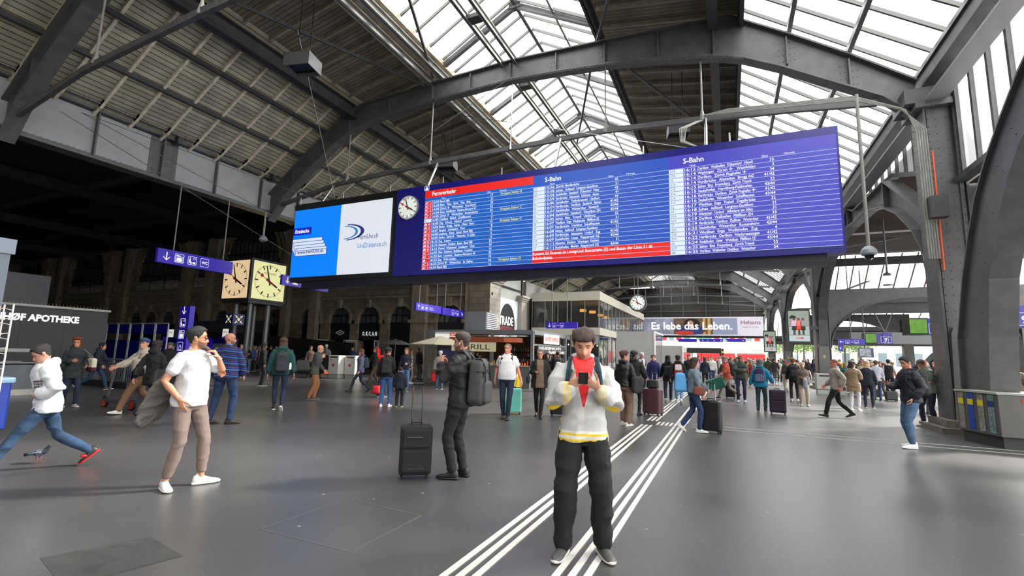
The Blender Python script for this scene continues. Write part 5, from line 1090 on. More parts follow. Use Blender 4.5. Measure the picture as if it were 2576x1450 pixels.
# backlit advertising screens on the pillars
def adscreen(px0, px1, pt, pb, Y, label):
    a = U(px0, pt, 1, Y); c = U(px1, pb, 1, Y); w = c.x-a.x; h = a.z-c.z; e = empty('advertising_screen', (a.x,Y,c.z), label, 'advertising screen', rz=.0)
    MB().box((0,0,0), (w,.18,h)).build('case', mat('ad_case_black', (.04,.05,.05), .3), e); MB().box((w*.06,-.015,h*.05), (w*.94,0,h*.95)).build('picture', mat('ad_picture_grey', (.66,.70,.64), .4, 0, .25, 2, emit=.55), e)
    MB().box((w*.08,-.02,h*.25), (w*.92,-.015,h*.48)).build('pavement_picture', mat('ad_pavement', (.55,.62,.60), .5, emit=.45), e); MB().box((w*.06,-.02,h*.05), (w*.94,-.015,h*.22)).build('caption_band', mat('ad_caption', (.78,.87,.87), .4, emit=.6), e)
    F = lambda u, v, q: Vector((w*u,-.024-q,h*v))
    for dx, cs in ((.30,((.75,.62,.70),(.12,.10,.10))),(.5,((.78,.42,.38),(.78,.22,.06))),(.68,((.55,.50,.52),(.15,.12,.12)))):
        for (z0, z1, ww, c_) in ((.24,.4,.05,(.25,.15,.12)),(.38,.5,.11,cs[1]),(.5,.67,.12,cs[0]),(.67,.74,.055,(.35,.2,.15))):
            q = MB(); poly(q, [(dx-ww,z0),(dx+ww,z0),(dx+ww*.85,z1),(dx-ww*.85,z1)], F); q.build('figure_picture', mat('ad_ink_%d%d%d' % tuple(int(9*k) for k in c_), c_, .5, emit=.35), e)
    q = MB(); poly(q, [(.1,.72),(.42,.74),(.36,.8),(.22,.83),(.12,.78)], F); q.build('umbrella_picture', mat('ad_ink_dark', (.07,.06,.06), .5), e)
    q = MB(); write(q, 'H&M', w*.5, h*.11, h*.07, lambda u, v, k: Vector((u,-.024,v)), bold=.01, align='c', shear=.3); q.build('lettering', mat('ad_red_print', (.85,.15,.2), .5, emit=.3), e)
    MB().box((w,.05,h*.4), (5.0-a.x,.4,h*.5)).build('wall_bracket', IROND, e); return e
adscreen(1978, 2042, 779, 864, 33.3, 'large lit portrait advertising screen with three walking women, nearer one'); adscreen(1920, 1954, 832, 887, 51.9, 'smaller lit portrait advertising screen beside the banner, farther one')
# ================================================================ left side: pharmacy, escalator, ticket machines
PH = mat('pharmacy_black_panel', (.11,.11,.12), .45, 0, .1, 1)
e_ = empty('pharmacy_kiosk', (-23,7,0), 'long low black pharmacy building with white APOTHEKE letters at left', 'building')
MB().box((-4,-12,0), (0,3.75,2.84)).build('walls', PH, e_); MB().box((-4,-12.05,2.84), (.06,3.8,2.92)).build('roof_edge', GREYL, e_)
mb = MB()
for k in range(110): mb.box((.0,-8+k*.107,2.92), (.012,-7.992+k*.107,3.0))
mb.build('bird_spikes', IRONL, e_); mb = MB()
for y in (-6,-4,-2,0.1,1.15,2.4): mb.box((0,y,.3), (.005,y+.012,2.84))
mb.build('panel_joints', BLACK, e_); MB().box((-3.4,-9,2.84), (-.4,1.95,4.05)).build('rooftop_box', mat('rooftop_grey', (.19,.19,.21), .5, 0, .1, 1), e_)
mb = MB(); write(mb, 'BAHNHØF APOTHEKE', 2.80, 2.33, .225, lambda u, v, w: Vector((.06,u,v)), w=2.95, bold=.05, align='r'); mb.build('lettering', WEMIT, e_); MB().box((.0,-6,1.2), (.03,2.0,1.32)).build('counter_strip', GREYL, e_)
# escalator well with balustrade and railing
e_ = empty('escalator', (-20.6,6.2,0), 'escalator balustrade with dark glass and black handrail behind the red-haired woman', 'escalator')
for dx in (0, 1.3):
    MB().box((dx,-3.4,.1), (dx+.03,1.4,.88)).build('glass_side', DARKGL, e_)
    MB().path([(dx+.015,-3.4,.93),(dx+.015,1.2,.93),(dx+.015,1.55,.85),(dx+.015,1.62,.6),(dx+.015,1.5,.3)], .045, 8).build('handrail', BLACK, e_); MB().box((dx-.06,-3.4,0), (dx+.1,1.7,.16)).build('skirt', IRONL, e_)
e_ = empty('stair_railing', (-21,10,0), 'black barred railing around the stairwell behind the scooter', 'railing')
MB().box((-3.2,-.1,0), (1.6,.1,.22)).build('plinth', mat('dark_plinth', (.12,.12,.12), .6), e_); MB().tube((-3.2,0,1.02), (1.6,0,1.02), .03).tube((-3.2,0,.9), (1.6,0,.9), .015).build('rail', CHROME, e_); mb = MB()
for k in range(41): mb.tube((-3.2+k*.12,0,.2), (-3.2+k*.12,0,1.0), .012, n=5)
mb.build('bars', IROND, e_); MB().quad((-3.1,.05,.2), (1.5,.05,.2), (1.5,.05,.9), (-3.1,.05,.9)).build('glass_infill', CLEAR, e_)
# ticket partitions
for k in range(5):
    x = -26.45+k*.95; o = empty('ticket_partition', (x,12.4,0), '%s blue partition panel with silver frame behind the pharmacy corner' % ('leftmost','second','third','fourth','rightmost')[k], 'partition', 'row of blue partition panels')
    MB().box((0,0,2.05), (.84,.03,2.45)).build('upper_panel', NAVY, o); MB().box((0,0,.1), (.84,.03,1.75)).build('lower_panel', NAVY, o); MB().path([(0,0,0),(0,0,2.45),(.04,0,2.5),(.82,0,2.5),(.87,0,2.45),(.87,0,0)], .03, 8).build('frame', mat('satin_aluminium', (.55,.56,.58), .5, .3), o)
# info totem
e_ = empty('info_totem', (-23.2,14,0), 'tall blue information pillar with white pictograms', 'sign pillar')
MB().box((-.42,-.12,0), (.30,.12,3.42)).build('body', BLUE, e_); F = lambda u, v, w: Vector((u,-.126-w,v)); mb = MB()
for k, z in (('down',3.0),('wait',2.42),('bag',1.87),('shop',1.32)): glyph(mb, (k,-.3), lambda u, v, w, z=z: F(u, v+z-.1, 0), .62)
mb.build('pictograms', WEMIT, e_)
# ticket machines and yellow seats
MG = mat('machine_grey', (.42,.43,.44), .5)
for px, l in ((432,'grey and blue ticket machine left of the information pillar'),(548,'grey and blue ticket machine behind the man in sunglasses')):
    a = U(px, 900, 1, 20); e = empty('ticket_machine', (a.x,20,0), l, 'ticket machine'); MB().box((-.6,0,0), (.6,.8,1.75)).build('body', MG, e)
    MB().prism([(-.1,0),(.9,0),(.9,2.3),(.2,1.95),(-.1,1.5)], lambda u, v, k: Vector((-.68+(k*.08) if True else 0, u-.05, v))).build('side_shield', BLUE, e)
    MB().prism([(-1.5,.0),(-.68,0),(-.68,1.8),(-1.35,2.15),(-1.5,2.0)], lambda u, v, k: Vector((u, .1+.1*k, v))).build('blue_panel', BLUE, e); MB().box((-.62,-.03,1.75), (.62,.82,2.1)).build('header', NAVY, e)
    MB().box((-.3,-.02,1.15), (.15,0,1.5)).build('screen', mat('machine_screen', (.65,.68,.70), .3, emit=.2), e); MB().box((.25,-.02,.9), (.4,0,1.4)).build('card_slot', BLACK, e)
for k in range(3):
    a = U(418+k*14, 905, 1, 17); o = empty('bench_seat', (a.x,17,0), '%s of the yellow shell seats left of the information pillar' % ('leftmost','middle','rightmost')[k], 'seat', 'yellow shell seats')
    MB().box((-.24,-.25,.42), (.24,.25,.48)).build('seat', mat('seat_yellow', (.90,.68,.05), .4), o); MB().box((-.24,.2,.48), (.24,.27,.98)).build('backrest', MATS['seat_yellow'], o); MB().box((-.03,-.03,0), (.03,.03,.42)).build('leg', IROND, o)
for px, l in ((428,'small white lit screen on the black hoarding, left one'),(565,'small white lit screen on the black hoarding, right one')):
    a = U(px, 850, 1, 25.5); o = MB().box((-.32,0,0), (.32,.06,.72)).build('lit_notice', mat('notice_white', (.93,.94,.90), .5, emit=.7), None, False, l, 'sign'); o.location = tuple(a); MB().tube((0,.03,-a.z), (0,.03,0), .03).build('post', IROND, o)
    mb = MB(); write(mb, 'SERI', 0, .38, .16, lambda u, v, w: Vector((u,-.01,v)), align='c', w=.46); mb.build('lettering', mat('notice_print', (.35,.35,.33), .6), o)
# meeting-point cube sign
e_ = empty('meeting_point_sign', (-26.4,18.6,2.85), 'small blue cube sign with four arrows meeting in a dot', 'sign'); MB().box((-.36,-.36,0), (.36,.36,.62)).build('box', NAVY, e_); mb = MB(); CR = mat('cream_pictogram', (.93,.90,.62), .5, emit=.7)
for F in (lambda u, v, w: Vector((u,-.37,v+.31)), lambda u, v, w: Vector((.37,u,v+.31))):
    disc(mb, 0, 0, .09, F, 12)
    for a in range(4):
        t = pi/4+a*pi/2; c_, s_ = cos(t), sin(t); poly(mb, [(c_*.13,s_*.13),(c_*.2-s_*.09,s_*.2+c_*.09),(c_*.2-s_*.03,s_*.2+c_*.03),(c_*.32-s_*.03,s_*.32+c_*.03),(c_*.32+s_*.03,s_*.32-c_*.03),(c_*.2+s_*.03,s_*.2-c_*.03),(c_*.2+s_*.09,s_*.2-c_*.09)][:7], F)
mb.build('pictogram', CR, e_); MB().tube((0,.3,.5), (-.23,1.0,.5), .03).build('bracket_arm', IROND, e_)
# black hoarding with slate canopy
e_ = empty('building_hoarding', (-36,26.5,0), 'black building hoarding with slate-grey band before the facade', 'hoarding')
MB().box((-8,0,0), (2.6,.15,2.75)).build('black_boards', mat('hoarding_black', (.045,.045,.045), .8), e_); MB().box((-8.2,-.3,2.72), (2.5,.15,3.7)).build('slate_band', mat('hoarding_slate', (.15,.17,.20), .7), e_)
MB().prism([(2.6,0),(11.4,0),(11.4,2.05),(2.6,2.5)], lambda u, v, k: Vector((u,.1+.12*k,v))).build('sloping_boards', MATS['hoarding_black'], e_)
# litter bins
def bin_(x, y, w, label, m, h=1.25, heart=True, rz=0):
    e = empty('litter_bin', (x,y,0), label, 'litter bin', rz=rz); MB().box((-w/2,-.3,.22), (w/2,.3,h)).build('body', m, e, bev=.02); MB().box((-w/2+.03,-.26,0), (w/2-.03,.26,.2)).build('plinth', GREYL, e); MB().box((-w*.36,-.31,h-.14), (w*.36,-.3,h-.07)).build('slot', BLACK, e)
    if heart:
        F = lambda u, v, q: Vector((u,-.315,v)); mb = MB(); H = [(.1*16*sin(t)**3/16, .72+.1*(13*cos(t)-5*cos(2*t)-2*cos(3*t)-cos(4*t))/16) for t in [2*pi*k/24 for k in range(24)]]; poly(mb, H, F); poly(mb, [(-.22,.98),(-.1,.98),(-.1,1.02),(-.22,1.02)], F); mb.build('red_heart', mat('sticker_red', (.82,.12,.14), .5), e)
    return e
BW = mat('bin_white', (.80,.80,.77), .4)
bin_(-19.75, 20.2, .72, 'white litter bin with a red heart, left of the white pair', BW); bin_(-18.95, 20.6, .72, 'white litter bin with a red heart, right of the white pair', BW); bin_(-20.55, 20.35, .5, 'narrow dark grey litter bin beside the white pair', mat('bin_dark', (.16,.17,.18), .4), heart=False)
bin_(4.45, 28.6, .9, 'grey steel litter bin at the foot of the second pillar', GREYL, 1.0, False); bin_(5.0, 28.7, .45, 'dark green-topped litter bin beside the second pillar', mat('bin_green', (.06,.16,.14), .5), 1.1, False); bin_(4.0, 45.5, .9, 'far grey litter bin at the foot of the third pillar', GREYL, 1.0, False)
# recycling station at the right
e_ = empty('recycling_station', (4.98,12.95,0), 'grey steel recycling station with coloured film strips at the right edge', 'recycling bin')
SG = mat('station_steel', (.36,.36,.35), .35, .3, .06, 3)
MB().prism([(-.45,.75),(-.15,-.25),(2.2,-.45),(2.2,.75)], lambda u, v, k: Vector((u,v,.22+.82*k))).build('body', SG, e_, bev=.01); MB().prism([(-.40,.7),(-.10,-.18),(2.1,-.38),(2.1,.7)], lambda u, v, k: Vector((u,v,.22*k))).build('plinth', mat('station_plinth', (.22,.22,.22), .6), e_)
MB().prism([(-.48,.78),(-.17,-.28),(2.23,-.48),(2.23,.78)], lambda u, v, k: Vector((u,v,1.04+.04*k))).build('lid', GREYL, e_)
A_, B_ = Vector((-.45,.75,0)), Vector((-.15,-.25,0)); d_ = (B_-A_); nrm = Vector((d_.y,-d_.x,0)).normalized()*-1
nrm = nrm if nrm.x < 0 else -nrm
for t, c_, nm, v_ in ((.12,(.50,.48,.45),'strip_paper',.5),(.36,(.12,.25,.60),'strip_plastic',.45),(.60,(.50,.50,.46),'strip_cans',.6),(.84,(.42,.50,.52),'strip_glass',.6)):
    a = A_+d_*(t-.07)+nrm*.006; c = A_+d_*(t+.07)+nrm*.006; MB().quad(a+Vector((0,0,.27)), c+Vector((0,0,.27)), c+Vector((0,0,1.02)), a+Vector((0,0,1.02))).build('printed_strip', mat('printed_'+nm, c_, .4, 0, v_, 22), e_)
    a += nrm*.004+Vector((0,0,.78)); c += nrm*.004+Vector((0,0,.78)); MB().quad(a, c, c+Vector((0,0,.12)), a+Vector((0,0,.12))).build('strip_label', mat('label_'+nm, (.80,.74,.15) if 'p' in nm[6] or 'c' in nm[6] else (.15,.18,.42), .5), e_)
F = lambda u, v, q: Vector((-.15+u*.9966,-.25-u*.085-.01,v)); mb = MB(); poly(mb, [(.34,.9),(.64,.9),(.64,.95),(.34,.95)], F); poly(mb, [(.75+.19*sin(t)**3, .68+.155*(13*cos(t)-5*cos(2*t)-2*cos(3*t)-cos(4*t))/16) for t in [2*pi*k/24 for k in range(24)]], F); mb.build('red_sticker', mat('sticker_red', (.82,.12,.14), .5), e_)
mb = MB(); write(mb, 'SBB CFF FFS', .68, .905, .045, F, w=.55, bold=.03); F2 = lambda u, v, q: F(u, v, 0)+Vector((0,-.004,0)); write(mb, '<+>', .53, .91, .03, F2, w=.08, bold=.04); write(mb, 'Herzlichen Dank', .66, .73, .018, F2, w=.18); write(mb, 'fürs Mitmachen', .66, .70, .018, F2, w=.18); mb.build('white_lettering', WHITE, e_)
# news kiosk at the left edge: grey cabinet, card rack, blue freezer
e_ = empty('news_kiosk', (-13.15,2.4,0), 'tall grey metal kiosk cabinet cut by the left edge', 'kiosk'); MB().box((-1.6,0,0), (1.35,1.5,3.35)).build('cabinet', mat('kiosk_blue_grey', (.36,.40,.44), .35, .4, .1, 1), e_); MB().box((-1.65,-.04,3.15), (1.4,1.54,3.42)).build('roof_band', mat('kiosk_band', (.42,.46,.50), .35, .4), e_)
mb = MB()
for k in range(7): mb.beam((-1.3+k*.4,.4,3.42), (-.95+k*.4,.5,3.62), .03, .03).beam((-1.3+k*.4,.5,3.62), (-.95+k*.4,.4,3.44), .03, .03)
mb.build('roof_junk', IRONL, e_); MB().box((-.3,-.01,.3), (-.28,0,3.1)).build('panel_joint', BLACK, e_)
e_ = empty('card_rack', (-10.25,3.3,0), 'wire rack full of postcards and magazines at the left edge', 'rack'); mb = MB()
for x in (-.3,0,.3): mb.tube((x,.12,0), (x,.12,2.15), .012, n=6)
mb.tube((-.3,.12,.15), (.3,.12,.15), .01)
for r_ in range(6):
    z = .85+r_*.22
    for f_ in range(2):
        mb.path([(-.34,-.02,z+.13),(-.34,-.16,z),(.38,-.16,z),(.38,-.02,z+.13),(.38,.1,z+.1)], .006, 5); mb.path([(-.34,.1,z-.02),(-.34,-.1,z-.05),(.38,-.1,z-.05),(.38,.1,z-.02)], .006, 5)
    for x in (-.1,.14): mb.tube((x,-.16,z), (x,.1,z-.04), .005, n=5)
mb.build('wire_frame', WHITE, e_); MB().box((-.32,-.15,0), (.32,.3,.03)).build('base', IROND, e_)
random.seed(5); n_c = 0
for r_ in range(6):
    for j in range(5):
        c = random.choice([(.85,.82,.78),(.80,.35,.25),(.25,.35,.6),(.9,.7,.6),(.3,.3,.32),(.55,.65,.5)]); z = .83+r_*.22
        cn = {(.85,.82,.78):'white',(.80,.35,.25):'red',(.25,.35,.6):'blue',(.9,.7,.6):'pink',(.3,.3,.32):'dark grey',(.55,.65,.5):'green'}[c]
        o = MB().box((-.055,-.004,0), (.055,.004,.18)).build('magazine', mat('print_'+cn.replace(' ', '_'), c, .4, 0, .4, 30), None, False, '%s magazine in the %s row of the wire rack' % (cn, ('lowest','second','third','fourth','fifth','top')[r_]), 'magazine', '%s magazines in the %s row of the rack' % (cn, ('lowest','second','third','fourth','fifth','top')[r_]))
        o.location = (-10.5+j*.14,3.3-.1,z); o.rotation_euler = (-.35,0,0)
e_ = empty('ice_cream_freezer', (-11.12,3.25,0), 'blue ice cream freezer on castors at the left edge', 'freezer'); MB().box((-.9,0,.16), (.35,.6,.92)).build('body', mat('freezer_blue', (.04,.16,.50), .3, 0, .3, 1), e_, bev=.03); MB().box((-.92,-.03,.90), (.38,.63,1.0)).build('lid', mat('freezer_lid', (.50,.62,.75), .3), e_, bev=.03)
for x in (-.7,.2): 
    for y in (.1,.5): MB().lathe((x,y-.02,.07), [(.0,0),(.07,0),(.07,.04),(0,.04)], 12, (0,1,0)).box((x-.02,y-.02,.08), (x+.02,y+.02,.17)).build('castor', BLACK, e_)
MB().box((.1,-.005,.74), (.27,0,.86)).build('sticker', mat('sticker_tan', (.85,.65,.45), .5), e_)
# ================================================================ people
V = Vector
def lerp(a, b, t): return a+(b-a)*t
def interp(tab, z):
    if z <= tab[0][0]: return tab[0][1:]
    for p, q in zip(tab, tab[1:]):
        if z <= q[0]:
            t = (z-p[0])/(q[0]-p[0]); t = t*t*(3-2*t); return tuple(lerp(a, b, t) for a, b in zip(p[1:], q[1:]))
    return tab[-1][1:]
def chain(mb, pts, n=12, ref=None, m=0):
    """tapering tube with rounded ends; pts = (position, radius across, radius along ref)"""
    P = [(V(p[0]), p[1], p[2] if len(p) > 2 else p[1]) for p in pts]; rings = []; ref = V(ref or (0,1,0))
    def ring(c, d, ra, rb):
        b = (ref-d*ref.dot(d)); b = b.normalized() if b.length > .15 else d.orthogonal().normalized(); a = d.cross(b)
        return [c+a*(ra*cos(2*pi*k/n))+b*(rb*sin(2*pi*k/n)) for k in range(n)]
    for i, (c, ra, rb) in enumerate(P):
        d = (P[min(i+1, len(P)-1)][0]-P[max(i-1, 0)][0]).normalized()
        if i == 0: r = min(ra, rb); rings += [ring(c-d*r*.8, d, ra*.25, rb*.25), ring(c-d*r*.55, d, ra*.75, rb*.75)]
        rings.append(ring(c, d, ra, rb))
        if i == len(P)-1: r = min(ra, rb); rings += [ring(c+d*r*.55, d, ra*.75, rb*.75), ring(c+d*r*.8, d, ra*.25, rb*.25)]
    mb.loft(rings, m=m)
def remesh(mb, name, mats, voxel, smooth=4, fn=None, wr=0, seed=0):
    me = mb.mesh(name, mats); ob = bpy.data.objects.new(name, me); COL.objects.link(ob)
    r = ob.modifiers.new('r', 'REMESH'); r.mode = 'VOXEL'; r.voxel_size = voxel
    if smooth: s = ob.modifiers.new('s', 'SMOOTH'); s.factor = .5; s.iterations = smooth
    dg = bpy.context.evaluated_depsgraph_get(); me2 = bpy.data.meshes.new_from_object(ob.evaluated_get(dg))
    bpy.data.objects.remove(ob); bpy.data.meshes.remove(me)
    me2.materials.clear()
    for x in (mats if isinstance(mats, (list, tuple)) else [mats]): me2.materials.append(x)
    if wr:
        co = [0.]*(3*len(me2.vertices)); me2.vertices.foreach_get('co', co); nv = [tuple(v.normal) for v in me2.vertices]
        for i, nn in enumerate(nv):
            x, y, z = co[3*i:3*i+3]
            d = wr*(.9-3.0*abs(noise.noise((x*5+seed, y*5, z*8+3*x)))+.35*noise.noise((x*14, y*14+seed, z*26+x*12)))
            co[3*i] += nn[0]*d; co[3*i+1] += nn[1]*d; co[3*i+2] += nn[2]*d
        me2.vertices.foreach_set('co', co)
    if fn:
        me2.polygons.foreach_set('material_index', [fn(p.center) for p in me2.polygons])
    me2.shade_smooth(); return me2
def ik(a, t, l1, l2, pole):
    a, t = V(a), V(t); d = t-a; L = min(d.length, (l1+l2)*.999); d.normalize(); t = a+d*L
    x = (l1*l1-l2*l2+L*L)/(2*L); h = sqrt(max(0, l1*l1-x*x)); p = V(pole); p = (p-d*p.dot(d)).normalized(); return a+d*x+p*h, t
def hand(mb, w, d, nrm, side, curl=.5, s=1, spread=.1, m=0):
    """palm, four unequal bent fingers and a thumb; d points along the hand, nrm out of the palm, side to the thumb"""
    d = V(d).normalized(); nrm = V(nrm); nrm = (nrm-d*nrm.dot(d)).normalized(); x = d.cross(nrm)
    x = x if x.dot(V(side)) > 0 else -x; w = V(w)
    chain(mb, [(w-d*.03*s,.026*s,.019*s),(w+d*.02*s,.031*s,.016*s),(w+d*.06*s,.041*s,.015*s),(w+d*.088*s,.040*s,.012*s)], 10, nrm, m)
    for k, (L, o) in enumerate(((.070,.030),(.078,.010),(.073,-.010),(.057,-.029))):
        p = w+d*(.086-.006*abs(k-1.2))*s+x*o*s; a = spread*(1.3-k)*.5; dd = (d+x*a).normalized(); pts = [(p-dd*.02*s,.0095*s),(p,.0092*s)]; c = curl*.55
        for q, f in enumerate((.45,.32,.23)):
            dd = (dd*cos(c)+nrm*sin(c)).normalized(); p = p+dd*L*f*s; pts.append((p, (.0086-.0009*q)*s)); c = curl*(.9-.1*k*.5)
            # bend about the palm axis
        chain(mb, pts, 8, nrm, m)
    p = w+d*.018*s+x*.024*s; dd = (d*.62+x*.62+nrm*.35).normalized(); pts = [(p-dd*.012*s,.012*s),(p,.0125*s)]
    for f in (.042,.032,.024):
        p = p+dd*f*s; pts.append((p, .0098*s)); dd = (dd+d*.28+nrm*.22*curl*1.6-x*.18).normalized()
    chain(mb, pts, 8, nrm, m)
HT = [(-.122,.055,-.02,.012),(-.112,.080,.0,.030),(-.098,.088,.03,.042),(-.075,.090,.056,.053),(-.045,.088,.076,.063),(-.015,.086,.090,.070),(.005,.083,.097,.074),(.03,.087,.101,.077),(.055,.084,.100,.077),(.08,.071,.086,.068),(.1,.050,.064,.050),(.113,.028,.036,.028),(.119,.006,.010,.006)]
def gauss(x, s): return math.exp(-(x/s)**2)
def headpt(z, ph, k=1.0, face=True):
    F, B, W = interp(HT, z); s_, c_ = sin(ph), cos(ph); x = W*(abs(s_)**.92)*(1 if s_ >= 0 else -1)
    y = (F if c_ > 0 else B)*(abs(c_)**.92)*(1 if c_ >= 0 else -1)
    if face and c_ > 0:
        y += .026*gauss(x, .010+.006*max(0, min(1, (.02-z)/.05)))*(max(0, 1-abs((z+.034)/.024)**2)*.95 if z < -.034 else max(0, 1-(z+.034)/.062))
        y -= .013*(gauss(x-.031, .016)+gauss(x+.031, .016))*gauss(z-.004, .014)
        y += .005*gauss(abs(x)-.028, .022)*gauss(z-.027, .010); y += .006*gauss(x, .020)*gauss(z+.070, .009); y -= .003*gauss(x, .02)*gauss(z+.0705, .0022); y += .004*gauss(x, .018)*gauss(z+.105, .012)
        y += .003*gauss(abs(x)-.045, .015)*gauss(z+.025, .015)
    return x*k, y*k, z*k
def hairmesh(st, s, seed, thick, fr=.062, side=-.02, back=-.075, fringe=0):
    mb = MB(); NR, NP = 26, 40; rings = []
    for j in range(NR):
        z = -.118+.237*(j/(NR-1)); r = []
        for i in range(NP):
            ph = 2*pi*i/NP; c_ = cos(ph); x, y, zz = headpt(z, ph, 1, False)
            lim = fr-fringe if c_ > .72 else (lerp(side, fr-fringe*.5, (c_-.15)/.57) if c_ > .15 else (side if c_ > -.2 else lerp(side, back, min(1, (-c_-.2)/.5))))
            if c_ > -.2: lim += .009*noise.noise((ph*5, seed, 1))+.004*noise.noise((ph*17, seed, 2))
            t = max(0, min(1, (z-lim)/.012)); nz = noise.noise((x*32+seed, y*14, z*26))*.35+noise.noise((x*120+seed, y*38, z*60))*.22
            k = thick*(1+nz)*(.30+1.15*max(0, min(1, (z+.01)/.09))); sc = 1+t*k/.085-(1-t)*.16; r.append(V((x*sc*s, y*sc*s, (z*(1+t*k/.13)+.004)*s)))
        rings.append(r)
    mb.loft(rings); return mb
SKIN = {}
def skin(c, name):
    m = mat('skin_'+name, c, .55, 0, .06, 30); m.node_tree.nodes['Principled BSDF'].inputs['Subsurface Weight'].default_value = .08; return m
def cloth(name, c, rough=.85, bump=.18, bs=220, var=.05): return mat(name, c, rough, 0, var, 14, bump, bs)
PEOPLE = {}
class X:
    """small arithmetic on shader sockets, for woven patterns that follow the garment's own coordinates"""
    nt = None
    def __init__(s, k): s.k = k
    def op(s, f, o=0, r=False):
        n = X.nt.nodes.new('ShaderNodeMath'); n.operation = f
        for i, q in enumerate((o, s) if r else (s, o)):
            q = q.k if isinstance(q, X) else q
            if isinstance(q, (int, float)): n.inputs[i].default_value = q
            else: X.nt.links.new(q, n.inputs[i])
        return X(n.outputs[0])
    def __add__(s, o): return s.op('ADD', o)
    def __sub__(s, o): return s.op('SUBTRACT', o)
    def __mul__(s, o): return s.op('MULTIPLY', o)
    def __lt__(s, o): return s.op('LESS_THAN', o)
    def __gt__(s, o): return s.op('GREATER_THAN', o)
    def __mod__(s, o): return s.op('FLOORED_MODULO', o)
    def __or__(s, o): return s.op('MAXIMUM', o)
    def __abs__(s): return s.op('ABSOLUTE')
def woven(name, base, layers, rough=.8):
    """cloth with coloured areas; layers = (colour, mask as a function of x, y, z in body measures)"""
    m = cloth(name, base, rough, .1, 60, .0); nt = X.nt = m.node_tree; b = nt.nodes['Principled BSDF']; tc = nt.nodes.new('ShaderNodeTexCoord'); sp = nt.nodes.new('ShaderNodeSeparateXYZ'); nt.links.new(tc.outputs['Object'], sp.inputs[0])
    x, y, z = (X(o) for o in sp.outputs); last = None
    for c, f in layers:
        mx = nt.nodes.new('ShaderNodeMix'); mx.data_type = 'RGBA'; nt.links.new(f(x, y, z).k, mx.inputs[0]); mx.inputs[7].default_value = (*srgb(c), 1)
        if last: nt.links.new(last, mx.inputs[6])
        else: mx.inputs[6].default_value = (*srgb(base), 1)
        last = mx.outputs[2]
    nt.links.new(last, b.inputs['Base Color']); return m
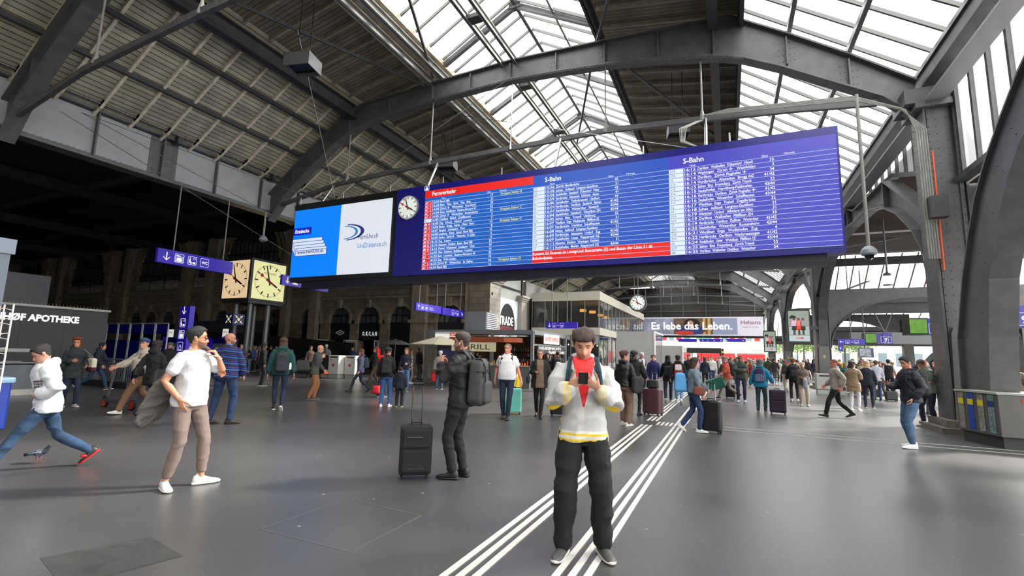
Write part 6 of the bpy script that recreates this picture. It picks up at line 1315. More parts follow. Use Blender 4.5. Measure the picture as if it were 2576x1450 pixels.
def person(px, py, H, a, label, top=(.1,.1,.1), legs=(.06,.07,.1), hairc=(.12,.08,.06), hair='short', tone=(.72,.52,.42), pose='stand', la=None, ra=None, lh=None, rh=None, lp=None, rp=None,
           lf=0, rf=0, lpitch=0, rpitch=0, lean=0, twist=0, head=(0,0,0), fat=1.0, hem=.86, tease=.018, lease=1.0, short=False, sleeve=1.0, shoe=(.08,.08,.08), sole=(.8,.8,.8), vox=.014, trim=None, topfn=None, legfn=None, legcut=.10, hood=False, collar=None,
           lhd=None, rhd=None, curl=.6, lcurl=None, rcurl=None, key=None, wr=.007, beard=None, neck=True, glasses=None, woman=False, loc=None, nm='top', shape='person', group=None, fr=.062, thick=.012, fringe=0, back=-.075):
    g = G(px, py) if loc is None else V(loc); s = H/1.75; d = V((-g.x,-g.y,0)).normalized(); a_ = radians(a); hd = V((d.x*cos(a_)-d.y*sin(a_), d.x*sin(a_)+d.y*cos(a_), 0)); rz = atan2(hd.y, hd.x)-pi/2
    near = vox < .01; seed = px*.37
    tn = '%02d%02d%02d' % tuple(int(99*min(1, k)) for k in tone); SK = skin(tone, tn)
    W = .90 if woman else 1.0
    Rt = Matrix.Rotation(-radians(lean), 4, 'X')@Matrix.Rotation(radians(twist), 4, 'Z'); piv = V((0,0,.95))
    def T(p):
        p = V(p); w = max(0, min(1, (p.z-.95)/.25)); q = Rt@(p-piv)+piv; return p.lerp(q, w)*s
    # pose
    D = dict(stand=((-.11,.0,.085),(.11,.02,.085)), walk=((-.07,.30,.10),(.08,-.36,.16)), walk2=((-.08,-.36,.16),(.07,.30,.10)), step=((-.10,.12,.085),(.09,-.14,.10)), stride=((-.07,.36,.10),(.08,-.44,.20)))[pose]
    A = [V(la or D[0]), V(ra or D[1])]
    if pose in ('walk', 'stride'): rpitch = rpitch or -38; lpitch = lpitch or 8
    if pose == 'walk2': lpitch = lpitch or -38; rpitch = rpitch or 8
    drop = 0
    for i in (0, 1):
        L = (A[i]-V(((-.09,.09)[i],0,.92))).length
        if L > .845: drop = max(drop, L-.845)
    drop *= 1.0
    def TT(p): q = T(p); return q-V((0,0,drop*s))
    hips = [V((-.092*W,0,.92-drop)), V((.092*W,0,.92-drop))]; knee = []; ank = []
    for i in (0, 1):
        k, t = ik(hips[i], A[i], .435, .42, ((-.15,.15)[i], 1, .1)); knee.append(k); ank.append(t)
    sh = [TT((-.170*W,-.005,1.395))/s, TT((.170*W,-.005,1.395))/s]
    sw = .22 if pose in ('walk', 'walk2', 'stride') else .02; sg = -1 if pose in ('walk', 'stride') else 1
    hl = V(lh or (-.27,.04+sw*sg,.84+abs(sw)*.2)); hr = V(rh or (.27,.04-sw*sg,.84+abs(sw)*.2))
    el, wl = ik(sh[0], hl, .285, .25, lp or (-.35,-1,-.2)); er, wr_ = ik(sh[1], hr, .285, .25, rp or (.35,-1,-.2))
    # body
    tab = [(.80,.085,.075,0),(.86,.150,.105,-.01),(.93,.165,.115,-.01),(1.02,.148,.105,-.005),(1.10,.138,.10,0),(1.22,.152,.108,.0),(1.33,.168,.112,.003),(1.41,.162,.095,-.002),(1.45,.120,.078,-.008),(1.48,.078,.066,-.008),(1.50,.060,.058,-.008)]
    if woman: tab = [(z, w*(1.04 if z < 1 else .88), dd*(1.0 if z != 1.33 else 1.12), y) for z, w, dd, y in tab]
    fatf = lambda z: 1+(fat-1)*(1.25*gauss(z-1.08, .17)+.35)
    def torso(mb, off, z0=.80, z1=1.50, n=20, flare=0, collar_=0):
        zs = [z for z, *_ in tab if z0 < z < z1]; rings = []
        for z in sorted(set([z0]+zs+[z1])):
            if z < .80: w, dd, y = .165, .115, -.01
            else: w, dd, y = interp(tab, z)
            if z < .93: w, dd = max(w, .165 if z0 < .93 and off > .01 else w), max(dd, .115 if z0 < .93 and off > .01 else dd)
            f = fatf(z); fl = 1+flare*max(0, (.95-z)); rx = (w*f+off)*fl; ry = (dd*f**1.5+off)*fl; by = (f-1)*.05
            ee = 2.4; r = []
            for k in range(n):
                t = 2*pi*k/n; c_, s_ = cos(t), sin(t); r.append(TT((rx*abs(c_)**(2/ee)*(1 if c_ >= 0 else -1), y+by+ry*abs(s_)**(2/ee)*(1 if s_ >= 0 else -1), z)))
            rings.append(r)
        mb.loft(rings)
    nb = TT((0,-.008,1.47)); Rh = (Rt.to_3x3() if True else 1)@Matrix.Rotation(radians(head[0]), 3, 'Z')@Matrix.Rotation(-radians(head[1]), 3, 'X')@Matrix.Rotation(radians(head[2]), 3, 'Y')
    fwd = 0.018 if head[1] < 8 else .04
    hc = nb+(Rt.to_3x3()@V((0,fwd,.140)))*s-V((0,0,.012*s if head[1] >= 8 else 0)); Mh = Matrix.Translation(hc)@Rh.to_4x4()
    b = MB(); torso(b, -.012, .82)
    chain(b, [(nb-V((0,0,.03*s)),.064*s,.060*s),(nb.lerp(hc,.45),.056*s,.058*s),(hc+Rh@V((0,-.02,-.03))*s,.055*s,.058*s)], 14)
    NR, NP = (44, 56) if near else (22, 28); rings = []
    for j in range(NR):
        z = -.122+.241*(j/(NR-1)); rings.append([Mh@(V(headpt(z, 2*pi*i/NP))*s) for i in range(NP)])
    b.loft(rings)
    for sx in (-1, 1):
        chain(b, [(Mh@(V((sx*.074,-.012,-.03))*s),.010*s,.005*s),(Mh@(V((sx*.082,-.016,-.005))*s),.017*s,.006*s),(Mh@(V((sx*.084,-.020,.018))*s),.015*s,.006*s)], 8, tuple(Rh@V((1,0,0))))
    thin = 1 if short else .92*min(1, lease)
    for i in (0, 1):
        e_, w_, s0 = (el, wl, sh[0]) if i == 0 else (er, wr_, sh[1]); m_ = (e_+w_)/2
        chain(b, [(s0*s+V((-.0 if i else .0,0,0)),.050*s*W),(s0.lerp(e_,.35)*s,.047*s*W*(1.08 if fat > 1.1 else 1)),(e_*s,.037*s*W),(e_.lerp(w_,.3)*s,.040*s*W),(w_*s,.025*s*W,.022*s*W)], 12)
        h_, k_, a2 = hips[i], knee[i], ank[i]
        chain(b, [(h_*s,.078*s*thin),(h_.lerp(k_,.4)*s,.070*s*thin),(k_*s,.050*s*thin),(k_.lerp(a2,.35)*s,.052*s*thin),(a2*s,.032*s)], 12)
        fy = radians((lf, rf)[i]*1.0+(6 if i else -6)*-1); fp = radians((lpitch, rpitch)[i]); fd = V((sin(-fy)*cos(fp), cos(fy)*cos(fp), sin(fp)))
        chain(b, [(a2*s+V((0,0,-.03))*s-fd*.03*s,.03*s),(a2*s+fd*.08*s+V((0,0,-.045))*s,.03*s,.022*s)], 10)
    hands = MB() if not near else b
    for i in (0, 1):
        e_, w_ = (el, wl) if i == 0 else (er, wr_); hdv = V((lhd, rhd)[i][0]) if (lhd, rhd)[i] else (w_-e_).normalized(); nv = V((lhd, rhd)[i][1]) if (lhd, rhd)[i] else V((1 if i == 0 else -1,0,0)); sv = V((lhd, rhd)[i][2]) if (lhd, rhd)[i] else V((0,1,.3))
        cu = (lcurl, rcurl)[i]; hand(hands, w_*s, hdv, nv, sv, curl if cu is None else cu, s*(.92 if woman else 1.02))
    mats = [SK]; fn = None
    iM = Mh.inverted()
    if near or beard:
        mats = [SK, mat('lips_'+tn, tuple(k*f for k, f in zip(tone, (.82,.62,.62))), .5), mat('stubble_'+tn, tuple(k*(.60 if beard == 'dark' else .80) for k in tone), .8, 0, .3, 320)]
        def fn(c):
            p = (iM@c)/s
            if p.z < -.2 or p.z > .2: return 0
            if p.y > .07 and abs(p.x) < .024 and abs(p.z+.0705) < .0065*(1-(p.x/.026)**2)+.001: return 1
            if beard and p.y > .0 and -.128 < p.z < -.050+1.3*max(0, abs(p.x)-.052) and p.z < .0 and p.y > .008: return 2
            return 0
    me = remesh(b, 'person', mats, vox*.75 if near else vox*.8, 2 if near else 1, fn)
    if not near:
        bm = bmesh.new(); bm.from_mesh(me); hm = hands.mesh('h', SK); bm.from_mesh(hm); bm.to_mesh(me); bm.free(); me.shade_smooth()
    o = link('person', me, None, label, 'person', group); o.location = g; o.rotation_euler = (0,0,rz)
    # top garment
    tm = top if isinstance(top, bpy.types.Material) else cloth('cloth_%02d%02d%02d' % tuple(int(99*min(1, k)) for k in top), top)
    tb = MB(); torso(tb, tease*.85, hem, 1.475, 22, flare=.35 if hem < .8 else 0)
    nk = [(nb-V((0,0,.04*s)),.082*s,.078*s),(nb+V((0,0,.012*s)),.068*s,.066*s)]
    chain(tb, nk, 16)
    if hood: chain(tb, [(nb+(Rt.to_3x3()@V((-.085,.02,.0)))*s,.035*s),(nb+(Rt.to_3x3()@V((-.06,-.09,.02)))*s,.05*s,.055*s),(nb+(Rt.to_3x3()@V((.06,-.09,.02)))*s,.05*s,.055*s),(nb+(Rt.to_3x3()@V((.085,.02,.0)))*s,.035*s)], 12)
    if collar: chain(tb, [(nb+(Rt.to_3x3()@V((-.062,.055,.0)))*s,.018*s),(nb+(Rt.to_3x3()@V((-.075,-.02,.028)))*s,.024*s),(nb+(Rt.to_3x3()@V((0,-.075,.035)))*s,.026*s),(nb+(Rt.to_3x3()@V((.075,-.02,.028)))*s,.024*s),(nb+(Rt.to_3x3()@V((.062,.055,.0)))*s,.018*s)], 10)
    te = tease
    for i in (0, 1):
        e_, w_, s0 = (el, wl, sh[0]) if i == 0 else (er, wr_, sh[1]); inn = TT(((-.10,.10)[i],-.005,1.375))
        pts = [(inn,.066*s*W),(s0*s,(.052+te*.6)*s*W),(s0.lerp(e_,.35)*s,(.052+te)*s*W)]
        if sleeve >= .95: pts += [(e_*s,(.046+te)*s*W),(e_.lerp(w_,.4)*s,(.044+te)*s*W),(e_.lerp(w_,.78)*s,(.038+te)*s*W),(e_.lerp(w_,.97)*s,(.030+te*.35)*s*W)]
        elif sleeve > .4: pts += [(e_*s,(.042+te)*s*W),(e_.lerp(w_,sleeve-.5)*s,(.042+te)*s*W)]
        else: pts = pts[:2]+[(s0.lerp(e_,.30)*s,(.050+te)*s*W),(s0.lerp(e_,.60)*s,(.050+te)*s*W)]
        chain(tb, pts, 14)
    tmats = [tm]+(trim or [])
    me = remesh(tb, nm, tmats, vox, 3, (lambda c: topfn(c/s, iM@c/s)) if topfn else None, wr*s, seed); link(nm, me, o)
    # trousers
    lm = legs if isinstance(legs, bpy.types.Material) else cloth('cloth_%02d%02d%02d' % tuple(int(99*min(1, k)) for k in legs), legs)
    lb = MB(); 
    tabL = [(1.0,.150,.108),(.93,.172,.124),(.86,.168,.118)]
    rings = []
    for z, w, dd in [(1.03,.10,.07)]+tabL+[(.82,.14,.10)]:
        f = fatf(z)*.5+.5; rings.append([TT((w*f*W**.5*abs(cos(t))**.83*(1 if cos(t) >= 0 else -1), -.008+dd*f*1.02*abs(sin(t))**.83*(1 if sin(t) >= 0 else -1), z)) for t in [2*pi*k/20 for k in range(20)]])
    lb.loft(rings)
    for i in (0, 1):
        h_, k_, a2 = hips[i], knee[i], ank[i]; q = lease
        pts = [(h_*s+V((0,0,.0)),.090*s),(h_.lerp(k_,.35)*s,.086*s*(.5+.5*q)),(h_.lerp(k_,.75)*s,.070*s*(.3+.7*q))]
        if short: pts.append((k_.lerp(h_,.12)*s,.072*s*q))
        else:
            e3 = k_.lerp(a2, 1-(legcut-.085)/.42 if legcut > .085 else 1.0); pts += [(k_*s,.061*s*q),(k_.lerp(a2,.35)*s,.062*s*q),(k_.lerp(e3,.8)*s,.052*s*q),(e3*s,.050*s*q*(1.0))]
        chain(lb, pts, 14)
    me = remesh(lb, 'trousers' if not short else 'shorts', [lm], vox, 2, None, wr*.75*s, seed+5); link('trousers' if not short else 'shorts', me, o)
    # shoes
    sm = mat('shoe_%02d%02d%02d' % tuple(int(99*min(1, k)) for k in shoe), shoe, .5); so = mat('sole_%02d%02d%02d' % tuple(int(99*min(1, k)) for k in sole), sole, .6)
    for i in (0, 1):
        a2 = ank[i]*s; fy = radians((lf, rf)[i]+(-6 if i else 6)); fp = radians((lpitch, rpitch)[i]); R_ = Matrix.Rotation(fy, 3, 'Z')@Matrix.Rotation(fp, 3, 'X'); N = 8 if not near else 14
        def foot(mb, rows, n=14):
            mb.loft([[a2+R_@(V((w*cos(t), y, zc+hh*(sin(t) if sin(t) > 0 else sin(t)*fl)))*s) for t in [2*pi*k/n for k in range(n)]] for y, w, zc, hh, fl in rows])
        mb = MB(); foot(mb, [(-.075,.012,-.045,.02,.5),(-.068,.030,-.045,.055,.35),(-.03,.037,-.045,.085,.35),(.01,.040,-.047,.075,.3),(.05,.042,-.05,.048,.3),(.10,.045,-.055,.032,.3),(.15,.042,-.058,.024,.3),(.178,.028,-.06,.016,.3),(.187,.008,-.062,.008,.5)])
        p = mb.build('shoe', sm, o, True)
        mb = MB(); foot(mb, [(-.082,.010,-.068,.014,1),(-.075,.034,-.068,.017,1),(-.03,.042,-.068,.017,1),(.04,.043,-.070,.015,1),(.10,.049,-.070,.015,1),(.15,.046,-.068,.014,1),(.182,.031,-.066,.013,1),(.195,.008,-.064,.010,1)]); mb.build('sole', so, p, True)
        if near:
            mb = MB()
            for k in range(4): mb.tube(a2+R_@(V((-.018,.035+k*.022,-.004-k*.011))*s), a2+R_@(V((.018,.035+k*.022,-.004-k*.011))*s), .0035*s, n=5)
            mb.build('laces', mat('lace_%d' % (sum(shoe) > 1), (.9,.9,.9) if sum(shoe) > 1 else (.05,.05,.05), .7), p)
    # hair, face
    hm_ = mat('hair_%02d%02d%02d' % tuple(int(99*k) for k in hairc), hairc, .55, 0, .35, 90, .6, 160)
    def hl_(mb, nm_='hair'):
        mb.v = [tuple(Mh@V(v)) for v in mb.v]; return mb.build(nm_, hm_, o, True)
    if hair == 'short': hl_(hairmesh(0, s, seed, thick, fr, -.018, back, fringe))
    elif hair == 'bald': 
        if hairc: hl_(hairmesh(0, s, seed, .002, .3, -.01, -.06)) if False else None
    elif hair == 'ring': hl_(hairmesh(0, s, seed, .006, .02, -.03, -.07)) if False else None
    elif hair in ('long', 'bob', 'bun', 'curly', 'pony'):
        th = .020 if hair != 'curly' else .032; mb = hairmesh(0, s, seed, th, .060, -.10 if hair != 'bun' else -.03, -.11)
        hl_(mb); L = {'long': .26, 'bob': .07, 'curly': .14, 'bun': 0, 'pony': .0}[hair]
        if L:
            q = MB(); chain(q, [(V((0,-.035,.03))*s,.092*s,.07*s),(V((0,-.045,-.06))*s,.098*s,.068*s),(V((0,-.06,-.12-L*.4))*s,.098*s,.05*s),(V((0,-.07,-.12-L))*s,.075*s,.032*s)], 16); q2 = MB(); q2.v = [tuple(Mh@V(v)) for v in q.v]; q2.f = q.f; q2.m = q.m
            me = remesh(q2, 'hair_length', [hm_], vox, 1, None, .008, seed); link('hair_length', me, o)
        if hair == 'bun': q = MB().ell(V((0,-.10,.085))*s, .04*s, .035*s, .035*s); hl_(q, 'hair_bun')
        if hair == 'pony': q = MB(); chain(q, [(V((0,-.09,.04))*s,.03*s),(V((0,-.13,-.02))*s,.03*s),(V((0,-.12,-.14))*s,.018*s)], 10); hl_(q, 'ponytail')
    if hair == 'grey_ring': pass
    if hair in ('cap', 'beanie', 'flatcap'):
        q = hairmesh(0, s, seed, .014, .045, .0, -.0 if hair != 'beanie' else -.05); q.v = [tuple(Mh@V(v)) for v in q.v]; q.build('cap', cloth('cap_%02d%02d%02d' % tuple(int(99*k) for k in hairc), hairc), o, True)
        if hair != 'beanie': q = MB(); q.loft([[Mh@(V((w*cos(t), y+.012*sin(t)*0, z+.004*sin(t)))*s) for t in [2*pi*k/10 for k in range(10)]] for y, w, z in ((.07,.07,.055),(.11,.062,.05),(.14,.035,.044))]); q.build('cap_peak', MATS['cap_%02d%02d%02d' % tuple(int(99*k) for k in hairc)], o, True)
    fa = abs(((a+head[0]+twist+180) % 360)-180)
    if fa < 125 and vox < .016:
        for sx in (-1, 1):
            q = MB().ell(V((sx*.031,.0735,.003)), .0135, .006, .0045 if head[1] < 15 else .0022, 10, 6); q.v = [tuple(Mh@(V(v)*s)) for v in q.v]; q.build('eye', mat('eye_dark', (.07,.05,.04), .2), o, True)
            q = MB(); chain(q, [(V((sx*.014,.0865,.026)),.003),(V((sx*.032,.088,.031)),.0042),(V((sx*.050,.0755,.026)),.0025)], 6); q.v = [tuple(Mh@(V(v)*s)) for v in q.v]; q.build('eyebrow', mat('brow_%02d' % int(sum(hairc)*30), tuple(k*.8 for k in hairc), .8), o, True)
    if glasses:
        q = MB()
        for sx in (-1, 1):
            if glasses == 'sun': q.ell(V((sx*.033,.094,.0)), .025, .004, .017, 14, 8)
            else: q.path([V((sx*.033+.023*cos(t), .095, .0+.016*sin(t))) for t in [2*pi*k/14 for k in range(15)]], .0014, 5)
            q.tube(V((sx*.056,.088,.006)), V((sx*.080,-.02,.008)), .0016, n=5)
        q.tube(V((-.010,.097,.004)), V((.010,.097,.004)), .0016, n=5); q.v = [tuple(Mh@(V(v)*s)) for v in q.v]
        q.build('sunglasses' if glasses == 'sun' else 'glasses', mat('sunglass_lens', (.05,.04,.04), .1) if glasses == 'sun' else mat('spectacle_frame', (.12,.10,.10), .3), o, True)
    info = dict(o=o, M=Matrix.Translation(g)@Matrix.Rotation(rz, 4, 'Z'), s=s, TT=TT, el=el, er=er, wl=wl, wr=wr_, sh=sh, nb=nb, Mh=Mh, Rt=Rt, knee=knee, ank=ank, rz=rz, g=g, vox=vox, drop=drop)
    if key: PEOPLE[key] = info
    return info
# ---------------------------------------------------------------- bags
def softbox(w, d, h, r=.06, taper=.85, n=6):
    mb = MB(); rings = []
    for j in range(n*2+1):
        t = j/(2*n); z = h*t; e = min(1, min(t, 1-t)*h/r) if r else 1; k = sqrt(max(.02, 1-(1-e)**2)) if e < 1 else 1; k = .55+.45*k; tp = lerp(1, taper, t)
        rings.append([V((w/2*k*tp*abs(cos(a))**.45*(1 if cos(a) >= 0 else -1), d/2*k*tp*abs(sin(a))**.45*(1 if sin(a) >= 0 else -1), z)) for a in [2*pi*q/28 for q in range(28)]])
    return mb.loft(rings)
def backpack(P, c, label, w=.30, h=.46, d=.17, strapc=None, z=.98, front=True, side=0, pocket=True, name='backpack', flat=.0, sc=None):
    s = P['s']; M = P['M']; m = cloth('bag_%02d%02d%02d' % tuple(int(99*k) for k in c), c, .7, .3, 150); sm = cloth('strap_%02d%02d%02d' % tuple(int(99*k) for k in (strapc or (.05,.05,.06))), strapc or (.05,.05,.06), .7)
    R_ = P['Rt'].to_3x3(); base = P['TT']((side,-.125-d/2*.9,z)); e = empty(name, (0,0,0), label, 'backpack'); e.matrix_world = M
    def place(mb): mb.v = [tuple(base+R_@V(v)) for v in mb.v]; return mb
    q = softbox(w, d, h, .07, .78); b = place(q).build('pack', m, e, True)
    if pocket: q = softbox(w*.82, d*.5, h*.48, .05, .85); q.v = [(v[0], v[1]-d*.42, v[2]+.03) for v in q.v]; place(q).build('front_pocket', m, e, True); q = MB().path([V((w*.36*cos(t), -d*.44, h*.60+.10*sin(t))) for t in [pi*k/8 for k in range(9)]], .006, 6); place(q).build('zip', sm, e)
    st = MB(); TT = P['TT']; tz = P.get('ts', .03)
    for sx in (-1, 1):
        if front:
            pts = [((sx*.075,-.135,1.40),),((sx*.085,-.06,1.485),),((sx*.095,.03,1.475),),((sx*.11,.115,1.38),),((sx*.125,.13,1.25),),((sx*.15,.07,1.12),),((sx*.15,-.10,1.05),)]
            pp = [TT(p[0])+V((0,0,.012*s)) for p in pts]; rr = []
            for i, p in enumerate(pp): 
                dd = (pp[min(i+1, 6)]-pp[max(i-1, 0)]).normalized(); xx = V((1,0,0)); nn = dd.cross(xx).normalized(); rr.append([p+xx*.027*s*a_+nn*.008*s*b_ for a_, b_ in ((-1,-1),(1,-1),(1,1),(-1,1))])
            st.loft(rr)
    if st.v: st.build('shoulder_strap', sm, e)
    q = MB().path([V((-.03,-.0,h-.01)),V((-.025,0,h+.035)),(.025,0,h+.035),(.03,0,h-.01)], .008, 6); place(q).build('grab_handle', sm, e)
    return e
def suitcase(px, py, w, d, h, c, label, rz=0, hand=None, tilt=0, kind='hard', wheels=4, loc=None, hl=.42, hw=.14, metal=CHROME):
    g = G(px, py) if loc is None else V(loc); e = empty('suitcase', g, label, 'suitcase', rz=rz); Rx = Matrix.Rotation(tilt, 4, 'X')
    m = mat('case_%02d%02d%02d' % tuple(int(99*k) for k in c), c, .35 if kind == 'hard' else .8, 0, .05, 5, 0 if kind == 'hard' else .4, 120)
    wh = .055; e.rotation_euler = (tilt, 0, rz)
    b = MB().box((-w/2,-d/2,wh), (w/2,d/2,wh+h)).build('shell', m, e, bev=.035)
    if kind == 'hard':
        r = MB()
        for k in range(7): x = -w*.38+k*w*.76/6; r.box((x-.008,-d/2-.006,wh+.06), (x+.008,d/2+.006,wh+h-.06))
        r.build('ribs', m, e); MB().box((-w/2-.003,-.006,wh+.02), (w/2+.003,.006,wh+h-.02)).build('zip', BLACK, e)
    else:
        MB().box((-w*.42,-d/2-.03,wh+.04), (w*.42,-d/2+.01,wh+h*.52)).build('lower_pocket', m, e, bev=.02); MB().box((-w*.42,-d/2-.02,wh+h*.56), (w*.42,-d/2+.01,wh+h-.04)).build('upper_pocket', m, e, bev=.02)
        q = MB().box((-w*.3,-d/2-.034,wh+h*.78), (w*.2,-d/2-.018,wh+h*.79)); q.box((-w/2-.004,-.01,wh+.03), (-w/2+.004,.01,wh+h-.03)); q.box((w/2-.004,-.01,wh+.03), (w/2+.004,.01,wh+h-.03)); q.box((-w*.25,-d/2-.034,wh+h*.15), (w*.3,-d/2-.03,wh+h*.155)); q.build('zip', mat('zip_grey', (.35,.35,.36), .35, .5), e)
    MB().path([(-.07,0,wh+h),(-.06,0,wh+h+.035),(.06,0,wh+h+.035),(.07,0,wh+h)], .012, 7).build('carry_handle', BLACK, e)
    if hl: MB().tube((-hw/2,d*.38,wh+h-.02), (-hw/2,d*.38,wh+h+hl), .009).tube((hw/2,d*.38,wh+h-.02), (hw/2,d*.38,wh+h+hl), .009).tube((-hw/2,d*.38,wh+h*.1), (-hw/2,d*.38,wh+h), .004).build('telescopic_tubes', metal, e); MB().path([(-hw/2-.01,d*.38,wh+h+hl-.02),(-hw/2+.005,d*.38,wh+h+hl+.02),(hw/2-.005,d*.38,wh+h+hl+.02),(hw/2+.01,d*.38,wh+h+hl-.02)], .014, 7).build('pull_grip', BLACK, e)
    for x in (-w*.4, w*.4):
        for y in ((-d*.38, d*.38) if wheels == 4 else (d*.42,)):
            MB().lathe((x-.014,y,.03), [(.0,0),(.03,0),(.03,.028),(.0,.028)], 14, (1,0,0)).box((x-.016,y-.02,.03), (x+.016,y+.02,wh+.005)).build('wheel', BLACK, e)
    return e
# ================================================================ the five nearest people
WHT = cloth('white_nylon', (.84,.84,.83), .55, .10, 40, .02); YEL = cloth('yellow_knit', (.88,.74,.18), .8); REDC = cloth('red_cotton', (.80,.09,.10), .8)
KNIT = cloth('white_knit', (.83,.82,.78), .9)
q1 = 1.057
YC, RC_, KC = (.88,.74,.18), (.80,.09,.10), (.83,.82,.78)
JK = woven('white_zip_jacket', (.71,.71,.705), [
    (RC_, lambda x, y, z: (y > .02*q1)*(abs(x) < (z-1.09*q1)*.23)*(z < 1.56*q1)*(z > 1.09*q1)),
    ((.75,.75,.72), lambda x, y, z: (y > .02)*(abs(x) < .004)*(z < 1.12*q1)),
    (KC, lambda x, y, z: (z < .935*q1)*1.0),
    (YC, lambda x, y, z: ((z > .855*q1)*(z < .872*q1)) | ((z > .898*q1)*(z < .915*q1))),
    (YC, lambda x, y, z: (y > .17*q1)*(abs(x) < .165*q1)*(((abs(x)+.0) % .022) < .008)*(abs(x) > .10*q1)*(z > 1.05*q1)*(z < 1.36*q1)),
    (YC, lambda x, y, z: ((z+y*.1) < 1.13*q1)*(abs(x) > .175*q1)*(y > .02)*(z > 1.0*q1)*(abs(x) < .29))], .55)
P1 = person(1465, 1395, 1.85, 2, 'person in white zip jacket over red shirt, looking down at a phone, centre front', top=JK, legs=(.045,.045,.05), hairc=(.25,.18,.125), tone=(.77,.57,.47), la=(-.155,.0,.085), ra=(.15,.05,.085), lf=12, rf=-12,
    lh=(-.105,.25,1.275), rh=(.105,.25,1.285), lp=(-.50,-.25,-1), rp=(.50,-.25,-1), lhd=((.78,.32,.42),(.35,-.55,.75),(0,.3,1)), rhd=((-.78,.30,.40),(-.35,-.55,.75),(0,.3,1)), lcurl=1.15, rcurl=1.2,
    head=(0,24,0), tease=.030, lease=1.42, hem=.85, vox=.0085, collar=1, shoe=(.28,.28,.28), sole=(.80,.78,.75), beard='light', key='front', wr=.012, fr=.058, thick=.020, fringe=.014, legcut=.095, nm='jacket')
s = P1['s']; M1 = P1['M']
ph = MB().box((-.038,-.004,-.075), (.038,.004,.075)).build('smartphone', mat('phone_black', (.03,.03,.035), .2), None, False, 'black smartphone held in both hands of the person in white', 'phone', bev=.004)
ph.matrix_world = M1@Matrix.Translation(V((.012,.335,1.345))*s)@Matrix.Rotation(radians(-52), 4, 'X')
for k in (-.02,0): pass
TEAL = (.03,.30,.36)
b1 = backpack(P1, (.03,.26,.30), 'teal backpack on the back of the person in the white jacket', strapc=TEAL, z=.84, w=.34, h=.54, d=.20)
mb = MB(); q = V((.0,.0,0))
for sx in (-1, 1):
    pts = [P1['TT'](p)+V((0,.006,.018*s)) for p in ((sx*.098,.0,1.487),(sx*.100,.05,1.462),(sx*.112,.128,1.375),(sx*.126,.145,1.26))]
    rr = [[p+V((1,0,0))*.010*s*a_+V((0,.8,.5))*.006*s*b_ for a_, b_ in ((-1,-1),(1,-1),(1,1),(-1,1))] for p in pts]; mb.loft(rr)
    p = pts[-1]; mb.box(p+V((-.02,-.008,-.035)), p+V((.02,.014,.0)))
mb.build('webbing_and_buckles', cloth('webbing_black', (.05,.05,.06), .7), b1)
mb = MB(); [mb.box(P1['TT']((x,.18,.86))+V((-.003,0,0)), P1['TT']((x,.18,1.11))+V((.003,.004,0))) for x in (0,)]
# 2: white T-shirt
TS = cloth('white_cotton', (.69,.69,.70), .85, .06, 60, .02); SWEAT = mat('taupe_chino', (.42,.36,.33), .9, 0, .10, 7, .15, 160)
P2 = person(452, 1225, 1.83, 48, 'person in white T-shirt, taupe trousers and sunglasses, one hand at the shoulder', top=TS, legs=SWEAT, hairc=(.045,.04,.038), tone=(.68,.47,.36), la=(-.13,.13,.085), ra=(.15,-.05,.085), lf=42, rf=-26,
    rh=(.185,.045,.945), rp=(.9,-1,.0), lh=(-.115,.20,1.40), lp=(-.55,.35,-1), rhd=((-.2,.25,-1),(-1,0,0),(0,1,0)), lhd=((.45,-.25,.75),(.5,-.8,-.2),(.2,.5,.3)), lcurl=1.5, rcurl=.4, head=(40,-2,0), sleeve=.3, tease=.018, hem=.865, lease=1.02, vox=.0085, shoe=(.82,.82,.82), sole=(.84,.84,.84),
    beard='dark', glasses='sun', key='tee', wr=.007, legcut=.155, thick=.015, fr=.066, nm='t_shirt', fat=1.08)
s = P2['s']; TT = P2['TT']
mb = MB(); chain(mb, [(TT((-.08,.17,1.47)),.03*s,.022*s),(TT((-.10,.04,1.50)),.045*s,.025*s),(TT((-.06,-.14,1.42)),.09*s,.035*s),(TT((.02,-.20,1.2)),.13*s,.04*s),(TT((.10,-.24,1.0)),.17*s,.045*s),(TT((.22,-.27,.80)),.15*s,.04*s),(TT((.32,-.28,.70)),.07*s,.03*s)], 16, (0,1,0))
j = link('suit_jacket', remesh(mb, 'suit_jacket', [mat('grey_tweed', (.30,.28,.27), .9, 0, .25, 120, .3, 200)], .009, 2, None, .018, 3), None, 'grey tweed jacket slung over the shoulder of the person in the white T-shirt', 'jacket'); j.matrix_world = P2['M']
q = MB()
for i, w_ in ((0,P2['wl']),(1,P2['wr'])):
    e_ = (P2['el'], P2['er'])[i]; dd = (w_-e_).normalized(); c = (w_-dd*.025)*s; a_ = dd.orthogonal().normalized(); b_ = dd.cross(a_); q.path([c+(a_*cos(t)+b_*sin(t))*.031*s for t in [2*pi*k/16 for k in range(17)]], .004, 6)
q.build('bracelets', mat('bracelet_metal', (.75,.72,.68), .3, .8), P2['o'])
